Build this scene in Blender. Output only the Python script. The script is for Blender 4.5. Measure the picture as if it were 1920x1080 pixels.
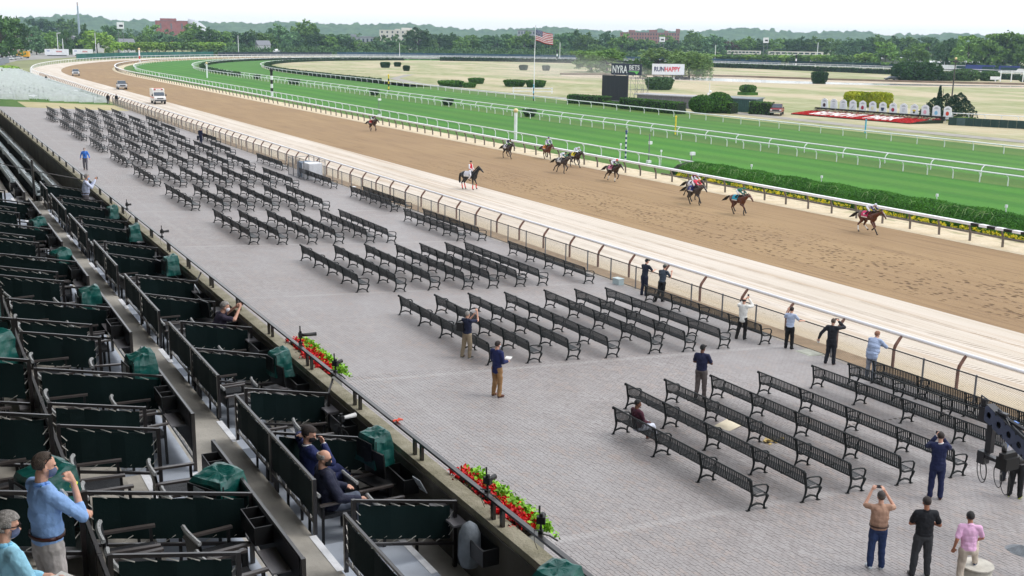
import bpy, bmesh, math, random
import numpy as np
from mathutils import Matrix, Vector, Euler

for o in list(bpy.data.objects):
    bpy.data.objects.remove(o)
random.seed(7)
RNG = np.random.default_rng(11)
SC = bpy.context.scene
C = SC.collection
R = math.radians
V3 = Vector
PI = math.pi

# ------------------------------------------------------------------ camera
cam_d = bpy.data.cameras.new('camera')
cam = bpy.data.objects.new('camera', cam_d)
C.objects.link(cam)
cam_d.sensor_width = 36.0
cam_d.lens = 39.0
cam_d.clip_start = 0.1
cam_d.clip_end = 9000.0
ZC = 12.4
cam.matrix_world = Matrix(((0.881040, 0.092054, -0.463999, 0.0),
                           (-0.472845, 0.199701, -0.858218, 0.0),
                           (0.013658, 0.975523, 0.219472, ZC),
                           (0, 0, 0, 1)))
SC.camera = cam

# ------------------------------------------------------------------ world, sun, exposure
SUN_EL, SUN_AZ = 56.0, 112.0          # azimuth measured from +Y towards +X
w = bpy.data.worlds.new('World')
SC.world = w
w.use_nodes = True
nt = w.node_tree
nt.nodes.clear()
wo = nt.nodes.new('ShaderNodeOutputWorld')
bg = nt.nodes.new('ShaderNodeBackground')
sky = nt.nodes.new('ShaderNodeTexSky')
sky.sky_type = 'NISHITA'
sky.sun_disc = False
sky.sun_elevation = R(SUN_EL)
sky.sun_rotation = R(SUN_AZ)
sky.air_density = 1.0
sky.dust_density = 1.5
sky.ozone_density = 1.0
hs = nt.nodes.new('ShaderNodeHueSaturation')
hs.inputs['Saturation'].default_value = 0.35
bg.inputs['Strength'].default_value = 0.15
nt.links.new(sky.outputs[0], hs.inputs['Color'])
ov = nt.nodes.new('ShaderNodeMix'); ov.data_type = 'RGBA'          # thin even overcast over the clear sky
ov.inputs[0].default_value = 0.65
ov.inputs[7].default_value = (3.9, 3.95, 4.05, 1)
nt.links.new(hs.outputs[0], ov.inputs[6])
nt.links.new(ov.outputs[2], bg.inputs['Color'])
nt.links.new(bg.outputs[0], wo.inputs['Surface'])
sun_d = bpy.data.lights.new('sun', 'SUN')
sun_d.energy = 0.55
sun_d.angle = R(22)
sun_d.color = (1.0, 0.96, 0.90)
sun = bpy.data.objects.new('sun', sun_d)
C.objects.link(sun)
_d = Vector((math.sin(R(SUN_AZ)) * math.cos(R(SUN_EL)), math.cos(R(SUN_AZ)) * math.cos(R(SUN_EL)), math.sin(R(SUN_EL))))
sun.rotation_euler = _d.to_track_quat('Z', 'Y').to_euler()
SC.view_settings.view_transform = 'Standard'
SC.view_settings.look = 'None'
SC.view_settings.exposure = 1.2
SC.view_settings.gamma = 1.0
SC.view_settings.use_curve_mapping = False
SC.cycles.max_bounces = 6
SC.cycles.transparent_max_bounces = 12

# ------------------------------------------------------------------ helpers
def S(h):
    """sRGB hex-ish tuple 0..255 of the material's own colour -> linear"""
    return tuple(((v / 255 / 12.92) if v / 255 <= 0.04045 else ((v / 255 + 0.055) / 1.055) ** 2.4) for v in h)

MATS = {}
def mat(name, col, rough=0.65, var=0.12, scale=3.0, bump=0.0, bscale=None, metal=0.0, spec=0.4, rnd=0.0, col2=None):
    """procedural principled material: colour broken up by noise, optional bump"""
    if name in MATS:
        return MATS[name]
    m = bpy.data.materials.new(name)
    m.use_nodes = True
    nt = m.node_tree
    b = nt.nodes['Principled BSDF']
    b.inputs['Roughness'].default_value = rough
    b.inputs['Metallic'].default_value = metal
    b.inputs['Specular IOR Level'].default_value = spec
    g = nt.nodes.new('ShaderNodeNewGeometry')
    n = nt.nodes.new('ShaderNodeTexNoise')
    n.inputs['Scale'].default_value = scale
    n.inputs['Detail'].default_value = 4
    nt.links.new(g.outputs['Position'], n.inputs['Vector'])
    mix = nt.nodes.new('ShaderNodeMix')
    mix.data_type = 'RGBA'
    c2 = col2 if col2 else tuple(min(1, v * (1 + var * 1.6)) for v in col[:3])
    c1 = col if col2 else tuple(v * (1 - var * 1.6) for v in col[:3])
    mix.inputs[6].default_value = (*c1[:3], 1)
    mix.inputs[7].default_value = (*c2[:3], 1)
    r = nt.nodes.new('ShaderNodeMapRange')
    r.inputs[1].default_value = 0.3
    r.inputs[2].default_value = 0.7
    nt.links.new(n.outputs[0], r.inputs[0])
    nt.links.new(r.outputs[0], mix.inputs[0])
    out = mix.outputs[2]
    if rnd:
        oi = nt.nodes.new('ShaderNodeObjectInfo')
        h = nt.nodes.new('ShaderNodeHueSaturation')
        mr = nt.nodes.new('ShaderNodeMapRange')
        mr.inputs[3].default_value = 1 - rnd
        mr.inputs[4].default_value = 1 + rnd
        nt.links.new(oi.outputs['Random'], mr.inputs[0])
        nt.links.new(mr.outputs[0], h.inputs['Value'])
        nt.links.new(out, h.inputs['Color'])
        out = h.outputs[0]
    nt.links.new(out, b.inputs['Base Color'])
    if bump:
        n2 = nt.nodes.new('ShaderNodeTexNoise')
        n2.inputs['Scale'].default_value = bscale or scale * 4
        n2.inputs['Detail'].default_value = 3
        nt.links.new(g.outputs['Position'], n2.inputs['Vector'])
        bp = nt.nodes.new('ShaderNodeBump')
        bp.inputs['Strength'].default_value = bump
        bp.inputs['Distance'].default_value = 0.03
        nt.links.new(n2.outputs[0], bp.inputs['Height'])
        nt.links.new(bp.outputs[0], b.inputs['Normal'])
    MATS[name] = m
    return m

class NG:
    """tiny node-graph helper for the hand-made ground materials"""
    def __init__(s, name, rough=0.8):
        s.m = bpy.data.materials.new(name); s.m.use_nodes = True
        s.t = s.m.node_tree; s.b = s.t.nodes['Principled BSDF']
        s.b.inputs['Roughness'].default_value = rough
        s.b.inputs['Specular IOR Level'].default_value = 0.25
        g = s.t.nodes.new('ShaderNodeNewGeometry'); s.pos = g.outputs['Position']
        sep = s.t.nodes.new('ShaderNodeSeparateXYZ'); s.t.links.new(s.pos, sep.inputs[0])
        s.x, s.y, s.z = sep.outputs
    def _in(s, sock, v):
        if isinstance(v, (int, float)): sock.default_value = v
        elif isinstance(v, tuple): sock.default_value = (*v[:3], 1) if len(sock.default_value) == 4 else v
        else: s.t.links.new(v, sock)
    def math(s, op, a, b=0.0, c=0.0, clamp=False):
        n = s.t.nodes.new('ShaderNodeMath'); n.operation = op; n.use_clamp = clamp
        s._in(n.inputs[0], a); s._in(n.inputs[1], b); s._in(n.inputs[2], c); return n.outputs[0]
    def scalev(s, sx, sy, sz=1.0, v=None):
        n = s.t.nodes.new('ShaderNodeMapping'); n.inputs['Scale'].default_value = (sx, sy, sz)
        s.t.links.new(v or s.pos, n.inputs[0]); return n.outputs[0]
    def noise(s, scale, v=None, detail=4, rough=0.55):
        n = s.t.nodes.new('ShaderNodeTexNoise'); n.inputs['Scale'].default_value = scale
        n.inputs['Detail'].default_value = detail; n.inputs['Roughness'].default_value = rough
        s.t.links.new(v or s.pos, n.inputs['Vector']); return n.outputs[0]
    def rng(s, v, a, b, c=0.0, d=1.0):
        n = s.t.nodes.new('ShaderNodeMapRange'); s._in(n.inputs[0], v)
        for i, q in enumerate((a, b, c, d)): s._in(n.inputs[i + 1], q)
        return n.outputs[0]
    def mix(s, f, a, b, mode='MIX'):
        n = s.t.nodes.new('ShaderNodeMix'); n.data_type = 'RGBA'; n.blend_type = mode
        s._in(n.inputs[0], f); s._in(n.inputs[6], a); s._in(n.inputs[7], b); return n.outputs[2]
    def bump(s, h, strength=0.5, dist=0.03):
        n = s.t.nodes.new('ShaderNodeBump'); n.inputs['Strength'].default_value = strength
        n.inputs['Distance'].default_value = dist; s.t.links.new(h, n.inputs['Height'])
        s.t.links.new(n.outputs[0], s.b.inputs['Normal'])
    def done(s, col):
        s._in(s.b.inputs['Base Color'], col); return s.m

def tag(o, label=None, cat=None, group=None, kind=None):
    if label: o['label'] = label
    if cat: o['category'] = cat
    if group: o['group'] = group
    if kind: o['kind'] = kind
    return o

def empty(name, loc=(0, 0, 0), rz=0.0, label=None, cat=None, group=None):
    o = bpy.data.objects.new(name, None)
    o.empty_display_size = 0.2
    C.objects.link(o)
    o.location = loc
    o.rotation_euler = (0, 0, rz)
    return tag(o, label, cat, group)

def link(name, mesh, parent=None, loc=(0, 0, 0), rz=0.0):
    o = bpy.data.objects.new(name, mesh)
    C.objects.link(o)
    o.location = loc
    o.rotation_euler = (0, 0, rz)
    if parent: o.parent = parent
    return o

KIDS = {}
def copy_tree(o, parent=None):
    c = o.copy()
    C.objects.link(c)
    if parent: c.parent = parent
    for ch in o.children:
        copy_tree(ch, c)
    return c

class MB:
    """collects boxes, bars, tubes and strips; build() links them as ONE mesh object"""
    def __init__(s):
        s.v, s.f, s.mi, s.sm = [], [], [], []
        s.cm = 0
        s.smooth = False
    def add(s, vs, fs):
        b = len(s.v)
        s.v.extend([tuple(p) for p in vs])
        for f in fs:
            s.f.append(tuple(i + b for i in f)); s.mi.append(s.cm); s.sm.append(s.smooth)
        return s
    def box(s, c, sz, rz=0.0, rx=0.0, ry=0.0, taper=1.0):
        hx, hy, hz = sz[0] / 2, sz[1] / 2, sz[2] / 2
        vs = [(-hx, -hy, -hz), (hx, -hy, -hz), (hx, hy, -hz), (-hx, hy, -hz),
              (-hx * taper, -hy * taper, hz), (hx * taper, -hy * taper, hz), (hx * taper, hy * taper, hz), (-hx * taper, hy * taper, hz)]
        M = Euler((rx, ry, rz)).to_matrix()
        c = Vector(c)
        vs = [M @ Vector(p) + c for p in vs]
        return s.add(vs, [(0, 3, 2, 1), (4, 5, 6, 7), (0, 1, 5, 4), (1, 2, 6, 5), (2, 3, 7, 6), (3, 0, 4, 7)])
    def box2(s, a, b):
        return s.box([(a[i] + b[i]) / 2 for i in range(3)], [abs(b[i] - a[i]) for i in range(3)])
    def tube(s, pts, r, n=6, caps=True, flat=None):
        """tube along a polyline; r number or list; flat=(ax,ay) scales the section"""
        pts = [Vector(p) for p in pts]
        m = len(pts)
        rs = [r] * m if isinstance(r, (int, float)) else r
        prev = None
        rings = []
        for i, p in enumerate(pts):
            t = (pts[min(i + 1, m - 1)] - pts[max(i - 1, 0)])
            if t.length < 1e-9: t = Vector((0, 0, 1))
            t.normalize()
            if prev is None:
                u = t.orthogonal().normalized()
                if n == 4: 
                    ref = Vector((0, 0, 1)) if abs(t.z) < 0.9 else Vector((1, 0, 0))
                    u = t.cross(ref).normalized()
            else:
                u = (prev - t * prev.dot(t))
                u = u.normalized() if u.length > 1e-6 else t.orthogonal().normalized()
            prev = u
            vv = t.cross(u)
            ring = []
            for k in range(n):
                a = 2 * math.pi * (k + (0.5 if n == 4 else 0)) / n
                ca, sa = math.cos(a), math.sin(a)
                if flat: ca *= flat[0]; sa *= flat[1]
                ring.append(p + u * (ca * rs[i]) + vv * (sa * rs[i]))
            rings.append(ring)
        vs = [q for ring in rings for q in ring]
        fs = []
        for i in range(m - 1):
            for k in range(n):
                a, b = i * n + k, i * n + (k + 1) % n
                fs.append((a, b, b + n, a + n))
        if caps:
            fs.append(tuple(range(n - 1, -1, -1)))
            fs.append(tuple((m - 1) * n + k for k in range(n)))
        return s.add(vs, fs)
    def cyl(s, p, h, r, n=12, r2=None):
        return s.tube([p, (p[0], p[1], p[2] + h)], [r, r if r2 is None else r2], n)
    def quad(s, a, b, c, d):
        return s.add([a, b, c, d], [(0, 1, 2, 3)])
    def prism(s, poly, axis, a, b):
        """polygon in the two other axes extruded along axis from a to b"""
        n = len(poly)
        def P(q, t):
            if axis == 0: return (t, q[0], q[1])
            if axis == 1: return (q[0], t, q[1])
            return (q[0], q[1], t)
        vs = [P(q, a) for q in poly] + [P(q, b) for q in poly]
        fs = [tuple(range(n - 1, -1, -1)), tuple(range(n, 2 * n))]
        for k in range(n):
            fs.append((k, (k + 1) % n, n + (k + 1) % n, n + k))
        return s.add(vs, fs)
    def ball(s, c, r, nu=10, nv=7, rot=None, pred=None):
        r = (r, r, r) if isinstance(r, (int, float)) else r
        vs, fs = [], []
        for j in range(nv + 1):
            th = math.pi * j / nv
            for i in range(nu):
                ph = 2 * math.pi * i / nu
                vs.append(Vector((r[0] * math.sin(th) * math.cos(ph), r[1] * math.sin(th) * math.sin(ph), r[2] * math.cos(th))))
        for j in range(nv):
            for i in range(nu):
                a, b = j * nu + i, j * nu + (i + 1) % nu
                q = (a, a + nu, b + nu, b)
                if pred:
                    mid = sum((vs[k] for k in q), Vector()) / 4
                    if not pred(mid.x / r[0], mid.y / r[1], mid.z / r[2]): continue
                fs.append(q)
        if rot is not None:
            vs = [rot @ p for p in vs]
        c = Vector(c)
        return s.add([p + c for p in vs], fs)
    def mesh(s, name, mats):
        me = bpy.data.meshes.new(name)
        me.from_pydata(s.v, [], s.f)
        for m in (mats if isinstance(mats, (list, tuple)) else [mats]):
            me.materials.append(m)
        if len(s.f):
            me.polygons.foreach_set('material_index', s.mi)
            me.polygons.foreach_set('use_smooth', s.sm)
        me.update()
        return me
    def build(s, name, mats, parent=None, loc=(0, 0, 0), rz=0.0):
        return link(name, s.mesh(name, mats), parent, loc, rz)

def npmesh(name, V, F, mats, fmi=None, smooth=False):
    """mesh from numpy vertex and quad/tri arrays"""
    me = bpy.data.meshes.new(name)
    V = np.asarray(V, np.float32); F = np.asarray(F, np.int32)
    me.vertices.add(len(V)); me.vertices.foreach_set('co', V.ravel())
    k = F.shape[1]
    me.loops.add(F.size); me.loops.foreach_set('vertex_index', F.ravel())
    me.polygons.add(len(F))
    me.polygons.foreach_set('loop_start', np.arange(0, F.size, k, dtype=np.int32))
    me.polygons.foreach_set('loop_total', np.full(len(F), k, np.int32))
    for m in (mats if isinstance(mats, (list, tuple)) else [mats]):
        me.materials.append(m)
    if fmi is not None:
        me.polygons.foreach_set('material_index', np.asarray(fmi, np.int32))
    if smooth:
        me.polygons.foreach_set('use_smooth', np.ones(len(F), bool))
    me.update(calc_edges=True)
    return me

def leaf_quads(P, size, rng, up=0.3):
    """randomly turned quads at points P (n,3)"""
    n = len(P)
    a = rng.normal(size=(n, 3)); a /= np.linalg.norm(a, axis=1)[:, None]
    b = rng.normal(size=(n, 3)); b[:, 2] *= up
    b -= (a * b).sum(1)[:, None] * a
    b /= np.linalg.norm(b, axis=1)[:, None] + 1e-9
    s = (size * rng.uniform(0.6, 1.35, n))[:, None]
    a, b = a * s, b * s * 0.75
    V = np.stack([P - a, P - b * 0.9, P + a, P + b * 0.9], 1).reshape(-1, 3)
    F = np.arange(4 * n).reshape(-1, 4)
    return V, F

def nth(i):
    return ['first', 'second', 'third', 'fourth', 'fifth', 'sixth', 'seventh', 'eighth', 'ninth', 'tenth', 'eleventh', 'twelfth'][i] if i < 12 else '%d%s' % (i + 1, {1: 'st', 2: 'nd', 3: 'rd'}.get((i + 1) % 10 if (i + 1) % 100 not in (11, 12, 13) else 0, 'th'))

def text(name, s, size, m, parent=None, loc=(0, 0, 0), rot=(0, 0, 0), ext=0.004, align='CENTER', sx=1.0, bold=0.0):
    cu = bpy.data.curves.new(name, 'FONT')
    cu.body = s; cu.size = size; cu.extrude = ext; cu.align_x = align; cu.align_y = 'CENTER'
    cu.offset = bold
    cu.materials.append(m)
    tmp = bpy.data.objects.new('letters', cu)
    me = bpy.data.meshes.new_from_object(tmp)
    bpy.data.objects.remove(tmp)
    o = link(name, me, parent, loc)
    o.rotation_euler = rot; o.scale = (sx, 1, 1)
    return o

FOLD = {}
def fold(o, strength, size):
    """gentle folds pushed into cloth"""
    if size not in FOLD:
        tx = bpy.data.textures.new('folds', 'CLOUDS'); tx.noise_scale = size; tx.noise_depth = 2; FOLD[size] = tx
    d = o.modifiers.new('folds', 'DISPLACE'); d.texture = FOLD[size]; d.strength = strength; d.mid_level = 0.5
    d.texture_coords = 'GLOBAL'

def plaza_z(x):
    return 0.15 + 0.055 * (31.6 - x)
HAZE = 0.00014
CR_A, CR_B = (22.45, 17.1, 3.73), (21.85, 14.27, 2.77)
# ------------------------------------------------------------------ ground materials
# infield grass (dry, streaked)
g = NG('dry_grass', 0.9)
n1 = g.noise(0.035, g.scalev(1.6, 0.6)); n2 = g.noise(0.5, g.scalev(1.5, 0.35)); n3 = g.noise(6.0)
c = g.mix(g.rng(n1, 0.42, 0.57), S((188, 174, 144)), S((136, 144, 92)))
c = g.mix(g.math('MULTIPLY', g.rng(g.x, 118, 165, 0.75, 0), g.rng(g.noise(0.06), 0.35, 0.6)), c, S((112, 124, 66)))
c = g.mix(g.rng(n2, 0.4, 0.7, 0, 0.6), c, S((204, 196, 172)))
c = g.mix(g.rng(n3, 0.2, 0.8, 0, 0.3), c, S((128, 130, 98)))
M_DRY = g.done(c); g.bump(n3, 0.5, 0.05)

def turf_mat(name, a, b, stripe, seed):
    g = NG(name, 0.85)
    wob = g.noise(0.02, detail=2)
    xx = g.math('ADD', g.x, g.math('MULTIPLY', wob, 5.0))
    st = g.math('SINE', g.math('MULTIPLY', xx, 2 * math.pi / stripe))
    f = g.noise(0.25, g.scalev(1.0, 0.10)); fine = g.noise(5.0, g.scalev(1.0, 0.3)); big = g.noise(0.03 + seed * 0.003)
    c = g.mix(g.rng(st, -0.6, 0.6), a, b)
    c = g.mix(g.rng(f, 0.42, 0.72, 0, 0.55), c, S((84, 120, 42)))
    c = g.mix(g.rng(big, 0.35, 0.7, 0, 0.35), c, S((40, 96, 30)))
    c = g.mix(g.rng(fine, 0.25, 0.8, 0, 0.45), c, S((28, 70, 20)))
    g.bump(fine, 0.6, 0.06)
    return g.done(c)
M_TURF = turf_mat('turf', S((76, 138, 34)), S((58, 122, 24)), 5.2, 1)
M_TURF2 = turf_mat('inner_turf', S((84, 140, 44)), S((66, 122, 34)), 4.4, 2)
M_VERGE = turf_mat('verge_grass', S((100, 126, 54)), S((82, 116, 42)), 7.0, 3)
M_LAWN = turf_mat('lawn_grass', S((92, 118, 48)), S((78, 110, 40)), 3.0, 4)

# dirt track with harrow lines along the course and hoof prints near the finish
g = NG('dirt', 0.95)
fine = g.noise(9.0); mid = g.noise(0.6, g.scalev(1.0, 0.12)); big = g.noise(0.05)
ridge = g.noise(3.2, g.scalev(1.0, 0.03), detail=2)
vo = g.t.nodes.new('ShaderNodeTexVoronoi'); vo.inputs['Scale'].default_value = 2.5
g.t.links.new(g.scalev(1.25, 0.7), vo.inputs['Vector'])
hoof = g.rng(vo.outputs['Distance'], 0.14, 0.34, 1, 0)
zone = g.math('MULTIPLY', g.rng(g.x, 43.2, 45.0), g.math('MULTIPLY', g.rng(g.math('ADD', g.x, g.math('MULTIPLY', g.y, 0.055)), 52.0, 56.5, 1, 0), g.rng(g.y, 82.0, 112.0, 1, 0)))
patch = g.rng(g.noise(0.45), 0.24, 0.46)
hf = g.math('MULTIPLY', g.math('MULTIPLY', hoof, zone), patch)
c = g.mix(g.rng(mid, 0.3, 0.7), S((152, 127, 94)), S((169, 143, 107)))
c = g.mix(g.rng(big, 0.35, 0.65, 0, 0.5), c, S((144, 119, 93)))
c = g.mix(g.rng(ridge, 0.52, 0.66, 0, 0.5), c, S((122, 98, 76)))
c = g.mix(g.rng(fine, 0.3, 0.75, 0, 0.35), c, S((112, 90, 68)))
c = g.mix(g.math('MULTIPLY', hf, 0.92), c, S((84, 62, 44)))
h = g.math('SUBTRACT', g.math('ADD', g.math('MULTIPLY', fine, 0.35), g.math('MULTIPLY', ridge, 0.3)), g.math('MULTIPLY', hf, 1.2))
g.bump(h, 0.9, 0.08)
M_DIRT = g.done(c)

# pale rolled sand with tyre lines along the course
g = NG('pale_sand', 0.95)
fine = g.noise(11.0); mid = g.noise(0.8, g.scalev(1.0, 0.08)); 
lines = g.noise(2.6, g.scalev(1.0, 0.006), detail=4, rough=0.75)
wv = g.t.nodes.new('ShaderNodeTexWave'); wv.inputs['Scale'].default_value = 1.55; wv.bands_direction = 'Y'
wv.inputs['Distortion'].default_value = 1.5; wv.inputs['Detail'].default_value = 2
g.t.links.new(g.pos, wv.inputs['Vector'])
tz = g.math('MAXIMUM', g.rng(g.math('ABSOLUTE', g.math('SUBTRACT', g.x, 38.7)), 0.14, 0.34, 1, 0),
            g.math('MAXIMUM', g.rng(g.math('ABSOLUTE', g.math('SUBTRACT', g.x, 36.0)), 0.10, 0.28, 1, 0), g.rng(g.math('ABSOLUTE', g.math('SUBTRACT', g.x, 40.4)), 0.1, 0.26, 1, 0)))
tread = g.math('MULTIPLY', g.math('MULTIPLY', tz, g.rng(wv.outputs[0], 0.55, 0.8)), g.rng(g.noise(0.7), 0.3, 0.6))
foot = g.math('MULTIPLY', g.rng(g.noise(2.6, detail=2), 0.62, 0.72), g.rng(g.x, 34.8, 35.6, 1, 0))
c = g.mix(g.rng(mid, 0.3, 0.7), S((196, 186, 172)), S((214, 206, 196)))
c = g.mix(g.rng(lines, 0.52, 0.62, 0, 0.85), c, S((180, 160, 138)))
c = g.mix(g.rng(fine, 0.3, 0.8, 0, 0.25), c, S((176, 160, 140)))
c = g.mix(g.math('MULTIPLY', tread, 0.65), c, S((138, 118, 98)))
c = g.mix(g.math('MULTIPLY', foot, 0.55), c, S((150, 128, 98)))
c = g.mix(g.rng(g.x, 33.6, 35.4, 0.75, 0), c, S((200, 184, 156)))
h = g.math('SUBTRACT', g.math('SUBTRACT', g.math('MULTIPLY', fine, 0.3), g.math('MULTIPLY', lines, 1.2)), g.math('ADD', tread, foot))
g.bump(h, 0.7, 0.05)
M_SAND = g.done(c)

g = NG('rail_sand', 0.95)
fine = g.noise(8.0); mid = g.noise(0.9); veg = g.noise(1.6, g.scalev(1.0, 0.5))
c = g.mix(g.rng(mid, 0.3, 0.7), S((206, 190, 160)), S((224, 212, 188)))
c = g.mix(g.rng(fine, 0.35, 0.75, 0, 0.4), c, S((158, 138, 108)))
c = g.mix(g.math('MULTIPLY', g.rng(veg, 0.5, 0.64), g.rng(g.x, 60.2, 62.0, 0.0, 0.8)), c, S((124, 128, 84)))
g.bump(fine, 0.7, 0.05)
M_SAND2 = g.done(c)

M_BROWN = mat('brown_dirt_strip', S((150, 128, 102)), 0.95, 0.12, 1.5, 0.3, 9)
g = NG('infield_road', 0.9)
c = g.mix(g.rng(g.noise(0.4), 0.3, 0.7), S((150, 146, 140)), S((168, 164, 156)))
c = g.mix(g.rng(g.noise(6.0), 0.3, 0.8, 0, 0.4), c, S((120, 118, 112)))
M_ROAD = g.done(c)
M_BASE = mat('far_ground', S((128, 132, 92)), 0.95, 0.2, 0.02)
M_ASPH = mat('parking_asphalt', S((150, 148, 144)), 0.9, 0.1, 0.2)

# plaza pavers: same colouring for the laid pavers and for the bed
def paver_mat(name, joints):
    g = NG(name, 0.55)
    g.b.inputs['Specular IOR Level'].default_value = 0.55
    big = g.noise(0.12, detail=3); mid = g.noise(0.7, detail=5); fine = g.noise(22.0)
    vo = g.t.nodes.new('ShaderNodeTexVoronoi'); vo.inputs['Scale'].default_value = 1.0
    g.t.links.new(g.scalev(8.7, 4.7), vo.inputs['Vector'])
    hsv = g.t.nodes.new('ShaderNodeSeparateColor'); g.t.links.new(vo.outputs['Color'], hsv.inputs[0])
    cell = hsv.outputs[0]
    c = g.mix(g.rng(cell, 0.0, 1.0), S((140, 133, 131)), S((160, 155, 154)))
    c = g.mix(g.rng(big, 0.35, 0.65, 0, 0.55), c, S((160, 157, 158)))
    c = g.mix(g.rng(mid, 0.35, 0.75, 0, 0.4), c, S((130, 124, 122)))
    c = g.mix(g.rng(g.math('MULTIPLY', cell, mid), 0.36, 0.5, 0, 0.45), c, S((156, 138, 128)))
    # paler cross bands between the blocks of benches and one lengthwise line
    fr = g.math('FRACT', g.math('DIVIDE', g.math('SUBTRACT', g.y, 20.1 - 6.65), 13.3))
    band = g.rng(g.math('ABSOLUTE', g.math('SUBTRACT', fr, 0.5)), 0.008, 0.013, 1, 0)
    band2 = g.rng(g.math('ABSOLUTE', g.math('SUBTRACT', g.x, 13.25)), 0.10, 0.16, 1, 0)
    c = g.mix(g.math('MULTIPLY', g.math('MAXIMUM', band, g.math('MULTIPLY', band2, 0.35)), g.rng(g.noise(0.5), 0.3, 0.7, 0.12, 0.45)), c, S((186, 183, 182)))
    # weathered stains
    c = g.mix(g.rng(g.noise(0.35, detail=6, rough=0.7), 0.58, 0.7, 0, 0.35), c, S((182, 178, 177)))
    c = g.mix(g.rng(fine, 0.3, 0.8, 0, 0.25), c, S((108, 103, 101)))
    if joints:
        br = g.t.nodes.new('ShaderNodeTexBrick')
        br.inputs['Scale'].default_value = 1.0; br.inputs['Mortar Size'].default_value = 0.008
        br.inputs['Brick Width'].default_value = 0.215; br.inputs['Row Height'].default_value = 0.115
        br.inputs['Color1'].default_value = br.inputs['Color2'].default_value = (1, 1, 1, 1)
        br.inputs['Mortar'].default_value = (0, 0, 0, 1)
        rot = g.t.nodes.new('ShaderNodeMapping'); rot.inputs['Rotation'].default_value = (0, 0, R(90))
        g.t.links.new(g.pos, rot.inputs[0]); g.t.links.new(rot.outputs[0], br.inputs['Vector'])
        c = g.mix(g.math('MULTIPLY', g.math('SUBTRACT', 1.0, br.outputs['Color']), 0.5), c, S((98, 92, 88)))
        g.bump(br.outputs['Color'], 0.5, 0.01)
    else:
        g.bump(fine, 0.3, 0.01)
    return g.done(c)
M_PAVE = paver_mat('paver_concrete', False)
M_PAVEFAR = paver_mat('paver_field', True)
M_JOINT = mat('joint_sand', S((104, 96, 90)), 0.95, 0.15, 5)

# ------------------------------------------------------------------ ground sheets
def sheet(name, pts, z, m, kind='structure'):
    b = MB(); b.add([(p[0], p[1], z if len(p) < 3 else p[2]) for p in pts], [tuple(range(len(pts)))])
    o = b.build(name, m); tag(o, kind=kind); return o

sheet('ground', [(-1000, -500), (3200, -500), (3200, 3300), (-1000, 3300)], -0.06, M_BASE)

XC, YC = 238.0, 345.0
def loop_pt(x0, t):
    """point at parameter t of the oval that runs x0 along the home stretch: t<0 home straight, 0..1 far turn, >1 back straight"""
    a = XC - x0
    b = 290.0 + (59.7 - x0) * 1.25
    if t < 0: return (x0, YC + t * 400)
    if t > 1: return (2 * XC - x0, YC - (t - 1) * 400)
    an = math.pi * (1 - t)
    return (XC + a * math.cos(an), YC + b * math.sin(an))
def loop(x0, t0=-1.0, t1=2.0, n=60):
    ts = []
    if t0 < 0: ts += list(np.linspace(t0, 0, 9)[:-1])
    ts += list(np.linspace(max(0, t0), min(1, t1), n))
    if t1 > 1: ts += list(np.linspace(1, t1, 9)[1:])
    return [loop_pt(x0, t) for t in ts]
def ring(name, xa, xb, z, m, t0=-1.0, t1=2.0):
    A, B = loop(xa, t0, t1), loop(xb, t0, t1)
    b = MB()
    n = len(A)
    b.add([(p[0], p[1], z) for p in A] + [(p[0], p[1], z) for p in B], [(i, n + i, n + i + 1, i + 1) for i in range(n - 1)])
    o = b.build(name, m); tag(o, kind='structure'); return o

ring('sand_track', 33.0, 42.5, 0.000, M_SAND)
ring('dirt_track', 42.4, 58.8, 0.004, M_DIRT)
ring('rail_sand_strip', 58.7, 62.6, 0.008, M_SAND2)
ring('turf_verge', 62.5, 65.6, 0.012, M_VERGE)
ring('turf_course', 65.5, 86.6, 0.016, M_TURF)
ring('rail_lane', 86.5, 91.6, 0.020, M_VERGE)
ring('inner_turf_course', 91.5, 112.4, 0.024, M_TURF2)
inf = loop(112.3)
sheet('infield', inf, 0.000, M_DRY)
ring('infield_verge', 112.2, 119.5, 0.028, M_VERGE, -1.0, -0.2)
b = MB()
pa = [(131.5, -20), (131, 60), (129.2, 100), (127.8, 125), (129.0, 150), (131.0, 175), (126.0, 200), (121.5, 222), (120.5, 250), (123.0, 285), (131, 320), (150, 352)]
n = len(pa)
b.add([(x - 1.9, y - 0.6, 0.032) for x, y in pa] + [(x + 1.9, y + 0.6, 0.032) for x, y in pa], [(i, n + i, n + i + 1, i + 1) for i in range(n - 1)])
tag(b.build('infield_road', M_ROAD), kind='structure')
# bare band and pond in the middle of the infield
M_MUD = mat('pond_bank', S((120, 104, 88)), 0.95, 0.15, 0.3)
M_BANK = mat('bare_earth', S((186, 172, 150)), 0.95, 0.12, 0.15)
mw = bpy.data.materials.new('pond_water'); mw.use_nodes = True
_b = mw.node_tree.nodes['Principled BSDF']
_b.inputs['Base Color'].default_value = (0.55, 0.57, 0.58, 1); _b.inputs['Roughness'].default_value = 0.08; _b.inputs['Specular IOR Level'].default_value = 0.9  # pale base colour paints the white sky reflection into the water
_n = mw.node_tree.nodes.new('ShaderNodeTexNoise'); _n.inputs['Scale'].default_value = 60
_bp = mw.node_tree.nodes.new('ShaderNodeBump'); _bp.inputs['Strength'].default_value = 0.08
mw.node_tree.links.new(_n.outputs[0], _bp.inputs['Height']); mw.node_tree.links.new(_bp.outputs[0], _b.inputs['Normal'])
bank = [(196, 330), (206, 302), (222, 286), (236, 262), (262, 242), (290, 224), (330, 204), (372, 182), (372, 208), (330, 232), (300, 258), (276, 290), (262, 318), (236, 338), (206, 346)]
sheet('pond_bank', bank, 0.006, M_BANK)
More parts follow.
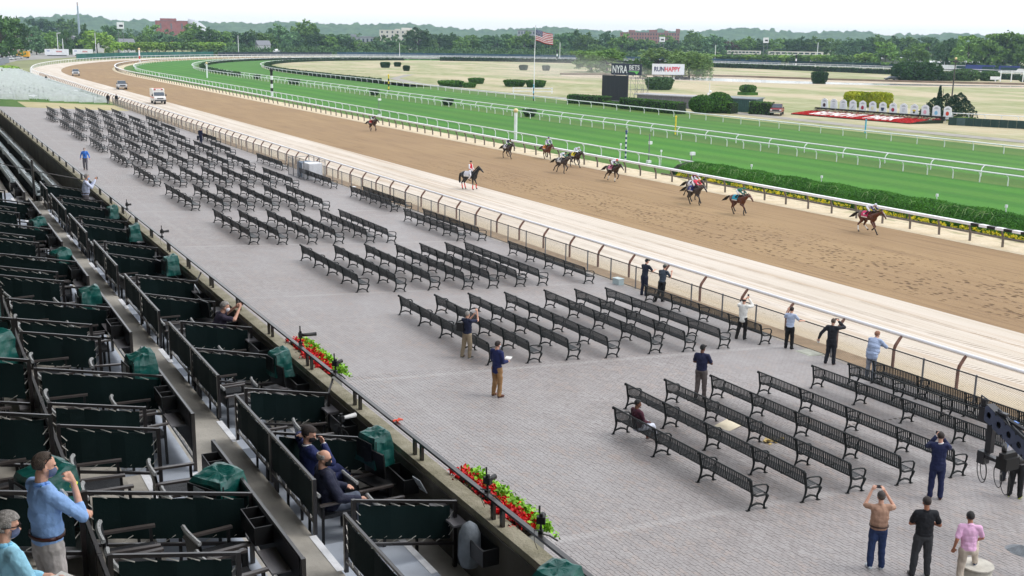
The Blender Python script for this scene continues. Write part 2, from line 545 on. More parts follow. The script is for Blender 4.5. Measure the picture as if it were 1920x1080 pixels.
sheet('pond', [(216, 306), (226, 292), (238, 268), (262, 250), (290, 236), (318, 224), (316, 234), (288, 250), (266, 268), (254, 288), (246, 310), (228, 322)], 0.010, mw)
b = MB()
rim = [(206, 347), (236, 339), (262, 319), (276, 291), (300, 259), (330, 233), (372, 209)]
b.tube([(x, y, 0.1) for x, y in rim], 0.55, 6)
tag(b.build('pond_edge_bank', M_MUD), kind='structure')
# plaza bed and the far field of pavers
def slope_sheet(name, x0, x1, y0, y1, dz, m):
    b = MB(); b.add([(x0, y0, plaza_z(x0) + dz), (x1, y0, plaza_z(x1) + dz), (x1, y1, plaza_z(x1) + dz), (x0, y1, plaza_z(x0) + dz)], [(0, 1, 2, 3)])
    o = b.build(name, m); tag(o, kind='structure'); return o
b = MB(); x0_, x1_, x2_, y0_, y1_, y2_ = 10.06, 25.47, 30.28, 11.75, 24.5, 34.05
for xa, xb, ya, yb in ((6.4, 31.5, y2_, 187.5), (6.4, x0_, -12, y2_), (x0_, 31.5, -12, y0_), (x2_, 31.5, y0_, y1_), (x1_, 31.5, y1_, y2_)):
    b.add([(xa, ya, plaza_z(xa) + .0185), (xb, ya, plaza_z(xb) + .0185), (xb, yb, plaza_z(xb) + .0185), (xa, yb, plaza_z(xa) + .0185)], [(0, 1, 2, 3)])
plaza = b.build('plaza', M_PAVEFAR); tag(plaza, kind='structure')
slope_sheet('lawn', 5.0, 31.5, 187.5, 204.5, 0.004, M_LAWN)
lawn2 = slope_sheet('worn_lawn', 16.0, 31.4, 174.0, 204.0, 0.010, mat('worn_lawn_grass', S((184, 170, 136)), 0.95, 0.10, 0.35, 0.3, 5, col2=S((160, 156, 110))))
slope_sheet('picnic_lawn', -60, 31.5, 204.5, 395, 0.006, M_VERGE)
sheet('brown_strip', [(31.4, -12), (33.05, -12), (33.05, 200), (31.4, 200)], 0.02, M_BROWN)
sheet('parking_lot', [(-120, 400), (20, 400), (44, 540), (70, 600), (110, 690), (60, 760), (-120, 760)], -0.02, M_ASPH)
b = MB(); b.box2((31.28, -12, -0.3), (31.5, 200, 0.19)); tag(b.build('plaza_kerb', mat('kerb_concrete', S((172, 166, 158)), 0.85, 0.1, 2, 0.3, 20)), kind='structure')

# individual interlocking pavers near the camera; the rest as one mass out to where they can no longer be told apart
PW, PL = 0.115, 0.215
zig = 0.016
def paver_poly(i, j):
    x0 = 6.6 + i * PW; y0 = 10.0 + j * PL + (PL / 2 if i % 2 else 0)
    gx, gy = 0.0045, 0.0045
    e = -zig / 2 if i % 2 == 0 else zig / 2
    return [(x0 + gx + e, y0 + gy), (x0 + PW - gx + e, y0 + gy), (x0 + PW - gx - e, y0 + PL / 2), (x0 + PW - gx + e, y0 + PL - gy), (x0 + gx + e, y0 + PL - gy), (x0 + gx - e, y0 + PL / 2)]
Mi = np.array(cam.matrix_world.inverted())
def to_px(P):
    v = Mi @ np.array([P[0], P[1], P[2], 1.0])
    return (960 - 2080 * v[0] / v[2], 540 + 2080 * v[1] / v[2], -v[2])
cells = []
for i in range(30, 206):
    for j in range(8, 112):
        cx = 6.6 + (i + 0.5) * PW; cy = 10.0 + (j + 0.5) * PL
        if (cy > 24.45 and cx > 25.45) or cy > 34.0: continue
        px, py, d = to_px((cx, cy, plaza_z(cx)))
        if px < -200 or px > 2200 or py > 1500: continue
        inview = 0 <= px <= 1920 and 8 < py <= 1078 and cx > 13.2
        cells.append((d if inview else d + 1000, i, j))
cells.sort()
PAVER_H = 0.02
def paver_geo(P, z_of, dz):
    top = [(x, y, z_of(x) + PAVER_H + dz) for x, y in P]
    bot = [(x, y, z_of(x) - 0.002) for x, y in P]
    return top + bot, [tuple(range(6))] + [(k + 6, (k + 1) % 6 + 6, (k + 1) % 6, k) for k in range(6)]
pm = {}
for q in (0, 1):
    P = paver_poly(q, 0); cx = sum(p[0] for p in P) / 6; cy = sum(p[1] for p in P) / 6
    b = MB(); vs, fs = paver_geo([(x - cx, y - cy) for x, y in P], lambda x: -0.055 * x, 0.0); b.add(vs, fs)
    pm[q] = b.mesh('paver', M_PAVE)
b = MB()
for n, (d, i, j) in enumerate(cells):
    P = paver_poly(i, j)
    dz = random.uniform(-0.0025, 0.0025)
    if n < 300:
        cx = sum(p[0] for p in P) / 6; cy = sum(p[1] for p in P) / 6
        link('paver', pm[i % 2], plaza, (cx, cy, plaza_z(cx) + dz))
    else:
        vs, fs = paver_geo(P, plaza_z, dz); b.add(vs, fs)
tag(b.build('pavers', M_PAVE, plaza), kind='stuff')
# sandy bed visible in the joints under the laid pavers
ix = [6.6 + 30 * PW - 0.2, 6.6 + 206 * PW + 0.1]
slope_sheet('paver_bed', 10.0, 30.4, 11.7, 34.2, 0.003, M_JOINT)
# ------------------------------------------------------------------ rails and fences
M_WHITE = mat('white_paint', S((236, 238, 242)), 0.45, 0.05, 1.5)
M_RAILW = mat('rail_white', S((238, 238, 242)), 0.35, 0.04, 0.6)
M_WOOD = mat('weathered_post', S((112, 104, 98)), 0.85, 0.15, 4)
M_RUST = mat('rusty_steel', S((112, 82, 72)), 0.8, 0.2, 6)
M_GALV = mat('galvanised_steel', S((128, 130, 134)), 0.45, 0.1, 3, metal=0.4)
M_DKST = mat('dark_rail_steel', S((52, 50, 50)), 0.5, 0.1, 3)
M_BLACK = mat('black_metal', S((28, 28, 29)), 0.4, 0.15, 4)
M_BLK2 = mat('black_plastic', S((24, 24, 26)), 0.5, 0.1, 4)

# trackside chain link fence at the edge of the plaza
fx = 31.42
fence = empty('chain_link_fence', (fx, 0, 0), 0, 'long waist high chain link fence between the brick plaza and the pale sand', 'fence')
zf = plaza_z(fx)
FY0, FY1 = 4.0, 206.0
b = MB(); b.cyl((0, 0, 0), 1.22, 0.035, 8); b.ball((0, 0, 1.22), 0.04, 8, 4)
pmsh = b.mesh('fence_post', M_GALV)
ys = list(np.arange(FY0, FY1, 2.28))
for y in ys: link('post', pmsh, fence, (0, y, zf - 0.05))
b = MB(); b.tube([(0, FY0, zf + 1.15), (0, FY1, zf + 1.15)], 0.026, 8); b.build('top_rail', M_DKST, fence)
b = MB(); b.tube([(0.02, FY0, zf + 0.06), (0.02, FY1, zf + 0.06)], 0.016, 5); b.build('bottom_wire', M_DKST, fence)
# wire fabric: crossing diagonal wires
H = 1.06; st = 0.075
V, F = [], []
def wires(y0, y1, step, r):
    yy = np.arange(y0, y1, step)
    for sgn in (1, -1):
        a = np.stack([np.full_like(yy, 0.035 + 0.004 * sgn), yy, np.full_like(yy, zf + 0.07)], 1)
        e = a + [0, sgn * H, H]
        off = [(r, 0), (-r * 0.5, r * 0.87), (-r * 0.5, -r * 0.87)]
        for k in range(len(yy)):
            base = len(V)
            for p in (a[k], e[k]):
                for ox, oz in off: V.append((p[0] + ox, p[1] - sgn * oz * 0.7, p[2] + oz * 0.7))
            for q in range(3): F.append((base + q, base + (q + 1) % 3, base + 3 + (q + 1) % 3, base + 3 + q))
wires(FY0, 75, st, 0.0032); wires(75, FY1, st * 2, 0.0055)
tag(link('wire_mesh', npmesh('wire_mesh', V, F, mat('fence_wire', S((140, 138, 134)), 0.5, 0.1, 3, metal=0.3)), fence), kind='stuff')

# outer track rail: rusty posts that lean out over the sand and carry a white tube
orail = empty('outer_track_rail', (33.15, 0, 0), 0, 'white tubular outer rail on rusty leaning posts along the pale sand strip', 'rail')
b = MB(); b.tube([(0, 0, -0.1), (0.0, 0, 0.70), (0.06, 0, 0.86), (0.27, 0, 1.12), (0.36, 0, 1.2)], [0.062, 0.062, 0.066, 0.062, 0.05], 8)
pmsh = b.mesh('goose_post', M_RUST)
ys = list(np.arange(5.2, YC, 3.07))
for y in ys[:118]: link('post', pmsh, orail, (0, y, 0))
def loop_tube(x0, z, r, t0=-1.0, t1=2.0, n=110, seg=7, base=(0, 0, 0)):
    b = MB(); b.smooth = True
    b.tube([(p[0] - base[0], p[1] - base[1], z) for p in loop(x0, t0, t1, n)], r, seg)
    return b
loop_tube(33.56, 1.24, 0.085, base=(33.15, 0)).build('rail_tube', M_RAILW, orail)
def arc_posts(x0, step, t0, t1, lim):
    pts = np.array(loop(x0, t0, t1, 300)); d = np.r_[0, np.cumsum(np.linalg.norm(np.diff(pts, axis=0), axis=1))]
    out = []
    for s_ in np.arange(0, d[-1], step)[:lim]:
        k = min(np.searchsorted(d, s_, 'right') - 1, len(pts) - 2)
        f = (s_ - d[k]) / max(d[k + 1] - d[k], 1e-9)
        p = pts[k] + (pts[k + 1] - pts[k]) * f; tg = pts[k + 1] - pts[k]
        out.append((p[0], p[1], math.atan2(-tg[0], tg[1])))
    return out
b = MB(); b.tube([(0, 0, -0.1), (0.0, 0, 0.8), (0.3, 0, 1.2)], 0.07, 5)
pfar = b.mesh('far_goose_post', M_WHITE)
for x, y, a in arc_posts(33.15, 4.6, 0.0, 1.15, 170): link('post', pfar, orail, (x - 33.15, y, 0), a)

# inner dirt rail: grey wooden posts leaning under a broad white cap rail with a black and white chequered stretch at the wire
irail = empty('inner_dirt_rail', (59.85, 0, 0), 0, 'broad white inner rail on grey posts between the dirt track and the turf', 'rail')
b = MB(); b.tube([(0.0, 0, -0.1), (-0.02, 0, 0.6), (-0.22, 0, 1.05)], [0.085, 0.085, 0.075], 6)
pmsh = b.mesh('inner_post', M_WOOD)
for y in np.arange(35.9, 200, 2.49): link('post', pmsh, irail, (0, y, 0), random.uniform(-0.06, 0.06))
b = MB(); b.tube([(0.0, 0, -0.1), (-0.25, 0, 1.05)], 0.09, 5)
pfar = b.mesh('far_inner_post', M_WOOD)
far_p = [(59.85, y, 0) for y in np.arange(202, YC, 2.9)] + arc_posts(59.85, 3.4, 0.0, 1.1, 180)
for x, y, a in far_p: link('post', pfar, irail, (x - 59.85, y, 0), a)
def cap_rail(x0, z, wd, th, base, t0, t1, n=110, y0=None):
    A = loop(x0 - wd / 2, t0, t1, n); B_ = loop(x0 + wd / 2, t0, t1, n)
    if y0 is not None: A[0] = (A[0][0], y0); B_[0] = (B_[0][0], y0)
    b = MB(); m = len(A)
    b.add([(p[0] - base[0], p[1] - base[1], zz) for P in (A, B_) for zz in (z, z - th) for p in P],
          [q for i in range(m - 1) for q in ((i, 2 * m + i, 2 * m + i + 1, i + 1), (m + i, i, i + 1, m + i + 1), (2 * m + i, 3 * m + i, 3 * m + i + 1, 2 * m + i + 1), (3 * m + i, m + i, m + i + 1, 3 * m + i + 1))])
    return b
cap_rail(59.62, 1.24, 0.34, 0.16, (59.85, 0), -0.7, 2.0, y0=48.1).build('rail_cap', M_RAILW, irail)
for k in range(20):
    b = MB(); b.box((-0.23, 47.78 - k * 0.62, 1.16), (0.345, 0.62, 0.165))
    b.build('rail_block', M_BLACK if k % 2 == 0 else M_RAILW, irail)

def turf_rail(x0, label, dirn, step, ylo, yhi, t1, post_lean, name):
    """thin white rail on goose-neck posts; dirn is the side the rail overhangs"""
    r = empty(name, (x0, 0, 0), 0, label, 'rail', 'white running rails of the turf courses')
    b = MB(); b.tube([(0, 0, -0.1), (0, 0, 0.62), (dirn * 0.08, 0, 0.82), (dirn * 0.3, 0, 1.0), (dirn * 0.42, 0, 1.05)], 0.056, 6)
    pm_ = b.mesh('turf_post', M_WHITE)
    ys_ = np.arange(ylo, yhi, step)
    P = [(x0, y, 0) for y in ys_] + arc_posts(x0, step * 1.5, 0.0, t1, max(0, 298 - len(ys_)))
    for x, y, a in P: link('post', pm_, r, (x - x0, y, 0), a)
    t0 = (ylo - YC) / 400
    b = MB(); b.smooth = True
    pts = loop(x0 + dirn * 0.45, t0, 2.0, 110)
    b.tube([(p[0] - x0, p[1], 1.07) for p in pts], 0.085, 6)
    b.build('rail_tube', M_RAILW, r)
    return r
turf_rail(66.3, 'thin white turf rail just beyond the dirt rail, ending at the long clipped hedge', -1, 3.6, 84.5, YC, 1.0, 0, 'turf_rail')
turf_rail(86.7, 'nearer of the two white rails that run side by side between the turf courses', -1, 3.05, 30, YC, 1.0, 0, 'turf_rail')
turf_rail(90.6, 'farther of the two white rails that run side by side between the turf courses', 1, 6.1, 30, YC, 1.0, 0, 'turf_rail')
turf_rail(112.3, 'white rail between the inner turf course and the dry infield', -1, 4.3, 40, YC, 1.0, 0, 'turf_rail')

# ------------------------------------------------------------------ benches: strap benches with cast frames, four bays long
M_BENCH = mat('bench_green_black', S((22, 28, 29)), 0.45, 0.15, 5, spec=0.35)
M_SEAT = mat('bench_strap', S((28, 34, 36)), 0.42, 0.12, 5, spec=0.45)
BAY = 2.05
PROF = [(-0.19, 0.845), (-0.165, 0.875), (-0.13, 0.845), (-0.085, 0.64), (-0.04, 0.50), (0.015, 0.435), (0.11, 0.415), (0.30, 0.432), (0.40, 0.435), (0.445, 0.40)]
def strap_mesh(bays, far=False):
    b = MB()
    nper = 13 if not far else 9
    wid = 0.040 if not far else 0.062
    for k in range(bays):
        for half in (0, 1):
            y0 = k * BAY + half * BAY / 2 + 0.05
            for q in range(nper):
                y = y0 + (q + 0.5) * (BAY / 2 - 0.10) / nper
                n = len(PROF)
                th = 0.010
                vs = []
                for i, (px, pz) in enumerate(PROF):
                    a, c_ = PROF[max(i - 1, 0)], PROF[min(i + 1, n - 1)]
                    t = Vector((c_[0] - a[0], c_[1] - a[1])).normalized(); nx, nz = -t.y, t.x
                    for s_ in (0.5, -0.5):
                        for yy in (y - wid / 2, y + wid / 2):
                            vs.append((px + nx * th * s_, yy, pz + nz * th * s_))
                fs = []
                for i in range(n - 1):
                    o = i * 4
                    fs += [(o, o + 1, o + 5, o + 4), (o + 2, o + 6, o + 7, o + 3)]
                    if not far: fs += [(o, o + 4, o + 6, o + 2), (o + 1, o + 3, o + 7, o + 5)]
                b.add(vs, fs)
    return b.mesh('bench_straps', M_SEAT)
def rails_mesh(bays):
    b = MB(); L = bays * BAY
    for px, pz, r in ((-0.165, 0.862, 0.024), (-0.043, 0.488, 0.018), (0.44, 0.405, 0.02), (0.11, 0.402, 0.014)):
        b.tube([(px, 0, pz), (px, L, pz)], r, 6)
    return b.mesh('bench_rails', M_BENCH)
def midstrap_mesh():
    b = MB()
    b.tube([(x, 0, z - 0.004) for x, z in PROF[1:]], 0.022, 4)
    return b.mesh('bench_mid_bar', M_BENCH)
def frame_mesh():
    b = MB(); b.smooth = True
    b.ball((-0.19, 0, 0.85), (0.05, 0.035, 0.05), 8, 6)
    b.tube([(-0.18, 0, 0.86), (-0.13, 0, 0.80), (-0.095, 0, 0.62), (-0.06, 0, 0.48), (-0.035, 0, 0.36), (-0.045, 0, 0.24), (-0.085, 0, 0.10), (-0.12, 0, 0.02)], [0.036, 0.036, 0.036, 0.04, 0.036, 0.032, 0.03, 0.034], 6)
    b.tube([(-0.05, 0, 0.44), (0.1, 0, 0.385), (0.3, 0, 0.395), (0.43, 0, 0.40)], 0.03, 6)
    b.tube([(0.40, 0, 0.40), (0.455, 0, 0.36), (0.43, 0, 0.27), (0.375, 0, 0.17), (0.375, 0, 0.09), (0.41, 0, 0.02)], [0.04, 0.05, 0.036, 0.03, 0.03, 0.034], 6)
    b.tube([(-0.07, 0, 0.12), (0.03, 0, 0.165), (0.14, 0, 0.19), (0.26, 0, 0.165), (0.375, 0, 0.10)], [0.022, 0.028, 0.034, 0.028, 0.022], 5)
    b.smooth = False
    for x in (-0.13, 0.42): b.box((x, 0, 0.018), (0.11, 0.07, 0.036))
    return b.mesh('bench_leg_frame', M_BENCH)
def arm_mesh():
    b = MB(); b.smooth = True
    b.tube([(-0.10, 0, 0.66), (0.05, 0, 0.685), (0.25, 0, 0.68), (0.38, 0, 0.66), (0.445, 0, 0.60), (0.44, 0, 0.50), (0.41, 0, 0.43)], [0.02, 0.022, 0.022, 0.024, 0.03, 0.026, 0.022], 6)
    return b.mesh('bench_arm', M_BENCH)
ME_ST = {(k, f): strap_mesh(k, f) for k, f in ((4, False), (3, False), (4, True))}
ME_RL = {k: rails_mesh(k) for k in (3, 4)}
ME_MID, ME_FR, ME_ARM = midstrap_mesh(), frame_mesh(), arm_mesh()
def make_bench(x, y, bays, far):
    t = empty('bench', (x, y, plaza_z(x)))
    tag(link('seat_straps', ME_ST[(bays, far)], t), kind='stuff')
    link('bench_rails', ME_RL[bays], t)
    for k in range(bays + 1):
        link('leg_frame', ME_FR, t, (0, k * BAY, 0))
        link('armrest', ME_ARM, t, (0, k * BAY, 0))
    for k in range(bays): link('mid_bar', ME_MID, t, (0, (k + 0.5) * BAY, 0))
    t.rotation_euler = (0, math.atan(0.055), 0)
    return t
GROUP_BENCH = 'black strap benches in rows on the plaza'
BLOCKS = [  # near-end Y of each block and the X of its back legs
    (19.85, [17.7, 19.45, 21.1, 22.9, 24.9, 27.5, 29.1, 30.25]),
    (33.75, [17.55, 19.1, 20.75, 22.4, 24.45, 26.0, 27.75, 30.0]),
    (46.6, [17.4, 19.15, 20.9, 22.6, 23.95, 25.5, 26.8, 29.5]),
    (60.0, [16.05, 17.6, 19.3, 20.9, 22.8, 24.1, 28.7, 30.1]),
    (73.3, [15.85, 17.8, 19.4, 21.1, 22.9, 24.7, 29.5, 30.6]),
    (86.5, [15.9, 17.8, 19.5, 21.3, 23.0, 24.8, 26.5, 29.7]),
    (100.1, [16.2, 17.8, 19.5, 21.3, 23.2, 24.9, 26.7, 29.7]),
    (113.6, [16.2, 18.0, 19.7, 21.4, 23.1, 25.0, 26.6, 28.4]),
    (127.0, [16.1, 18.1, 20.0, 21.8, 23.3, 25.1, 26.8, 30.2]),
    (141.0, [16.5, 18.0, 19.8, 21.7, 23.3, 25.2, 27.0, 28.6]),
    (155.0, [16.4, 18.3, 19.9, 21.6, 23.6, 25.4, 27.0, 29.2]),
    (169.3, [18.0, 19.7, 21.9, 23.3, 25.1, 27.0]),
]
protos = {}
for bi, (by, xs) in enumerate(BLOCKS):
    for ci, x in enumerate(xs):
        bays = 3 if (bi == 0 and ci == 0) else 4
        far = bi >= 3
        key = (bays, far)
        yy = by + random.uniform(-0.12, 0.12) + (0.25 if bi and ci == 0 else 0) - (0.6 if bi >= 4 and ci >= 6 else 0)
        if key not in protos:
            o = protos[key] = make_bench(x, yy, bays, far)
        else:
            o = copy_tree(protos[key]); o.location = (x, yy, plaza_z(x))
        o.rotation_euler[2] = random.uniform(-0.006, 0.006)
        rest = len(xs) - 1 - ci
        seat = 'nearest the trackside fence' if rest == 0 else ('nearest the grandstand' if ci == 0 else nth(ci) + ' from the grandstand')
        blk = 'the front block' if bi == 0 else ('the farthest block by the lawn' if bi == len(BLOCKS) - 1 else 'the %s block back' % nth(bi))
        extra = {(0, 0): 'black strap bench with a seated man in maroon, nearest the grandstand in the front block'}.get((bi, ci))
        tag(o, extra or 'black strap bench %s in %s of benches' % (seat, blk), 'bench', GROUP_BENCH)

# small things on the plaza
b = MB(); b.smooth = True; b.cyl((0, 0, -0.02), 0.46, 0.33, 24); b.smooth = False
t = empty('concrete_bollard', (19.74, 14.87, plaza_z(19.74)), 0, 'low round concrete base under the raised foot of the man in pink', 'bollard')
b.build('base', mat('bollard_concrete', S((168, 164, 154)), 0.9, 0.12, 5, 0.3, 30), t)
b = MB(); b.cyl((0, 0, 0.44), 0.03, 0.36, 24); b.build('cap', mat('bollard_cap', S((190, 186, 176)), 0.85, 0.1, 5, 0.2, 30), t)
t = empty('manhole_cover', (22.3, 15.65, plaza_z(22.3) + 0.022), 0, 'round dark manhole cover set in the pavers at the right edge', 'manhole')
b = MB(); b.cyl((0, 0, 0), 0.012, 0.36, 28); b.build('rim', M_GALV, t)
b = MB(); b.cyl((0, 0, 0.002), 0.016, 0.31, 28)
for k in range(-4, 5): b.box((k * 0.06, 0, 0.02), (0.02, 0.42, 0.01))
b.build('lid', mat('manhole_iron', S((110, 116, 122)), 0.5, 0.15, 6, metal=0.3), t)
t = empty('step_stool', (29.75, 81.2, plaza_z(29.7)), 0.3, 'small white metal step stool left beside a bench by the fence', 'stool')
for sx in (-0.2, 0.2):
    for sy in (-0.16, 0.16):
        b = MB(); b.tube([(sx, sy, 0), (sx * 0.85, sy * 0.8, 0.75)], 0.016, 5); b.build('leg', M_WHITE, t)
b = MB(); b.box((0, 0, 0.76), (0.42, 0.34, 0.03)); b.build('top_step', M_WHITE, t)
b = MB(); b.box((0, -0.1, 0.38), (0.4, 0.2, 0.03)); b.build('low_step', M_WHITE, t)
t = empty('utility_box', (31.15, 46.2, plaza_z(31.1)), 0.1, 'small pale blue utility box on the ground against the fence', 'box')
b = MB(); b.box((0, 0, 0.16), (0.34, 0.5, 0.32)); b.build('body', mat('pale_blue_box', S((176, 194, 198)), 0.5, 0.05, 4), t)
b = MB(); b.box((0, 0, 0.335), (0.38, 0.54, 0.03)); b.build('lid', mat('pale_blue_lid', S((196, 210, 212)), 0.5, 0.05, 4), t)
b = MB(); b.add([(-.5, -.32, .03), (.5, -.28, .04), (.48, .32, .07), (-.46, .28, .035), (-.5, -.32, .02), (.5, -.28, .03), (.48, .32, .06), (-.46, .28, .025)], [(0, 1, 2, 3), (7, 6, 5, 4), (0, 4, 5, 1), (1, 5, 6, 2), (2, 6, 7, 3), (3, 7, 4, 0)])
tag(b.build('cardboard_sheet', mat('cream_card', S((214, 204, 180)), 0.8, 0.06, 3), None, (21.55, 25.6, plaza_z(21.5)), 0.3), 'flat cream cardboard sheet lying under a bench near the navy polo man', 'cardboard')
b = MB()
for k in range(26): b.box((random.uniform(-.28, .28), random.uniform(-.2, .2), random.uniform(.02, .1)), (random.uniform(.08, .22), random.uniform(.05, .14), .012), random.uniform(0, 3), random.uniform(-.5, .5), random.uniform(-.5, .5))
tag(b.build('crumpled_paper', mat('straw_paper', S((190, 168, 112)), 0.9, 0.2, 6), None, (21.9, 23.9, plaza_z(21.9)), 0.2), 'crumpled straw coloured paper under a front block bench', 'litter')
b = MB(); b.box((0, 0, .02), (.75, .9, .04)); b.box((0, 0, .045), (.6, .74, .012))
tag(b.build('drain_hatch', mat('hatch_grey', S((170, 172, 160)), 0.7, 0.1, 4), None, (31.05, 32.2, plaza_z(31.05)), 0.0), 'flat grey drain hatch on the pavers at the foot of the fence', 'hatch')
# white cabinets inside a small wire cage against the fence
t = empty('equipment_cage', (30.2, 94.0, plaza_z(30.2)), 0, 'square wire cage standing against the fence around white cabinets', 'cage')
for sx in (-0.95, 0.95):
    for sy in (-2.2, -0.7, 0.8, 2.2):
        b = MB(); b.cyl((sx, sy, 0), 1.75, 0.035, 6); b.build('post', M_GALV, t)
b = MB()
for z in (0.1, 1.65):
    for p, q in (((-.95, -2.2), (.95, -2.2)), ((.95, -2.2), (.95, 2.2)), ((.95, 2.2), (-.95, 2.2)), ((-.95, 2.2), (-.95, -2.2))): b.tube([(*p, z), (*q, z)], 0.022, 5)
b.build('rails', M_GALV, t)
b = MB()
for y in np.arange(-2.2, 2.2, 0.11): b.tube([(-.95, y, .1), (-.95, y, 1.65)], 0.008, 3)
for x in np.arange(-.95, .95, 0.11): b.tube([(x, -2.2, .1), (x, -2.2, 1.65)], 0.008, 3)
tag(b.build('wire_mesh', M_GALV, t), kind='stuff')
for k, (y, h, lab) in enumerate(((-1.3, 1.45, 'white cabinet with two doors in the wire cage, nearer one'), (0.6, 1.35, 'blue grey cabinet standing behind the white one in the wire cage'))):
    c_ = empty('cabinet', (30.35, 94.0 + y, plaza_z(30.3)), 0, lab, 'cabinet')
    b = MB(); b.box((0, 0, h / 2), (1.2, 1.5 - k * .2, h)); b.build('body', M_WHITE if k == 0 else mat('blue_grey_box', S((122, 142, 164)), 0.5), c_)
    for q in (-1, 1):
        b = MB(); b.box((-0.2 if 0 else q * .29, -.77 + k * .1, h / 2), (.55, .03, h - .15)); b.build('door', M_WHITE, c_)
# ------------------------------------------------------------------ grandstand: terraces, wall, boxes
M_CONC = mat('terrace_concrete', S((168, 164, 156)), 0.9, 0.16, 1.3, 0.25, 14, spec=0.15)
M_CONC2 = mat('terrace_grey_paint', S((166, 174, 186)), 0.75, 0.12, 1.2, 0.15, 10, spec=0.2)
M_WALLD = mat('wall_dark_concrete', S((84, 80, 72)), 0.85, 0.2, 1.1, 0.3, 10)
M_LEDGE = mat('mossy_ledge', S((160, 154, 136)), 0.9, 0.22, 3.0, 0.5, 24, col2=S((122, 118, 96)))
M_NOSE = mat('white_nosing', S((226, 228, 232)), 0.7, 0.06, 8, 0.2, 30)
M_CANVAS = mat('green_canvas', S((5, 26, 26)), 0.85, 0.12, 1.6, 0.15, 60, spec=0.2)
M_CORD = mat('white_cord', S((210, 208, 200)), 0.8, 0.05, 8)
M_FRAME = mat('brown_black_frame', S((34, 30, 30)), 0.28, 0.15, 4, spec=0.8)
M_SHELF = mat('shelf_grey', S((120, 118, 122)), 0.35, 0.1, 3, spec=0.6)
M_ROOF = mat('stand_roof', S((120, 116, 110)), 0.9, 0.1, 0.3)

def slab(name, a, b_, m):
    b = MB(); b.box2(a, b_); o = b.build(name, m); tag(o, kind='structure'); return o
YA, YB, YE = 3.0, 48.5, 192.0
# deck levels, stepping down to the track
slab('front_row_floor', (5.36, YA, 4.2), (6.24, YB, 5.15), M_CONC)
slab('front_row_step', (4.36, YA, 4.2), (5.36, YB, 5.33), M_CONC2)
slab('aisle_floor', (3.27, YA, 4.2), (4.36, YB, 5.68), M_CONC)
slab('second_row_floor', (2.2, YA, 4.2), (3.27, YB, 6.08), M_CONC2)
slab('second_row_step', (1.25, YA, 4.2), (2.2, YB, 6.30), M_CONC)
slab('third_row_floor', (0.1, YA, 4.2), (1.25, YE, 6.86), M_CONC)
slab('third_row_step', (-1.0, YA, 4.2), (0.1, YE, 7.2), M_CONC2)
slab('upper_row_floor', (-12.0, YA, 4.2), (-1.0, YE, 7.9), M_CONC)
for k, (xa, xb, z) in enumerate(((5.0, 6.24, 5.05), (4.1, 5.0, 5.38), (3.2, 4.1, 5.74), (1.25, 3.2, 6.1))):
    slab('seat_tier', (xa, YB, 4.2), (xb, YE, z), M_CONC)
slab('grandstand_back_wall', (-14, -10, 0), (-12, 230, 24), M_ROOF)  # out of view, put in to shade the boxes
slab('grandstand_roof', (-14, -10, 17.6), (5.0, 230, 18.3), M_ROOF)  # out of view, height and front edge set for the shade over the boxes
slab('grandstand_end_wall', (-12, -10.4, 0), (5.0, -9.9, 17.6), M_ROOF)

# entries: gaps between the aisle panels with painted steps
GAPS = [12.55 + 5.22 * k for k in range(-1, 8)]        # start of each 1.2 m gap
for g0 in GAPS:
    if g0 < 3 or g0 > 47: continue
    slab('entry_step', (4.36, g0 + 0.05, 5.30), (4.95, g0 + 1.15, 5.52), M_CONC2)
    slab('entry_step', (4.95, g0 - 0.65, 5.10), (5.72, g0 + 1.15, 5.345), M_CONC2)
    for xa, z in ((4.30, 5.683), (4.86, 5.523), (5.62, 5.348)):
        b = MB(); b.box2((xa, g0 + 0.02, z), (xa + 0.1, g0 + 1.17, z + 0.004)); tag(b.build('step_nosing', M_NOSE), kind='structure')
GAPS2 = [14.6 + 5.2 * k for k in range(-2, 7)]
for g0 in GAPS2:
    slab('entry_step', (3.27, g0 + 0.08, 5.66), (3.60, g0 + 1.1, 5.88), M_CONC)
    slab('entry_step', (2.1, g0 + 0.08, 6.06), (2.55, g0 + 1.1, 6.20), M_CONC)
    for xa, z in ((3.50, 5.883), (3.15, 6.083), (2.10 + 0.35, 6.203)):
        b = MB(); b.box2((xa, g0 + 0.05, z), (xa + 0.11, g0 + 1.12, z + 0.004)); tag(b.build('step_nosing', M_NOSE), kind='structure')

# front wall with ledge, rail, shelves and bins
fw = empty('front_wall', (6.24, 0, 0), 0, 'long dark concrete wall with mossy ledge in front of the grandstand boxes', 'wall')
b = MB(); b.box2((0, YA, 0.8), (0.22, YE, 6.05)); b.build('wall', M_WALLD, fw)
b = MB(); b.box2((0.02, YA, 6.05), (0.27, YE, 6.15)); b.build('ledge', M_LEDGE, fw)
b = MB(); b.box2((0.08, YA, 6.40), (0.15, YE, 6.435)); b.build('rail_bar', M_FRAME, fw)
b = MB(); b.box((0.115, 0, 6.28), (0.045, 0.07, 0.26)); pmsh = b.mesh('rail_post', M_FRAME)
for y in np.arange(4.2, YE, 2.62):
    for dy in (-0.13, 0.13):
        link('post', pmsh, fw, (0, y + dy, 0))
b = MB(); b.box2((-0.22, -0.42, 5.87), (-0.002, 0.42, 5.90)); sh = b.mesh('drink_shelf', M_SHELF)
b = MB()
for a_, b__ in (((-0.24, -0.36, 5.70), (-0.22, 0.36, 5.93)), ((-0.012, -0.36, 5.70), (-0.002, 0.36, 5.93)), ((-0.22, -0.36, 5.70), (-0.012, -0.34, 5.93)), ((-0.22, 0.34, 5.70), (-0.012, 0.36, 5.93)), ((-0.22, -0.34, 5.70), (-0.012, 0.34, 5.715))): b.box2(a_, b__)
bn = b.mesh('bin_box', M_BLACK)
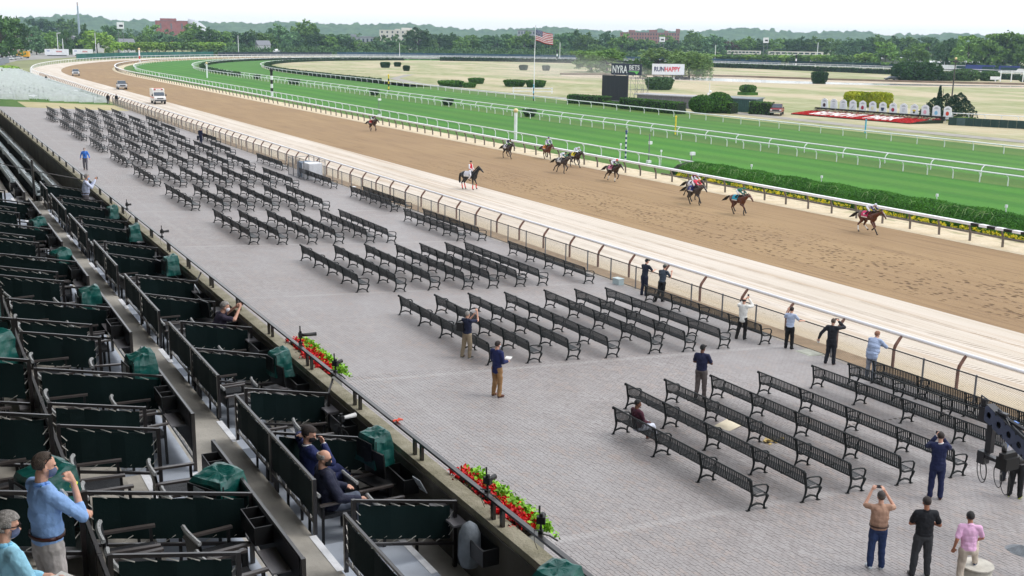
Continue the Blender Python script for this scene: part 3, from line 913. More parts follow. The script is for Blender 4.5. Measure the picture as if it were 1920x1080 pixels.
for k in range(18):
    y = 5.3 + k * 2.61
    if y < 47.5:
        link('drink_shelf', sh, fw, (0, y, 0)); link('storage_bin', bn, fw, (0, y - 0.98, 0))

# canvas partitions laced into dark steel frames
CANV_TH = 0.012
def partition(label, group, A, B_, zt, depth, foot, posts=(True, True), shelves=False, end_brace=False):
    """panel from A to B (x,y); zt=(top at A, top at B); depth = panel height; foot=(floor at A, floor at B)"""
    Av, Bv = Vector((A[0], A[1], 0)), Vector((B_[0], B_[1], 0))
    L = (Bv - Av).length; u = (Bv - Av) / L
    t = empty('box_partition', (A[0], A[1], foot[0]), 0, label, 'partition', group)
    o0 = Vector((A[0], A[1], foot[0]))
    def P(s_, z): 
        q = Av + u * s_ - o0; return Vector((q.x, q.y, z - foot[0] + o0.z * 0 + 0 * o0.z)) if False else Vector((q.x, q.y, z - o0.z))
    top = lambda s_: zt[0] + (zt[1] - zt[0]) * s_ / L
    b = MB(); b.tube([P(0, zt[0] - .02), P(L, zt[1] - .02)], 0.027, 4); b.build('top_rail', M_FRAME, t)
    b = MB(); b.tube([P(0, zt[0] - depth), P(L, zt[1] - depth)], 0.026, 4); b.build('bottom_rail', M_FRAME, t)
    for e, s_ in ((0, 0.0), (1, L)):
        if posts[e]:
            b = MB(); q = P(s_, 0); f = foot[e]
            b.box((q.x, q.y, (f + top(s_)) / 2 - o0.z), (0.05, 0.05, top(s_) - f)); b.build('post', M_FRAME, t)
    m_ = 0.075
    nrm = Vector((-u.y, u.x, 0)) * CANV_TH / 2
    nseg = 6
    vs, fs = [], []
    for k in range(nseg + 1):
        s_ = m_ + (L - 2 * m_) * k / nseg
        bow = 0.012 * math.sin(k * 2.1 + A[1])
        for sg in (1, -1):
            for zz in (top(s_) - m_ - 0.012 * (k % 2), top(s_) - depth + m_):
                q = P(s_, zz) + nrm * sg + Vector((-u.y, u.x, 0)) * bow; vs.append(q)
    for k in range(nseg):
        o = k * 4; fs += [(o, o + 1, o + 5, o + 4), (o + 2, o + 6, o + 7, o + 3), (o, o + 4, o + 6, o + 2), (o + 1, o + 3, o + 7, o + 5)]
    fs += [(0, 2, 3, 1), (nseg * 4, nseg * 4 + 1, nseg * 4 + 3, nseg * 4 + 2)]
    b = MB(); b.add(vs, fs); b.build('canvas', M_CANVAS, t)
    b = MB()
    n = max(3, int(L / 0.24))
    for k in range(n):
        s_ = 0.1 + (L - 0.2) * k / n
        b.tube([P(s_, top(s_) - .05) + nrm * 2, P(s_ + 0.13, top(s_) - m_ - 0.035) + nrm * -2.2], 0.0065, 4)
        b.tube([P(s_ + .03, top(s_) - depth + .02) + nrm * 2, P(s_ + 0.15, top(s_) - depth + m_ + 0.015) + nrm * -2.2], 0.0055, 3)
    for s0, dr in ((0.02, 1), (L - 0.02, -1)):
        for k in range(3):
            z_ = top(s0) - 0.15 - k * (depth - 0.25) / 3
            b.tube([P(s0, z_), P(s0 + dr * 0.075, z_ - 0.09)], 0.0055, 3)
    tag(b.build('lacing', M_CORD, t), kind='stuff')
    if end_brace:
        b = MB(); q = P(L, zt[1] - .02); b.tube([q, q + Vector((0.2, 0.32, 0.16))], 0.022, 4); b.build('brace', M_FRAME, t)
    if shelves:
        side = Vector((-1, 0, 0))
        n = max(1, int(L / 1.35))
        for k in range(n):
            yc_ = L * (k + 0.5) / n
            b = MB(); q = P(yc_ - 0.32, zt[0] - 0.30); b.box(q + side * 0.13, (0.22, 0.62, 0.02)); b.build('drink_shelf', M_SHELF, t)
            b = MB(); q = P(yc_ + 0.32, zt[0] - 0.14)
            for dx, dy, sx, sy, dz, sz in ((-0.03, 0, 0.012, 0.6, 0, 0.22), (-0.24, 0, 0.012, 0.6, 0, 0.22), (-0.135, 0.29, 0.2, 0.012, 0, 0.22), (-0.135, -0.29, 0.2, 0.012, 0, 0.22), (-0.135, 0, 0.2, 0.58, -0.1, 0.012), (-0.135, 0, 0.2, 0.012, 0, 0.2)):
                b.box(q + Vector((dx, dy, dz)), (sx, sy, sz))
            b.build('storage_bin', M_BLACK, t)
        b = MB(); b.box(P(L / 2, zt[0] - 0.30) + Vector((-0.022, 0, 0)), (0.014, L - 0.1, 0.56)); b.build('backing_board', M_BLACK, t)
    return t

GRP1, GRP2, GRP3, GRP4 = ('green panels between the aisle and the front boxes', 'green dividers between the front row boxes', 'black shelved panels in front of the second row boxes', 'green dividers between the second row boxes')
L1 = [(8.5, 12.5), (13.74, 17.85), (19.08, 23.25), (24.35, 28.6), (29.8, 33.8), (35.3, 39.3), (40.3, 44.65), (45.95, 48.4)]
for i, (a, b_) in enumerate(L1):
    mid = (a + b_) / 2
    partition('green aisle panel of the front boxes, %s from the camera' % nth(i), GRP1, (4.4, a), (4.4, mid), (6.5, 6.5), 0.64, (5.69, 5.69))
    partition('green aisle panel of the front boxes, far half of the %s pair' % nth(i), GRP1, (4.4, mid + 0.03), (4.4, b_), (6.5, 6.5), 0.64, (5.69, 5.69))
FD = [(10.4, 0), (12.97, 1), (15.8, 0), (18.27, 1), (21.0, 0), (23.41, 1), (26.15, 0), (28.62, 1), (31.55, 0), (33.75, 1), (37.0, 0), (39.0, 1), (42.15, 0), (44.3, 1), (47.7, 0)]
for i, (y, gap) in enumerate(FD):
    xb = 4.68 if gap else 4.45
    partition('green canvas divider in the front row, %s from the camera' % nth(i), GRP2, (xb, y), (6.16 if gap else 6.02, y), (6.5 - (xb - 4.45) * 0.22, 6.15), 0.64, (5.35, 5.16), end_brace=gap and i % 4 == 3)
L2 = [(5.4, 9.4), (10.6, 14.55), (15.8, 19.8), (20.9, 24.95), (26.4, 30.1), (31.2, 34.4), (36.4, 40.0), (41.6, 45.0)]
for i, (a, b_) in enumerate(L2):
    partition('black shelved panel along the aisle, %s from the camera' % nth(i), GRP3, (3.25, a), (3.25, b_), (6.98, 6.98), 0.72, (5.7, 5.7), shelves=True)
RD = [(9.6, 2.6), (10.75, 2.6), (12.5, 3.2), (14.95, 2.6), (15.95, 2.6), (17.8, 3.2), (20.2, 2.6), (21.2, 2.6), (22.95, 3.2), (25.35, 2.6), (26.4, 2.6), (28.1, 3.2), (30.4, 2.6), (31.4, 2.6), (33.2, 3.2), (35.8, 2.6), (36.9, 2.6), (38.6, 3.2), (41.2, 2.6)]
for i, (y, xe) in enumerate(RD):
    partition('green canvas divider in the second row, %s from the camera' % nth(i), GRP4, (1.34, y), (xe, y), (7.38, 7.38 - (xe - 1.34) * 0.2), 0.66, (6.31, 6.09))
y0 = 5.6
for i in range(9):
    partition('black shelved panel of the third row, %s from the camera' % nth(i), 'black shelved panels in front of the third row boxes', (1.25, y0 + i * 2.6), (1.25, y0 + i * 2.6 + 2.54), (7.4, 7.4), 0.6, (6.32, 6.32), shelves=True)
for i, y in enumerate((11.15, 13.75, 16.35, 18.95, 21.5, 24.1)):
    partition('green canvas divider in the third row, %s from the camera' % nth(i), 'green dividers between the third row boxes', (-0.9, y), (1.15, y), (8.35, 7.92), 0.66, (7.22, 6.88))

# woven black armchairs
M_WOVEN = mat('black_wicker', S((44, 46, 50)), 0.4, 0.2, 30, 0.5, 90, spec=0.6)
M_CHRIM = mat('chair_rim', S((158, 160, 160)), 0.45, 0.2, 40, 0.6, 70, spec=0.6)  # pale colour stands in for sky reflected on the black wicker
M_ARM = mat('armrest_grey', S((78, 72, 70)), 0.3, 0.1, 6, spec=0.7)  # base colour lightened so the armrests seem to reflect
def make_chair():
    """faces +X; back toward -X"""
    t = empty('armchair')
    b = MB(); b.box((0.02, 0, 0.43), (0.50, 0.50, 0.05)); b.build('seat', M_WOVEN, t)
    b = MB(); b.smooth = False
    n = 7
    prof = [(-0.24, 0.45), (-0.27, 0.62), (-0.31, 0.80)]
    vs, fs = [], []
    for i in range(n):
        f = i / (n - 1) * 2 - 1
        for x, z in prof:
            cx = x + 0.07 * f * f * (z - 0.3)
            vs.append((cx, f * 0.27, z - 0.03 * f * f)); vs.append((cx - 0.03, f * 0.27, z - 0.03 * f * f))
    for i in range(n - 1):
        for k in range(2):
            o = i * 6 + k * 2; p = o + 6
            fs += [(o, o + 2, p + 2, p), (o + 1, p + 1, p + 3, o + 3)]
    b.add(vs, fs); b.build('backrest', M_WOVEN, t)
    b = MB(); b.tube([(-0.325 + 0.07 * (f * f) * 0.5, f * 0.275, 0.81 - 0.03 * f * f) for f in (-1, -.66, -.33, 0, .33, .66, 1)], 0.028, 6); b.build('back_rim', M_CHRIM, t)
    for sy in (-1, 1):
        b = MB(); b.box((0.0, sy * 0.28, 0.635), (0.58, 0.06, 0.03)); b.build('armrest', M_ARM, t)
        for px, h in ((0.24, 0.62), (-0.24, 0.62)):
            b = MB(); b.tube([(px * 1.04, sy * 0.275, 0), (px, sy * 0.27, h)], 0.024, 4); b.build('leg', M_BLK2, t)
    return t
ch0 = [None]
def chair(x, y, z, rz, label):
    if ch0[0] is None:
        o = ch0[0] = make_chair()
    else:
        o = copy_tree(ch0[0])
    o.location = (x, y, z); o.rotation_euler = (0, 0, rz)
    tag(o, label, 'chair', 'black woven armchairs in the boxes')
FB = [a for a, _ in FD]
for i in range(len(FB) - 1):
    a, b_ = FB[i] + 0.2, FB[i + 1] - 0.2
    wdt = b_ - a
    if i == 0: continue
    occupied = 13.0 < (a + b_) / 2 < 15.8
    cols = [a + wdt * f for f in ((0.22, 0.52) if not FD[i][1] else (0.52, 0.82))]
    for q, y in enumerate(cols):
        if occupied: y = (14.3, 15.32)[q]
        chair(4.84, y, 5.33, random.uniform(-.12, .12), 'black armchair backed against the aisle panel in the %s front box, %s side' % (nth(i), ('near', 'far')[q]))
    for q, f in enumerate((0.3, 0.72)):
        if FD[i][1] == 0 and q == 0 and False: continue
        if 23.41 < a < 24 and q == 0: continue
        chair(5.62, a + wdt * f, 5.15, random.uniform(-.18, .18), 'black armchair close to the wall shelf in the %s front box, %s side' % (nth(i), ('near', 'far')[q]))
R2 = [(10.75, 12.5), (12.5, 14.95), (15.95, 17.8), (17.8, 20.2), (21.2, 22.95), (22.95, 25.35), (26.4, 28.1), (28.1, 30.4), (31.4, 33.2), (33.2, 35.8)]
for i, (a, b_) in enumerate(R2):
    for q, (x, z, f) in enumerate(((1.72, 6.30, .3), (1.72, 6.30, .7), (2.66, 6.08, .3), (2.66, 6.08, .7))):
        y = a + (b_ - a) * f
        chair(x, y, z, random.uniform(-.15, .15), 'black armchair in the %s second row box, %s row, %s side' % (nth(i), 'back' if q < 2 else 'front', 'near' if q % 2 == 0 else 'far'))
for i, y in enumerate((11.6, 12.4, 13.2, 14.3, 15.3, 16.9, 17.8, 19.4, 20.4)):
    chair(0.55, y, 6.86, random.uniform(-.15, .15), 'black armchair in the third row of boxes, %s from the camera' % nth(i))

# folding stadium seats beyond the boxes
M_STAD = mat('stadium_seat', S((150, 160, 162)), 0.35, 0.12, 4, spec=0.7)
M_STADB = mat('stadium_seat_base', S((40, 46, 48)), 0.5, 0.1, 4)
b = MB(); b.cm = 0
b.box((-0.16, 0, 0.66), (0.05, 0.43, 0.42), ry=-0.15); b.box((0.02, 0, 0.46), (0.34, 0.43, 0.05))
b.cm = 1
b.box((-0.12, 0.235, 0.3), (0.30, 0.03, 0.6)); b.box((-0.05, 0, 0.22), (0.06, 0.4, 0.44))
b.cm = 0
b.box((-0.02, 0.235, 0.62), (0.36, 0.04, 0.03))
stm = b.mesh('stadium_seat', [M_STAD, M_STADB])
for r, (x, z, y0, y1) in enumerate(((5.42, 5.05, 49.4, 105), (4.45, 5.38, 49.4, 84), (3.55, 5.74, 49.4, 74), (2.7, 6.1, 49.4, 66))):
    k = 0
    for y in np.arange(y0, y1, 0.52):
        if int(y / 9.5) != int((y + 1.0) / 9.5): continue
        o = link('stadium_seat', stm, None, (x, y, z))
        tag(o, 'grey folding stadium seat, %s in the %s row behind the wall' % (nth(k), nth(r)), 'seat', 'grey folding seats beyond the boxes'); k += 1
slab('aisle_divider_wall', (1.25, 48.42, 5.0), (6.2, 48.5, 5.6), M_WALLD)
b = MB(); b.tube([(0, 0, 0), (0, 0, 1.95)], 0.05, 6); b.tube([(0, 0, 1.5), (2.0, 0.2, 1.0)], 0.02, 5); b.tube([(0, 0, 1.5), (-2.6, 0.2, 2.2)], 0.02, 5)
tag(b.build('rail_post', M_FRAME, None, (4.2, 49.0, 5.38)), 'dark post with thin side rails between the boxes and the open seats', 'post')

# green vinyl covers over the box television sets
M_VINYL = mat('green_vinyl', S((20, 88, 82)), 0.3, 0.18, 5, 0.4, 9, spec=0.6)
M_VINYLD = mat('dark_vinyl', S((26, 30, 30)), 0.45, 0.2, 4, 0.4, 9)
M_SHEET = mat('clear_sheet', S((196, 204, 210)), 0.35, 0.15, 9)
def cover(x, y, z, rz, label, sx=0.42, sy=0.52, sz=0.5, stand=0.6, droop=0.25, sheet_=True, seed=0):
    sx *= .92; sy *= .95; sz *= .95
    rr = random.Random(seed * 7 + 3)
    t = empty('covered_monitor', (x, y, z), rz, label, 'monitor cover', 'green vinyl covers over box televisions')
    b = MB(); b.box((0, 0, sz * 0.45), (sx * 0.8, sy * 0.86, sz * 0.8)); b.box((0, 0, -stand / 2), (0.07, 0.07, stand)); b.build('monitor', M_BLK2, t)
    n = 6
    vs, fs = [], []
    rings = [(0.55, 1.06), (0.86, 1.02), (1.0, 0.78), (1.03, 0.45), (1.12, 0.12), (1.2, -droop)]
    for k, (f, zf_) in enumerate(rings):
        for q in range(16):
            a = 2 * math.pi * q / 16
            ca, sa = math.cos(a), math.sin(a)
            sq = 1 / max(abs(ca), abs(sa)) * 0.5
            jit = rr.uniform(-.03, .03) * (1 + k * .35)
            vs.append((ca * sq * sx * (f + jit), sa * sq * sy * (f + jit), sz * (zf_ + rr.uniform(-.04, .04) + (0.12 * math.cos(a) if k < 2 else 0))))
    for k in range(len(rings) - 1):
        for q in range(16):
            fs.append((k * 16 + q, k * 16 + (q + 1) % 16, (k + 1) * 16 + (q + 1) % 16, (k + 1) * 16 + q))
    fs = [f[::-1] for f in fs]
    fs.append(tuple(range(16)))
    b = MB(); b.add(vs, fs); o = b.build('vinyl_cover', M_VINYL, t); q_ = o.modifiers.new('soft', 'SUBSURF'); q_.subdivision_type = 'SIMPLE'; q_.levels = q_.render_levels = 2; fold(o, .02, .2)
    b = MB(); b.box((-sx * .48, -sy * 0.56, sz * 0.45), (0.014, 0.014, sz * .9)); 
    b.box((-sx * 0.62, 0, sz * 0.42), (0.012, sy * 0.9, sz * 0.72)); b.build('dark_panel', M_VINYLD, t)
    if sheet_:
        b = MB(); b.box((-sx * 0.64, sy * .08, sz * 0.5), (0.008, sy * 0.34, sz * 0.42), rx=0.1); b.build('paper_label', M_SHEET, t)
    return t
CV = [(3.0, 13.25, 6.62, 0.5, 'green monitor cover with white label drooping over the aisle panel nearest the camera', .48, .6, .42, .3, .15),
      (2.98, 18.35, 6.72, 0.1, 'tall green and black monitor cover standing on the second aisle panel', .44, .55, .55, .5, .2),
      (2.98, 24.2, 6.7, 0.0, 'boxy green monitor cover with white paper label on the third aisle panel', .44, .6, .46, .5, .2),
      (3.0, 29.3, 6.66, 0.3, 'crumpled green monitor cover on the fourth aisle panel', .42, .55, .44, .5, .2),
      (3.0, 34.7, 6.66, 0.2, 'black bag and green monitor cover on the fifth aisle panel', .42, .5, .44, .5, .3),
      (0.95, 12.4, 7.28, 0.4, 'dark green monitor cover behind the standing man in the blue shirt', .5, .62, .5, .4, .3),
      (0.8, 18.9, 7.3, 0.6, 'crumpled green monitor cover at the left edge of the third row', .5, .6, .44, .4, .3),
      (0.85, 22.0, 7.25, 0.2, 'pointed green monitor cover high at the left edge of the picture', .52, .66, .5, .4, .3),
      (5.95, 40.6, 6.12, 0.2, 'small green monitor cover at the wall in front of the standing photographer', .34, .4, .36, .6, .2),
      (5.9, 36.0, 6.1, 0.0, 'square green monitor cover at the wall below the far camera', .36, .42, .42, .6, .2),
      (5.9, 30.5, 6.08, 0.1, 'pale green monitor cover at the wall before the seated phone user', .36, .42, .42, .6, .2),
      (5.88, 20.3, 6.05, 0.1, 'green monitor cover with screen below the red flowers and long lens', .36, .42, .42, .6, .2),
      (5.9, 15.3, 6.02, 0.2, 'green monitor cover slung behind the laptop screen by the seated men', .36, .5, .42, .6, .2),
      (6.0, 9.9, 6.16, 0.4, 'green and white monitor cover at the bottom edge beside the rail', .4, .5, .4, .6, .2)]
for k, c_ in enumerate(CV): cover(*c_, sheet_=k in (0, 1, 2, 5, 13), seed=k)
# open screens and tray tables at the front wall
for k, (x, y, lab) in enumerate(((5.78, 14.95, 'black flat screen on a tray table beside the two seated men'), (5.76, 20.0, 'black flat screen on a tray table under the flower box'), (5.74, 25.9, 'black flat screen behind the seated man with the phone'), (5.75, 31.2, 'black flat screen on a tray table in a far front box'))):
    t = empty('flat_screen', (x, y, 5.74), 0.25, lab, 'screen', 'flat screens on tray tables at the wall')
    b = MB(); b.box((0.02, 0.08, 0.30), (0.03, 0.52, 0.40), ry=-0.1); b.build('screen', M_BLACK, t)
    b = MB(); b.box((0, 0, 0.02), (0.34, 0.62, 0.03)); b.build('tray', M_SHELF if k == 1 else M_BLK2, t)
    b = MB(); b.box((0, 0, -0.27), (0.06, 0.06, 0.56)); b.build('stem', M_BLK2, t)
for k, (x, y, rz) in enumerate(((6.06, 13.95, .15), (6.08, 28.2, -.2))):
    b = MB(); b.box((0, 0, 0.13), (0.01, 0.2, 0.26), ry=-0.5)
    t = tag(b.build('notice_card', M_SHEET, None, (x, y, 5.9), rz), ('white notice card propped on the wall shelf by the seated men', 'white notice card propped on the wall shelf near the seated phone user')[k], 'card')
    for q in range(3):
        b = MB(); b.box((-0.007, 0, 0.1 + q * .04), (0.006, 0.09, 0.006), ry=-0.5); b.build('print_line', M_BLACK, t)
b = MB(); b.smooth = True; b.tube([(0, 0, -.45), (0, 0, -.3), (0, 0, 0), (0, 0, .12), (0, 0, .18)], [.12, .16, .15, .10, .02], 12)
tag(b.build('grey_bag', mat('grey_cloth_bag', S((122, 130, 138)), 0.7, 0.1, 6, 0.4, 20), None, (6.06, 12.3, 5.95)), 'limp grey cloth bag hanging on the inside of the wall', 'bag')

# flower boxes hung outside the rail
M_FBOX = mat('flower_box', S((150, 150, 146)), 0.7, 0.1, 3)
M_RED = mat('red_petals', S((214, 20, 24)), 0.5, 0.25, 14)
M_LIME = mat('lime_leaves', S((134, 190, 44)), 0.6, 0.3, 9)
M_DKLF = mat('dark_leaves', S((62, 50, 36)), 0.7, 0.3, 9)
for k, (ya, yb, lab) in enumerate(((19.6, 21.9, 'short flower box of lime leaves and red flowers beyond the rail, farther one'), (11.75, 13.85, 'long flower box of red flowers and lime leaves beyond the rail, nearer one'))):
    t = empty('flower_box', (6.72, ya, 5.85), 0, lab, 'flower box', 'flower boxes hung outside the rail')
    b = MB(); L = yb - ya; b.box((0, L / 2, 0), (0.34, L, 0.3)); b.build('trough', M_FBOX, t)
    rng = np.random.default_rng(50 + k)
    n = int(2200 * L)
    P = np.stack([rng.normal(0.14, 0.10, n), rng.uniform(0, L, n), 0.2 + np.abs(rng.normal(0, 0.07, n))], 1); P[:, 2] -= np.maximum(P[:, 0] - .2, 0) * .8
    tag(link('foliage', npmesh('lime_foliage', *leaf_quads(P, 0.035, rng), M_LIME), t), kind='stuff')
    P = np.stack([rng.normal(-0.12, 0.07, n // 2), rng.uniform(0, L, n // 2), 0.17 + np.abs(rng.normal(0, 0.05, n // 2))], 1)
    tag(link('dark_foliage', npmesh('dark_foliage', *leaf_quads(P, 0.035, rng), M_DKLF), t), kind='stuff')
    fl = []
    for q in range(int(52 * L)):
        c_ = np.array([rng.normal(-0.07, 0.08), rng.uniform(0, L), 0.27 + rng.uniform(0, .09)])
        fl.append(c_ + rng.normal(0, 0.026, (26, 3)))
    tag(link('red_flowers', npmesh('red_flowers', *leaf_quads(np.concatenate(fl), 0.030, rng), M_RED), t), kind='stuff')

# photographers' remote cameras clamped to the rail
M_LENSG = mat('pale_grey_lens', S((206, 206, 204)), 0.4, 0.05, 6)
def rail_camera(x, y, z, rz, label, lens=0.25, lens_m=None, antenna=True, legs=False):
    t = empty('remote_camera', (x, y, z), rz, label, 'camera', 'unmanned cameras on the grandstand rail'); t.scale = (.72,) * 3
    b = MB(); b.box((0, 0, 0.24), (0.09, 0.15, 0.13)); b.box((0, 0.0, 0.33), (0.06, 0.06, 0.06)); b.build('camera_body', M_BLK2, t)
    b = MB(); b.smooth = True; b.tube([(0.04, 0, 0.24), (0.1, 0, 0.24), (0.1 + lens, 0, 0.24)], [0.04, 0.045, 0.055], 10); b.build('lens', lens_m or M_BLACK, t)
    b = MB(); b.tube([(0, 0, 0.18), (0, 0, 0.05), (-0.03, 0, -0.02)], 0.022, 6); b.box((0, 0, 0.02), (0.1, 0.08, 0.06)); b.build('clamp', M_BLACK, t)
    b = MB(); b.tube([(0, 0.02, 0.0), (0.05, -0.14, -0.06), (0.0, -0.3, -0.12)], 0.016, 5); b.tube([(0, 0, .05), (-.1, .1, .08)], 0.012, 5); b.build('arm', M_BLACK, t)
    b = MB(); b.tube([(0, 0.06, .2), (.02, .12, .05), (-.05, .1, -.15), (-.02, .05, -.3)], 0.006, 4); b.build('cable', M_BLACK, t)
    if antenna:
        b = MB(); b.tube([(0, 0.03, 0.36), (0, 0.03, 0.5)], 0.018, 5); b.build('radio_trigger', M_BLACK, t)
    if legs:
        for a in (0, 2.1, 4.2):
            b = MB(); b.tube([(0, 0, 0.1), (0.28 * math.cos(a), 0.28 * math.sin(a), -legs)], 0.014, 5); b.build('tripod_leg', M_BLACK, t)
    return t
rail_camera(6.35, 33.9, 6.42, 0.3, 'black remote camera on a tall clamp, third from the camera side of the rail', 0.2)
rail_camera(6.35, 39.9, 6.42, 0.3, 'tiny black remote camera on the rail farthest from the viewer', 0.1)
rail_camera(6.4, 18.55, 6.42, 0.6, 'black remote camera with round hooded lens beyond the seated men', 0.16)
rail_camera(6.4, 20.6, 6.45, -0.1, 'remote camera with long black lens above the farther flower box', 0.34)
rail_camera(6.4, 12.45, 6.42, 0.5, 'black remote camera standing among the red flowers of the nearer box', 0.14)
rail_camera(6.4, 11.0, 6.44, 0.9, 'tall black remote camera at the near end of the rail', 0.12)
rail_camera(5.86, 16.75, 6.02, 0.25, 'camera with pale grey lens on a tripod inside a front box', 0.3, M_LENSG, False, 0.8)
b = MB(); b.tube([(0, 0, 0), (.05, .02, .02), (.11, 0, .01)], [.02, .028, .012], 6); b.box((-.03, .02, .01), (.07, .03, .025), .4)
tag(b.build('orange_clamp', mat('orange_red_clamp', S((224, 84, 60)), 0.5), None, (6.36, 15.55, 6.45)), 'small orange red clamp fixed on top of the rail', 'clamp')
# ------------------------------------------------------------------ vegetation
def leafmat(name, c, c2, rnd=0.32):
    m = mat(name, S(c), 0.75, 0.2, 0.55, rnd=rnd, col2=S(c2), spec=0.25)
    return m
M_LEAF = leafmat('leaves_mid', (84, 118, 56), (124, 158, 78))
M_LEAFD = leafmat('leaves_dark', (60, 94, 52), (92, 124, 66))
M_LEAFB = leafmat('leaves_blue_green', (74, 108, 72), (106, 140, 92))
M_LEAFL = leafmat('leaves_light', (112, 148, 58), (150, 182, 78))
M_LEAFW = leafmat('willow_leaves', (96, 128, 70), (134, 160, 94))
M_LEAFR = leafmat('copper_leaves', (104, 84, 70), (120, 104, 80))
M_YEW = leafmat('hedge_leaves', (36, 66, 34), (56, 88, 42), 0.1)
M_HEDG = leafmat('clipped_hedge_leaves', (54, 94, 36), (84, 126, 48), 0.1)
M_GOLD = leafmat('golden_leaves', (134, 152, 30), (184, 186, 44), 0.08)
M_CORE = mat('inner_twigs', S((34, 46, 28)), 0.95, 0.2, 1.0)
M_BARK = mat('bark', S((84, 72, 62)), 0.95, 0.2, 2.0, 0.4, 8)

def crown_pts(rng, kind, n):
    """points of a crown of unit width and unit height (z 0..1 from ground)"""
    if kind == 'broad':
        lob = [(0, 0, .60, .42, .32)] + [(.34 * math.cos(a), .34 * math.sin(a), rng.uniform(.16, .34), rng.uniform(.15, .22), rng.uniform(.14, .2)) for a in np.arange(0, 6.28, .8)] + [(.30 * math.cos(a), .30 * math.sin(a), rng.uniform(.38, .72), rng.uniform(.17, .26), rng.uniform(.14, .22)) for a in np.arange(0, 6.28, .75) + rng.uniform(0, 1)] + [(rng.uniform(-.15, .15), rng.uniform(-.15, .15), .84, .2, .15)]
    elif kind == 'open':
        lob = [(.33 * math.cos(a) * rng.uniform(.5, 1.1), .33 * math.sin(a) * rng.uniform(.5, 1.1), rng.uniform(.42, .86), rng.uniform(.13, .2), rng.uniform(.08, .15)) for a in np.arange(0, 12.5, .7)] + [(.36 * math.cos(a), .36 * math.sin(a), rng.uniform(.2, .42), rng.uniform(.13, .2), rng.uniform(.1, .16)) for a in np.arange(.3, 6.5, .8)]
    elif kind == 'cone':
        lob = [(rng.uniform(-.08, .08), rng.uniform(-.08, .08), z, .46 * (1.05 - z) + .06, .10) for z in np.arange(.1, 1.0, .09)]
    elif kind == 'clip':
        lob = [(.3 * math.cos(a), .3 * math.sin(a), .66, .24, .25) for a in np.arange(0, 6.2, .8)] + [(0, 0, .7, .34, .29)]
    elif kind == 'mush':
        lob = [(.28 * math.cos(a), .28 * math.sin(a), .62, .24, .22) for a in np.arange(0, 6.2, .7)] + [(0, 0, .72, .34, .28)]
    elif kind == 'willow':
        lob = [(.30 * math.cos(a), .30 * math.sin(a), .70, .22, .24) for a in np.arange(0, 6.2, .7)] + [(0, 0, .78, .3, .22)]
    P = []
    wts = np.array([l[3] * l[3] for l in lob]); wts /= wts.sum()
    ncl = max(20, n // 26)
    for k in range(ncl):
        l = lob[rng.choice(len(lob), p=wts)]
        d = rng.normal(size=3); d /= np.linalg.norm(d); d[2] = abs(d[2]) * (1 if rng.uniform() < .75 else -1)
        rr = rng.uniform(.72, 1.05)
        c_ = np.array([l[0] + d[0] * l[3] * rr, l[1] + d[1] * l[3] * rr, l[2] + d[2] * l[4] * rr])
        m = n // ncl
        q = c_ + rng.normal(0, 1, (m, 3)) * [.042, .042, .026]
        if kind == 'willow':
            drop = rng.uniform(.3, .66) if np.hypot(c_[0], c_[1]) > .2 else .1
            q = c_ + rng.normal(0, 1, (m, 3)) * [.02, .02, .02]; q[:, 2] -= np.abs(rng.uniform(0, 1, m)) * drop
        P.append(q)
    P = np.concatenate(P)
    if kind in ('clip', 'mush'): P[:, 2] = np.minimum(P[:, 2], .955 + rng.normal(0, .012, len(P)))
    return P
CROWNS = {}
def crown_mesh(kind, m, v, W_, H_, n=1500, leaf=.5):
    key = (kind, m.name, v)
    if key not in CROWNS:
        rng = np.random.default_rng(abs(hash(kind)) % 1 + len(kind) * 31 + v * 7 + sum(map(ord, m.name)))
        P = crown_pts(rng, kind, n) * [W_, W_, H_]
        V, F = leaf_quads(P, leaf, rng, .6)
        CROWNS[key] = (npmesh('crown_leaves', V, F, m), W_, H_)
    return CROWNS[key]
def trunk_mesh(kind):
    key = ('trunk', kind)
    if key not in CROWNS:
        b = MB(); b.smooth = True
        low = .16 if kind in ('clip', 'mush') else .3
        b.tube([(0, 0, -.02), (.01, .01, low), (-.01, 0, .55), (.02, 0, .8)], [.028, .022, .016, .006], 7)
        for k, a in enumerate((.4, 1.7, 2.9, 4.1, 5.3)):
            z = low + .06 * k * .6
            b.tube([(0, 0, z), (.13 * math.cos(a), .13 * math.sin(a), z + .14), (.27 * math.cos(a), .27 * math.sin(a), z + .26)], [.014, .010, .004], 5)
        CROWNS[key] = b.mesh('trunk_wood', M_BARK)
    return CROWNS[key]
def tree(x, y, h, w_, kind, m, v, label, group, name='tree', n=3000, leaf=.62, z=-.05):
    me, W_, H_ = crown_mesh(kind, m, v, 14.0 if kind not in ('clip', 'mush') else 7.0, 16.0 if kind not in ('clip', 'mush') else 8.0, n, leaf)
    t = empty(name, (x, y, z), random.uniform(0, 6.28), label, 'tree', group)
    c_ = link('crown', me, t); c_.scale = (w_ / W_, w_ / W_, h / H_)
    k = link('trunk', trunk_mesh(kind), t); k.scale = (w_ * .9, w_ * .9, h)
    return t
T_LEFT = [(39, 558, 20.5, 14.4), (48, 597, 18.7, 11.4), (66, 716, 17.1, 12.5), (113, 1144, 24.8, 21.9), (130, 1142, 25.2, 28.1), (136, 1091, 23.9, 21.2), (73, 686, 12.4, 10.2), (65, 676, 10.6, 10.6), (82, 685, 14.9, 7.9), (101, 753, 17.2, 10.0), (92, 714, 9.5, 9.5), (99, 692, 16.1, 17.3), (120, 770, 18.0, 11.8), (131, 789, 12.4, 10.7), (135, 798, 12.4, 10.8), (151, 805, 19.0, 12.5), (152, 785, 13.4, 12.2), (161, 783, 11.4, 12.3), (140, 777, 11.2, 10.6)]
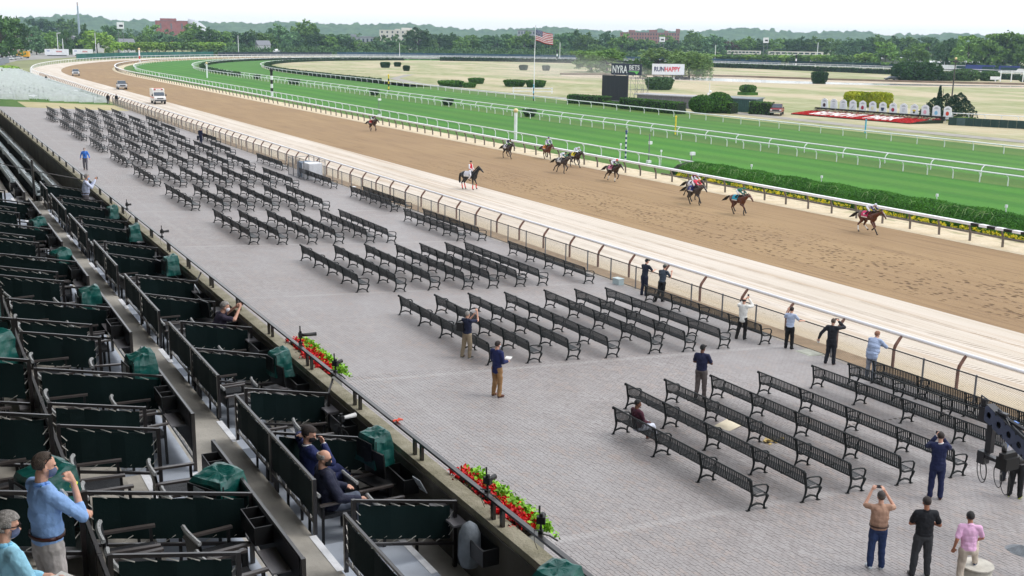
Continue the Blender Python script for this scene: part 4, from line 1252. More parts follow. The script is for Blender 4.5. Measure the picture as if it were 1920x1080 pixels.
T_MID = [(167, 741, 18.4, 17.9), (169, 720, 16.3, 14.8), (182, 737, 15.2, 13.9), (191, 745, 15.4, 14.1), (202, 753, 14.2, 14.3), (210, 761, 15.0, 12.3), (210, 730, 13.6, 12.6), (220, 737, 19.3, 16.3), (230, 745, 16.7, 14.4), (243, 751, 22.2, 16.8), (247, 739, 15.5, 14.5), (253, 737, 12.8, 14.5), (264, 744, 14.4, 16.2), (267, 732, 10.9, 12.4), (273, 730, 9.6, 10.9), (283, 737, 8.9, 11.8), (289, 735, 9.7, 12.6), (295, 732, 10.2, 14.8), (302, 729, 8.5, 11.1), (319, 733, 19.5, 18.8), (325, 730, 12.3, 12.8), (336, 736, 15.4, 13.7), (344, 733, 15.5, 13.7), (346, 720, 12.7, 12.0), (353, 717, 14.2, 13.5), (360, 714, 14.3, 13.6), (369, 709, 15.9, 17.3), (377, 705, 14.6, 13.6)]
T_RIGHT = [(386, 700, 16.9, 15.1), (394, 696, 16.3, 14.3), (402, 691, 13.5, 12.8), (420, 704, 17.4, 15.4), (437, 717, 19.2, 13.4), (433, 695, 16.9, 14.6), (408, 641, 9.7, 12.1), (451, 696, 17.9, 14.8), (450, 685, 14.2, 13.1), (444, 664, 16.4, 17.2), (452, 659, 12.9, 15.0), (458, 655, 13.7, 13.5), (454, 633, 11.7, 13.1), (460, 629, 11.8, 14.6), (545, 716, 20.4, 15.9), (539, 695, 16.0, 13.9), (534, 673, 17.2, 19.9), (543, 666, 13.1, 11.1), (551, 659, 15.6, 15.9), (559, 653, 14.9, 14.2), (566, 646, 15.8, 15.0), (580, 648, 15.2, 13.5), (581, 634, 16.8, 14.9), (589, 626, 17.0, 15.6), (597, 618, 15.6, 13.3), (598, 604, 16.4, 13.8), (605, 596, 17.3, 15.3), (612, 588, 18.2, 15.2), (627, 587, 17.6, 14.6), (627, 573, 18.5, 14.4), (635, 564, 18.6, 15.0), (603, 524, 14.9, 12.7), (608, 518, 15.7, 11.9), (529, 728, 16.5, 14.3), (523, 707, 12.6, 12.3)]
T_TALL = [(452, 429, 13.2, 12.3), (453, 410, 13.4, 11.4), (461, 398, 15.9, 9.1), (460, 384, 17.5, 13.7), (466, 377, 18.6, 14.6), (475, 374, 19.2, 14.7), (482, 372, 17.8, 11.6), (486, 367, 17.4, 13.1)]
CLIP_L = [(103, 643, 7.8, 6.4), (109, 650, 7.8, 6.5), (115, 653, 7.8, 6.5), (121, 660, 7.9, 6.6), (127, 663, 7.9, 6.7), (133, 670, 7.9, 6.8), (139, 673, 7.9, 6.8), (144, 676, 8.0, 6.9), (151, 683, 8.0, 7.0), (157, 686, 8.0, 7.0), (163, 688, 8.1, 7.1), (169, 691, 8.1, 7.1)]
CLIP_M = [(376, 613, 5.4, 7.4), (379, 607, 5.5, 7.4), (384, 603, 5.6, 7.4), (387, 597, 5.7, 7.4), (389, 591, 5.8, 7.3), (416, 542, 5.3, 7.6), (420, 539, 5.3, 7.6)]
CLIP_R = [(424, 531, 4.9, 8.2), (426, 524, 5.0, 8.1), (429, 517, 5.2, 8.1), (431, 509, 5.3, 8.0), (433, 502, 5.5, 7.9), (435, 495, 5.6, 7.9), (437, 488, 5.7, 7.8), (439, 481, 5.9, 7.7), (441, 474, 6.0, 7.7), (442, 467, 6.2, 7.6), (444, 460, 6.3, 7.6), (448, 456, 6.4, 7.5), (449, 440, 7.8, 10.2)]
KINDS_ = [('broad', M_LEAF), ('broad', M_LEAFD), ('open', M_LEAF), ('broad', M_LEAFB), ('open', M_LEAFB), ('broad', M_LEAFD)]
DESC = {'leaves_mid': 'mid green', 'leaves_dark': 'dark green', 'leaves_blue_green': 'blue green', 'leaves_light': 'light green', 'copper_leaves': 'copper coloured'}
def tree_row(T, phrase, group, fix={}, wide=1.12):
    order = sorted(range(len(T)), key=lambda i: math.atan2(T[i][0], T[i][1]))
    rank = {i: r for r, i in enumerate(order)}
    for i, (x, y, h, w_) in enumerate(T):
        kind, m = fix.get(i, KINDS_[(i * 7 + i // 3) % 6])
        lab = '%s %s tree, %s from the left %s' % (DESC[m.name], {'broad': 'round', 'open': 'loose', 'cone': 'pointed'}[kind], nth(rank[i]), phrase)
        tree(x, y, h * random.uniform(.98, 1.04), w_ * wide, kind, m, i % 3, lab, group)
tree_row(T_LEFT, 'beyond the car park', 'trees around the houses at the left', {0: ('broad', M_LEAFD), 2: ('open', M_LEAFB), 8: ('cone', M_LEAFD), 9: ('cone', M_LEAFD), 11: ('open', M_LEAFL)})
tree_row(T_MID, 'behind the far turn', 'trees behind the far turn')
tree_row(T_RIGHT, 'behind the back straight', 'trees behind the back straight', {17: ('open', M_LEAFR)})
tree_row(T_TALL, 'in the tall row beside the blue sheds', 'tall trees at the right end of the back straight', {i: ('open', M_LEAF if i != 2 else M_LEAFB) for i in range(8)}, 1.2)
for i, (x, y, h, w_) in enumerate(CLIP_L): tree(x, y, h, w_ * 1.25, 'clip', M_LEAFL if i not in (6, 7, 8) else M_LEAF, i % 3, 'flat clipped light green tree, %s from the left in the row behind the far turn' % nth(i), 'clipped trees behind the far turn', 'clipped_tree', 2600, .4)
for i, (x, y, h, w_) in enumerate(CLIP_M): tree(x, y, h, w_ * 1.3, 'clip', M_LEAFL, i % 3, 'flat clipped light green tree, %s from the left among those behind the infield trees' % nth(i), 'clipped trees behind the infield trees', 'clipped_tree', 2600, .4)
for i, (x, y, h, w_) in enumerate(CLIP_R): tree(x, y, h, w_ * 1.25, 'clip' if i < 12 else 'mush', M_LEAF if i < 12 and i % 3 else M_LEAFL, i % 3, 'low clipped tree, %s from the left in the row along the back straight' % nth(i) if i < 12 else 'mushroom shaped light green clipped tree standing alone by the white trailers', 'clipped trees along the back straight', 'clipped_tree', 2600, .4)
# infield trees
tree(236, 374, 8.4, 15.5, 'open', M_LEAF, 5, 'rounded green tree left of the black scoreboard in the infield', 'infield trees', 'infield_tree', 4500, .46)
tree(229, 352, 9.6, 15, 'broad', M_LEAF, 6, 'round green tree directly behind the dark sign in the infield', 'infield trees', 'infield_tree', 4500, .46)
tree(247, 345, 9.8, 17, 'broad', M_LEAFW, 7, 'tall green tree between the two infield signs', 'infield trees', 'infield_tree', 4500, .46)
tree(232, 306, 9.2, 15.5, 'willow', M_LEAFW, 1, 'weeping willow with a broad dome behind the white billboard', None, 'willow', 15000, .34)
tree(219, 316, 7.2, 9, 'broad', M_LEAFD, 8, 'dark green tree tucked left of the willow', 'infield trees', 'infield_tree', 3500, .46)

# woods beyond, and wooded hills on the skyline
rng = np.random.default_rng(5)
V, F, off = [], [], 0
for px in range(420):
    az = math.radians(rng.uniform(1.0, 58.0)); d = rng.uniform(820, 1750)
    x, y = d * math.sin(az), d * math.cos(az)
    h = rng.uniform(11, 17) + (d - 800) * .004
    w_ = rng.uniform(12, 22)
    if 1100 < d < 1500 and (190 < x < 330 or 700 < x < 900): continue
    P = crown_pts(rng, 'broad', 240) * [w_, w_, h] + [x, y, -1]
    v, f = leaf_quads(P, 1.25, rng, .6); V.append(v); F.append(f + off); off += len(v)
wd = link('woods', npmesh('woods', np.concatenate(V), np.concatenate(F), leafmat('woods_leaves', (64, 96, 56), (102, 132, 76), 0)))
tag(wd, kind='stuff')
V, F, off = [], [], 0
for tt in np.linspace(.40, 1.5, 900):
    p_ = loop_pt(rng.uniform(-26, 10), tt); 
    if .98 < tt and p_[1] < 470: continue
    h = rng.uniform(2.5, 6.5); w_ = rng.uniform(4, 8)
    P = rng.normal(0, 1, (70, 3)) * [w_ * .3, w_ * .3, h * .28] + [p_[0], p_[1], h * .45]; P[:, 2] = np.abs(P[:, 2])
    v, f = leaf_quads(P, .75, rng, .6); V.append(v); F.append(f + off); off += len(v)
tag(link('undergrowth', npmesh('undergrowth', np.concatenate(V), np.concatenate(F), leafmat('undergrowth_leaves', (58, 90, 50), (88, 120, 66), 0))), kind='stuff')
RIDGE = [(-700, 2600, 40), (36, 2600, 34), (184, 2594, 36), (246, 2588, 47), (318, 2580, 53), (382, 2572, 51), (397, 2570, 43), (445, 2562, 45), (532, 2545, 43), (609, 2528, 43), (698, 2505, 43), (742, 2492, 47), (854, 2456, 44), (944, 2423, 44), (1010, 2396, 48), (1055, 2376, 44), (1110, 2351, 38), (1143, 2335, 35), (1197, 2308, 37), (1282, 2262, 42), (1335, 2231, 43), (1397, 2193, 37), (1448, 2160, 35), (1507, 2119, 41), (1574, 2069, 38), (1602, 2048, 40), (1657, 2004, 47), (1701, 1966, 44), (1753, 1920, 38), (1803, 1873, 42), (1851, 1826, 43), (1882, 1794, 36), (1941, 1730, 37), (1969, 1698, 42), (2010, 1650, 38), (2137, 1481, 38), (2500, 900, 40)]
rd = np.array(RIDGE, float); s_ = np.r_[0, np.cumsum(np.linalg.norm(np.diff(rd[:, :2], axis=0), axis=1))]
NU, NV = 1100, 34
su = np.linspace(0, s_[-1], NU)
rx, ry, rh = (np.interp(su, s_, rd[:, k]) for k in range(3))
prof = np.r_[np.linspace(-520, 0, 24), np.linspace(30, 400, 10)]
fall = np.where(prof <= 0, np.clip(1 + prof / 560, 0, 1) ** 1.3, np.clip(1 - prof / 500, 0, 1))
Vh = np.zeros((NU, NV, 3))
rad = np.hypot(rx, ry)
bmp = rng.normal(0, 1, (NU, NV)); bmp = (bmp + np.roll(bmp, 1, 0) + np.roll(bmp, -1, 0)) * 1.25
for j in range(NV):
    k = 1 + prof[j] / rad
    Vh[:, j, 0] = rx * k; Vh[:, j, 1] = ry * k
    Vh[:, j, 2] = (rh - 4) * fall[j] + np.clip(bmp[:, j], -3, 5) * (.55 + .45 * fall[j]) - 1
idx = np.arange(NU * NV).reshape(NU, NV)
Fh = np.stack([idx[:-1, :-1], idx[1:, :-1], idx[1:, 1:], idx[:-1, 1:]], -1).reshape(-1, 4)
M_HILL = mat('hill_woods', S((50, 78, 50)), 0.95, 0.25, 0.035, 0.6, 0.3, col2=S((84, 110, 66)))
tag(link('hills', npmesh('hills', Vh.reshape(-1, 3), Fh, M_HILL)), kind='structure')

# hedges and clipped bushes
def hedge_run(label, pts, w_, h, m, group=None, leaf=.11, dens=26, name='hedge', batter=0.0):
    """clipped hedge along a polyline: dark twiggy core and leaves over its faces"""
    t = empty(name, (pts[0][0], pts[0][1], 0), 0, label, 'hedge', group)
    rng = np.random.default_rng(len(label) + int(pts[0][0]))
    b = MB(); P = []
    o = np.array([pts[0][0], pts[0][1], 0.0])
    for a, c_ in zip(pts[:-1], pts[1:]):
        a, c_ = np.array([*a, 0.]), np.array([*c_, 0.]); L = np.linalg.norm(c_ - a); u = (c_ - a) / L; nrm = np.array([-u[1], u[0], 0])
        mid = (a + c_) / 2 - o
        b.box((mid[0], mid[1], h * .46), (L + .1, w_ * .86, h * .92), math.atan2(u[1], u[0]))
        n = int(L * (2 * h + w_) * dens)
        s__ = rng.uniform(0, L, n); q = rng.uniform(0, 2 * h + w_, n)
        side = np.where(q < h, -1, np.where(q > h + w_, 1, 0))
        z = np.where(side == 0, h, np.where(side < 0, q, q - h - w_)); off_ = np.where(side == 0, q - h - w_ / 2, side * w_ / 2)
        off_ = off_ * (1 - batter * z / h)
        P.append(a - o + u * s__[:, None] + nrm * (off_ + rng.normal(0, .03, n))[:, None] + np.array([0, 0, 1]) * (z + rng.normal(0, .03, n))[:, None])
        for e in (0, L):
            n2 = int(w_ * h * dens * 1.2); 
            P.append(a - o + u * (e + rng.normal(0, .04, n2))[:, None] + nrm * rng.uniform(-w_ / 2, w_ / 2, n2)[:, None] + np.array([0, 0, 1]) * rng.uniform(0, h, n2)[:, None])
    b.build('twig_core', M_CORE, t)
    tag(link('leaves', npmesh('hedge_leaves', *leaf_quads(np.concatenate(P), leaf, rng, .8), m), t), kind='stuff')
    return t
def bush(label, x, y, rx_, ry_, h, m, group=None, leaf=.12, n=2600, flat=.0, name='bush', z=0, taper=0.0):
    rng = np.random.default_rng(int(x * 3 + y))
    t = empty(name, (x, y, z), 0, label, 'bush', group)
    b = MB(); b.smooth = True; b.ball((0, 0, h * .48), (rx_ * .84, ry_ * .84, h * .46), 12, 8); b.build('twig_core', M_CORE, t)
    d = rng.normal(size=(n, 3)); d /= np.linalg.norm(d, axis=1)[:, None]
    if flat: d = d / ((np.abs(d) ** (2 + flat * 8)).sum(1) ** (1 / (2 + flat * 8)))[:, None]
    P = d * [rx_, ry_, h * .5] * rng.uniform(.9, 1.04, n)[:, None] + [0, 0, h * .5]
    if taper: P[:, :2] *= (1 - taper + taper * np.clip(P[:, 2] / h, 0, 1))[:, None]
    tag(link('leaves', npmesh('bush_leaves', *leaf_quads(P, leaf, rng, .8), m), t), kind='stuff')
    return t
# the long dark hedge between the dirt rail and the turf, with yellow flowers at its foot
rng = np.random.default_rng(77)
t = empty('turf_hedge', (64.6, 36, 0), 0, 'long dark clipped hedge with yellow flowers at its foot beside the dirt rail', 'hedge')
HL = 50.0
b = MB(); b.prism([(-1.35, 0), (1.5, 0), (1.5, 1.0), (.5, 1.08), (-.6, .85), (-1.3, .3)], 1, 0, HL - .3); b.build('twig_core', M_CORE, t)
n = 130000
q = rng.uniform(0, 1, n); yy = rng.uniform(0, HL, n)
px_ = np.interp(q, [0, .18, .55, .8, 1], [-1.5, -1.42, -.62, .5, 1.7]); pz_ = np.interp(q, [0, .18, .55, .8, 1], [.05, .42, .98, 1.24, 1.1])
bulge = np.interp(yy, [HL - 1.6, HL], [1, .35]) * (1 + .06 * np.sin(yy * 1.3))
P = np.stack([px_ * np.where(yy > HL - 1.6, bulge, 1) + rng.normal(0, .05, n), yy, pz_ * bulge + rng.normal(0, .05, n)], 1)
tag(link('leaves', npmesh('hedge_leaves', *leaf_quads(P, .045, rng, .7), leafmat('turf_hedge_leaves', (58, 110, 36), (86, 144, 52), 0)), t), kind='stuff')
n = 420; c_ = np.stack([rng.normal(-1.85, .1, n), rng.uniform(0, HL - 2, n), rng.uniform(.12, .3, n)], 1)
P = np.repeat(c_, 16, 0) + rng.normal(0, .06, (n * 16, 3))
tag(link('yellow_flowers', npmesh('yellow_flowers', *leaf_quads(P, .04, rng, .7), mat('yellow_petals', S((232, 216, 40)), 0.6, 0.1, 9)), t), kind='stuff')
b = MB(); b.box((-2.15, HL / 2, .06), (.10, HL, .14)); b.build('edging_board', M_WOOD, t)
b = MB()
for k in range(60): y = rng.uniform(0, HL); b.tube([(-1.0, y, .7), (-.6, y + rng.uniform(-.3, .3), 1.1 + rng.uniform(0, .25)), (-.5, y + rng.uniform(-.7, .7), 1.2 + rng.uniform(0, .2))], .012, 3)
tag(b.build('stray_shoots', mat('pale_shoots', S((150, 176, 120)), 0.8), t), kind='stuff')

# long hedges inside the rails on the far turn and back straight
def seg(x0, t0, t1, n=22): return loop(x0, t0, t1, n) if t0 >= 0 else [loop_pt(x0, v) for v in np.linspace(t0, t1, n)]
hedge_run('dark hedge inside the turf rail sweeping round the far turn', seg(90.0, 0.0, 1.0, 26), 1.6, 1.0, M_YEW, 'long dark hedges round the far turn', .35, 3)
hedge_run('dark hedge inside the inner turf rail from the straight into the far turn', seg(114.2, -0.14, 0.5, 24), 1.5, 1.1, M_YEW, 'long dark hedges round the far turn', .3, 4)
hedge_run('dark hedge along the back straight at the far side of the infield', seg(116.5, 0.55, 1.55, 20), 2.2, 1.9, M_YEW, 'long dark hedges round the far turn', .4, 3)
hedge_run('dark hedge beside the turf rail along the back straight', seg(88.8, 1.0, 1.6, 8), 1.6, 1.2, M_YEW, 'long dark hedges round the far turn', .4, 3)

HED = 'clipped hedges round the scoreboard'
hedge_run('clipped hedge left of the black scoreboard', [(116.2, 191.5), (118.5, 181.5)], 2.2, 1.75, M_HEDG, HED, .14, 20)
hedge_run('long clipped hedge right of the black scoreboard', [(116.6, 173.0), (117.6, 157.0)], 2.4, 2.0, M_HEDG, HED, .14, 22)
hedge_run('low dark hedge in front of the black scoreboard screen', [(118.5, 182.0), (117.0, 173.2)], 1.6, 0.9, M_HEDG, HED, .14, 20)
hedge_run('clipped hedge left of the green shed', [(127.0, 160.5), (127.8, 155.2)], 2.0, 2.0, M_HEDG, HED, .14, 22)
hedge_run('tall clipped hedge between the green shed and the red truck', [(130.6, 154.0), (132.4, 150.6)], 2.0, 2.15, M_HEDG, HED, .14, 22)
bush('pair of tall rounded bushes right of the scoreboard hedge, left lobe', 123.4, 158.6, 2.4, 2.2, 3.1, M_HEDG, 'rounded bushes by the scoreboard hedge', .17, 2600)
bush('pair of tall rounded bushes right of the scoreboard hedge, right lobe', 126.6, 158.0, 2.5, 2.2, 3.6, M_HEDG, 'rounded bushes by the scoreboard hedge', .17, 2600)
BG = 'clipped bushes dotted over the dry infield'
for lab, x, y, rx_, h, m, fl in (
    ('flat topped green bush, left of a pair near the flagpole foot', 123.5, 263.0, 3.0, 1.5, M_HEDG, .5), ('low dark bush beside the flat topped bush, small one', 126.5, 258.5, 1.6, 1.1, M_HEDG, .4),
    ('round green tub shaped bush near the infield dust', 139.2, 280.0, 2.0, 1.5, M_HEDG, .5), ('large flat green bush at the flagpole, left half', 141.5, 262.0, 2.6, 1.7, M_HEDG, .5), ('large flat green bush at the flagpole, right half', 144.8, 256.5, 2.4, 1.8, M_HEDG, .5),
    ('dark round bush far out in the infield, largest of a cluster', 173.0, 431.5, 1.9, 2.2, M_YEW, .4), ('dark cone bush far out in the infield, smaller of a cluster', 165.2, 391.0, 1.2, 1.9, M_YEW, .3), ('dark bush far out in the infield, farthest of a cluster', 185.0, 447.5, 1.4, 1.8, M_YEW, .4),
    ('dark bush in the dust left of the flagpole, left of two', 219.0, 398.0, 1.6, 2.0, M_YEW, .4), ('dark bush in the dust left of the flagpole, right of two', 226.0, 392.0, 1.4, 2.0, M_YEW, .4),
    ('tall barrel shaped bush beside the pond', 249.0, 262.5, 2.3, 3.6, M_YEW, .45), ('square clipped bush behind the scoreboard scaffold', 171.0, 238.0, 3.2, 3.0, M_LEAFB, .6)):
    bush(lab, x, y, rx_, rx_ * .9, h, m, BG, .22 if rx_ < 3 else .3, 2600, fl, taper=.25)
t = bush('tiered topiary bush with square base in the dry grass', 176.6, 209.8, 1.9, 1.7, 1.75, M_HEDG, None, .14, 1600, .1, z=.65)
b = MB(); b.box((0, 0, -.3), (3.6, 3.2, .7)); b.build('square_base', M_HEDG, t)
bush('huge round dark bush at the far side of the infield', 311.0, 280.5, 8.0, 6.5, 6.0, M_YEW, None, .45, 4200, .2)
for lab, x, y, r_, h in (('dark shrub right of the huge round bush, low one', 321.5, 277.0, 3.0, 3.0), ('broad green shrub behind the dark lamp pole', 330.0, 276.0, 5.0, 4.0), ('shrub beside the white chairs at the far infield', 338.0, 272.0, 3.4, 3.4), ('small pale shrub in front of the white chairs', 345.5, 262.5, 2.4, 2.2)):
    bush(lab, x, y, r_, r_ * .9, h, M_LEAFD, 'shrubs beside the huge round bush', .32, 1500, .1)
for k, (x, y) in enumerate(((167.2, 165.2), (169.6, 161.8))): bush('golden clipped bush behind the name boards, %s one' % ('left', 'right')[k], x, y, 2.0, 2.1, 2.9, M_GOLD, 'golden bushes behind the name boards', .22, 4200, .45)
for k, y in enumerate((159.4, 190.9, 228.4, 283.8, 287.3, 320.6)):
    bush('dark clipped bush between the paired turf rails, %s from the right' % nth(k), 89.0, y, 1.0, 1.2, 1.15, M_YEW, 'dark bushes between the paired turf rails', .12, 700, .5, taper=.45)
# dark conifer clump by the green screen
rng = np.random.default_rng(3)
t = empty('conifer', (153.5, 131.0, 0), 0, 'dark ragged conifer clump with a spire beside the name boards', 'conifer')
P = []
for cx, cy, r_, h in ((0, 0.5, 2.6, 4.4), (-1.0, 2.2, 2.3, 3.6), (1.0, -1.4, 2.5, 4.6), (.4, -2.8, 2.2, 3.8), (-.6, 3.6, 1.9, 2.4), (-.2, 1.9, .55, 5.6), (0.8, -.4, 2.0, 4.2)):
    for k in range(1200):
        z = h * rng.uniform(0, 1) ** .9; rr = r_ * (1 - (z / h) ** 2.4) * rng.uniform(.55, 1.05) + .06; a = rng.uniform(0, 6.28)
        P.append((cx + rr * math.cos(a), cy + rr * math.sin(a), z))
tag(link('foliage', npmesh('conifer_needles', *leaf_quads(np.array(P), .14, rng, 1.2), leafmat('conifer_needles', (32, 58, 42), (52, 78, 52), 0)), t), kind='stuff')
b = MB(); b.tube([(0, .5, 0), (0, .5, 4)], [.22, .04], 6); b.tube([(-.2, 1.2, 0), (-.2, 1.2, 5.2)], [.12, .03], 6); b.build('trunk', M_BARK, t)
bush('low spreading juniper in front of the conifer', 150.2, 124.6, 1.9, 2.6, .9, M_LEAFL, 'low junipers round the conifer', .13, 1500, .1)
bush('low dark juniper at the left foot of the conifer', 150.5, 135.0, 1.2, 1.4, .8, M_HEDG, 'low junipers round the conifer', .13, 800, .1)
# ------------------------------------------------------------------ vehicles (local: nose toward +Y)
M_TYRE = mat('tyre', S((30, 30, 31)), 0.85); M_RIM = mat('wheel_rim', S((158, 160, 164)), 0.35, metal=0.6)
M_GLASS = mat('car_glass', S((54, 66, 78)), 0.08, 0.1, 1, spec=0.9); M_LAMP = mat('headlight', S((220, 222, 224)), 0.15, spec=0.9); M_GRILL = mat('grille', S((70, 70, 72)), 0.4)
M_CHROME = mat('chrome', S((190, 192, 196)), 0.2, metal=0.8); M_TAIL = mat('tail_lamp', S((150, 24, 24)), 0.3)
def paint(n, c): return mat('paint_' + n, S(c), 0.28, 0.03, 1.0, spec=0.7)
def wheel(t, x, y, r=.40, w_=.26):
    b = MB(); b.smooth = False; b.tube([(x - w_ / 2, y, r), (x + w_ / 2, y, r)], r, 18); o = b.build('wheel', M_TYRE, t)
    b = MB(); s_ = 1 if x > 0 else -1; b.tube([(x + s_ * (w_ / 2 - .02), y, r), (x + s_ * (w_ / 2 + .012), y, r)], r * .62, 14); b.build('rim', M_RIM, o)
def pickup(label, loc, rz, m, lower=None, group=None):
    t = empty('pickup_truck', loc, rz, label, 'pickup truck', group)
    hw = .98
    prof = [(-2.85, .55), (-2.85, 1.15), (-.95, 1.18), (-.95, 1.15), (1.1, 1.15), (1.25, 1.2), (2.45, 1.12), (2.75, 1.0), (2.8, .55)]
    b = MB(); b.prism(prof, 0, -hw, hw); b.build('body', m, t)
    vs = []
    for x, y, z in ((hw - .03, -1.0, 1.16), (hw - .16, -.85, 1.88), (hw - .18, .35, 1.9), (hw - .05, 1.15, 1.17)): vs += [(-x, y, z), (x, y, z)]
    b = MB(); b.add(vs, [(0, 2, 4, 6), (1, 7, 5, 3), (2, 3, 5, 4), (0, 1, 3, 2), (4, 5, 7, 6)]); b.build('cab', m, t)
    b = MB(); b.add([(-.80, .36, 1.86), (.80, .36, 1.86), (.88, 1.10, 1.24), (-.88, 1.10, 1.24)], [(0, 3, 2, 1)]); b.v = [(x, y + .03, z + .03) for x, y, z in b.v]; b.build('windscreen', M_GLASS, t)
    for sx in (-1, 1):
        b = MB(); b.add([(sx * .935, -.85, 1.26), (sx * .83, -.76, 1.80), (sx * .83, .28, 1.82), (sx * .93, .88, 1.26)], [(0, 1, 2, 3)]); b.v = [(x + sx * .015, y, z) for x, y, z in b.v]; b.build('side_window', M_GLASS, t)
        b = MB(); b.box((sx * .78, 2.76, .96), (.34, .1, .22)); b.build('headlight', M_LAMP, t)
        b = MB(); b.box((sx * 1.1, .85, 1.28), (.2, .12, .2)); b.build('mirror', M_BLK2, t)
        b = MB(); b.box((sx * .97, -.08, .86), (.03, .03, .5)); b.build('door_seam', M_GRILL, t)
        b = MB(); b.box((sx * .9, -2.86, 1.0), (.14, .05, .25)); b.build('tail_lamp', M_TAIL, t)
    b = MB(); b.box((0, 2.79, .92), (1.2, .06, .3)); b.build('grille', M_GRILL, t)
    b = MB(); b.box((0, 2.86, .62), (1.98, .16, .24)); b.build('bumper', M_CHROME, t)
    b = MB(); b.box((0, -1.95, 1.17), (1.6, 1.7, .05)); b.build('load_bed', M_GRILL, t)
    if lower:
        b = MB(); b.box((0, -.1, .62), (1.985, 5.2, .2)); b.build('sill_panel', lower, t)
    for x in (-.86, .86):
        for y in (-1.85, 1.85): wheel(t, x, y)
    return t
pickup('white and silver pickup driving on the pale sand, farthest of three vehicles', (44.0, 352, 0.0), PI - .12, paint('silver_white', (206, 208, 210)), M_GRILL, 'vehicles driving along the sand track')
pickup('silver pickup with dark lower half on the sand, middle of three vehicles', (42.8, 266, 0.0), PI - .08, paint('silver', (176, 178, 182)), paint('dark_grey', (58, 60, 64)), 'vehicles driving along the sand track')
pickup('dark red pickup parked by the hedges right of the scoreboard', (133.4, 150.4, 0.03), PI * .98 - .75, paint('dark_red', (140, 18, 30)), None)
# ambulance
t = empty('ambulance', (40.0, 210, 0), PI - .06, 'white and orange ambulance with red roof lights driving on the pale sand', 'ambulance', 'vehicles driving along the sand track')
M_AMB = paint('amb_white', (226, 224, 220)); M_ORG = paint('amb_orange', (214, 92, 50))
b = MB(); b.prism([(-2.9, .5), (-2.9, 2.62), (.55, 2.68), (.75, 2.4), (.75, .5)], 0, -1.05, 1.05); b.build('box_body', M_AMB, t)
b = MB(); b.prism([(.7, .5), (.7, 2.15), (1.05, 2.1), (1.75, 1.42), (2.7, 1.2), (2.85, .95), (2.85, .5)], 0, -1.0, 1.0); b.build('cab', M_AMB, t)
b = MB(); b.quad((-.88, 1.10, 2.08), (-.92, 1.76, 1.46), (.92, 1.76, 1.46), (.88, 1.10, 2.08)); b.build('windscreen', M_GLASS, t)
for sx in (-1, 1):
    b = MB(); b.box((sx * 1.01, 1.12, 1.68), (.02, .62, .5)); b.build('side_window', M_GLASS, t)
    b = MB(); b.box((sx * 1.06, -1.0, 1.15), (.02, 3.7, .22)); b.box((sx * 1.01, 1.7, 1.12), (.02, 1.6, .18), 0, .12); b.build('orange_stripe', M_ORG, t)
    b = MB(); b.box((sx * .78, 2.84, 1.0), (.32, .06, .2)); b.build('headlight', M_LAMP, t)
    b = MB(); b.box((sx * 1.18, 1.45, 1.55), (.22, .12, .3)); b.build('mirror', M_BLK2, t)
    b = MB(); b.box((sx * .62, .78, 2.52), (.34, .1, .2)); b.build('roof_light', M_TAIL, t)
    for y in (-1.9, 1.9): wheel(t, sx * .86, y, .40, .3)
b = MB(); b.box((0, .77, 2.52), (.5, .09, .16)); b.build('roof_light', M_LAMP, t)
b = MB(); b.box((0, 2.85, 1.02), (1.1, .05, .2)); b.build('grille', M_GRILL, t)
b = MB(); b.box((0, 2.9, .66), (2.0, .2, .26)); b.build('bumper', M_GRILL, t)
b = MB(); b.box((0, .0, 2.72), (1.4, .5, .08)); b.build('roof_bar', M_ORG, t)
# parked cars at the far left
def car(label, x, y, rz, m, van=False, group='cars parked beyond the picket pens'):
    t = empty('parked_car', (x, y, -.02), rz, label, 'van' if van else 'car', group)
    b = MB(); b.prism([(-2.2, .4), (-2.25, .95), (-1.3, 1.0), (1.2, .95), (2.2, .8), (2.25, .4)], 0, -.88, .88); b.build('body', m, t)
    hh = 1.95 if van else 1.45
    vs = []
    for x_, y_, z_ in ((.84, -2.1 if van else -1.7, .96), (.7, -1.9 if van else -1.1, hh), (.7, .4, hh), (.82, 1.2, .94)): vs += [(-x_, y_, z_), (x_, y_, z_)]
    b = MB(); b.add(vs, [(0, 2, 4, 6), (1, 7, 5, 3), (2, 3, 5, 4), (0, 1, 3, 2), (4, 5, 7, 6)]); b.build('cabin', M_GLASS if not van else m, t)
    b = MB(); b.box((0, (-.3 if not van else -.7), hh + .015), (1.36, 1.4 if not van else 2.2, .05)); b.build('roof', m, t)
    for sx in (-.78, .78):
        for yy in (-1.35, 1.35): wheel(t, sx, yy, .33, .2)
cl = [paint('car_white', (222, 224, 226)), paint('car_silver', (176, 180, 186)), paint('car_black', (34, 36, 40)), paint('car_blue', (90, 120, 170)), paint('car_grey', (110, 114, 120))]
for k, (x, y, c_, d_) in enumerate(((18.5, 430, 0, 'white'), (20.5, 441, 1, 'silver'), (17.0, 449, 0, 'white'), (14.5, 436, 4, 'grey'), (23.5, 446, 2, 'black'), (24, 470, 0, 'white'), (21, 482, 1, 'silver'), (19.5, 462, 0, 'white'), (31.5, 508, 2, 'black'), (31, 540, 0, 'white'), (36.5, 548, 0, 'white'), (41, 552, 0, 'white'), (44, 560, 0, 'white'), (38, 572, 1, 'silver'), (47, 575, 0, 'white'))):
    car('%s car parked beyond the picket pens, %s counting from the nearest' % (d_, nth(k)), x, y, random.uniform(-.5, .5) + (1.4 if k % 3 else .2), cl[c_], k == 8)
t = empty('yellow_truck', (50.5, 588, 0), 1.2, 'bright yellow box truck parked at the far left car park', 'truck')
b = MB(); b.box((0, -.5, 2.0), (2.4, 4.6, 2.5)); b.build('box_body', paint('yellow', (232, 170, 26)), t)
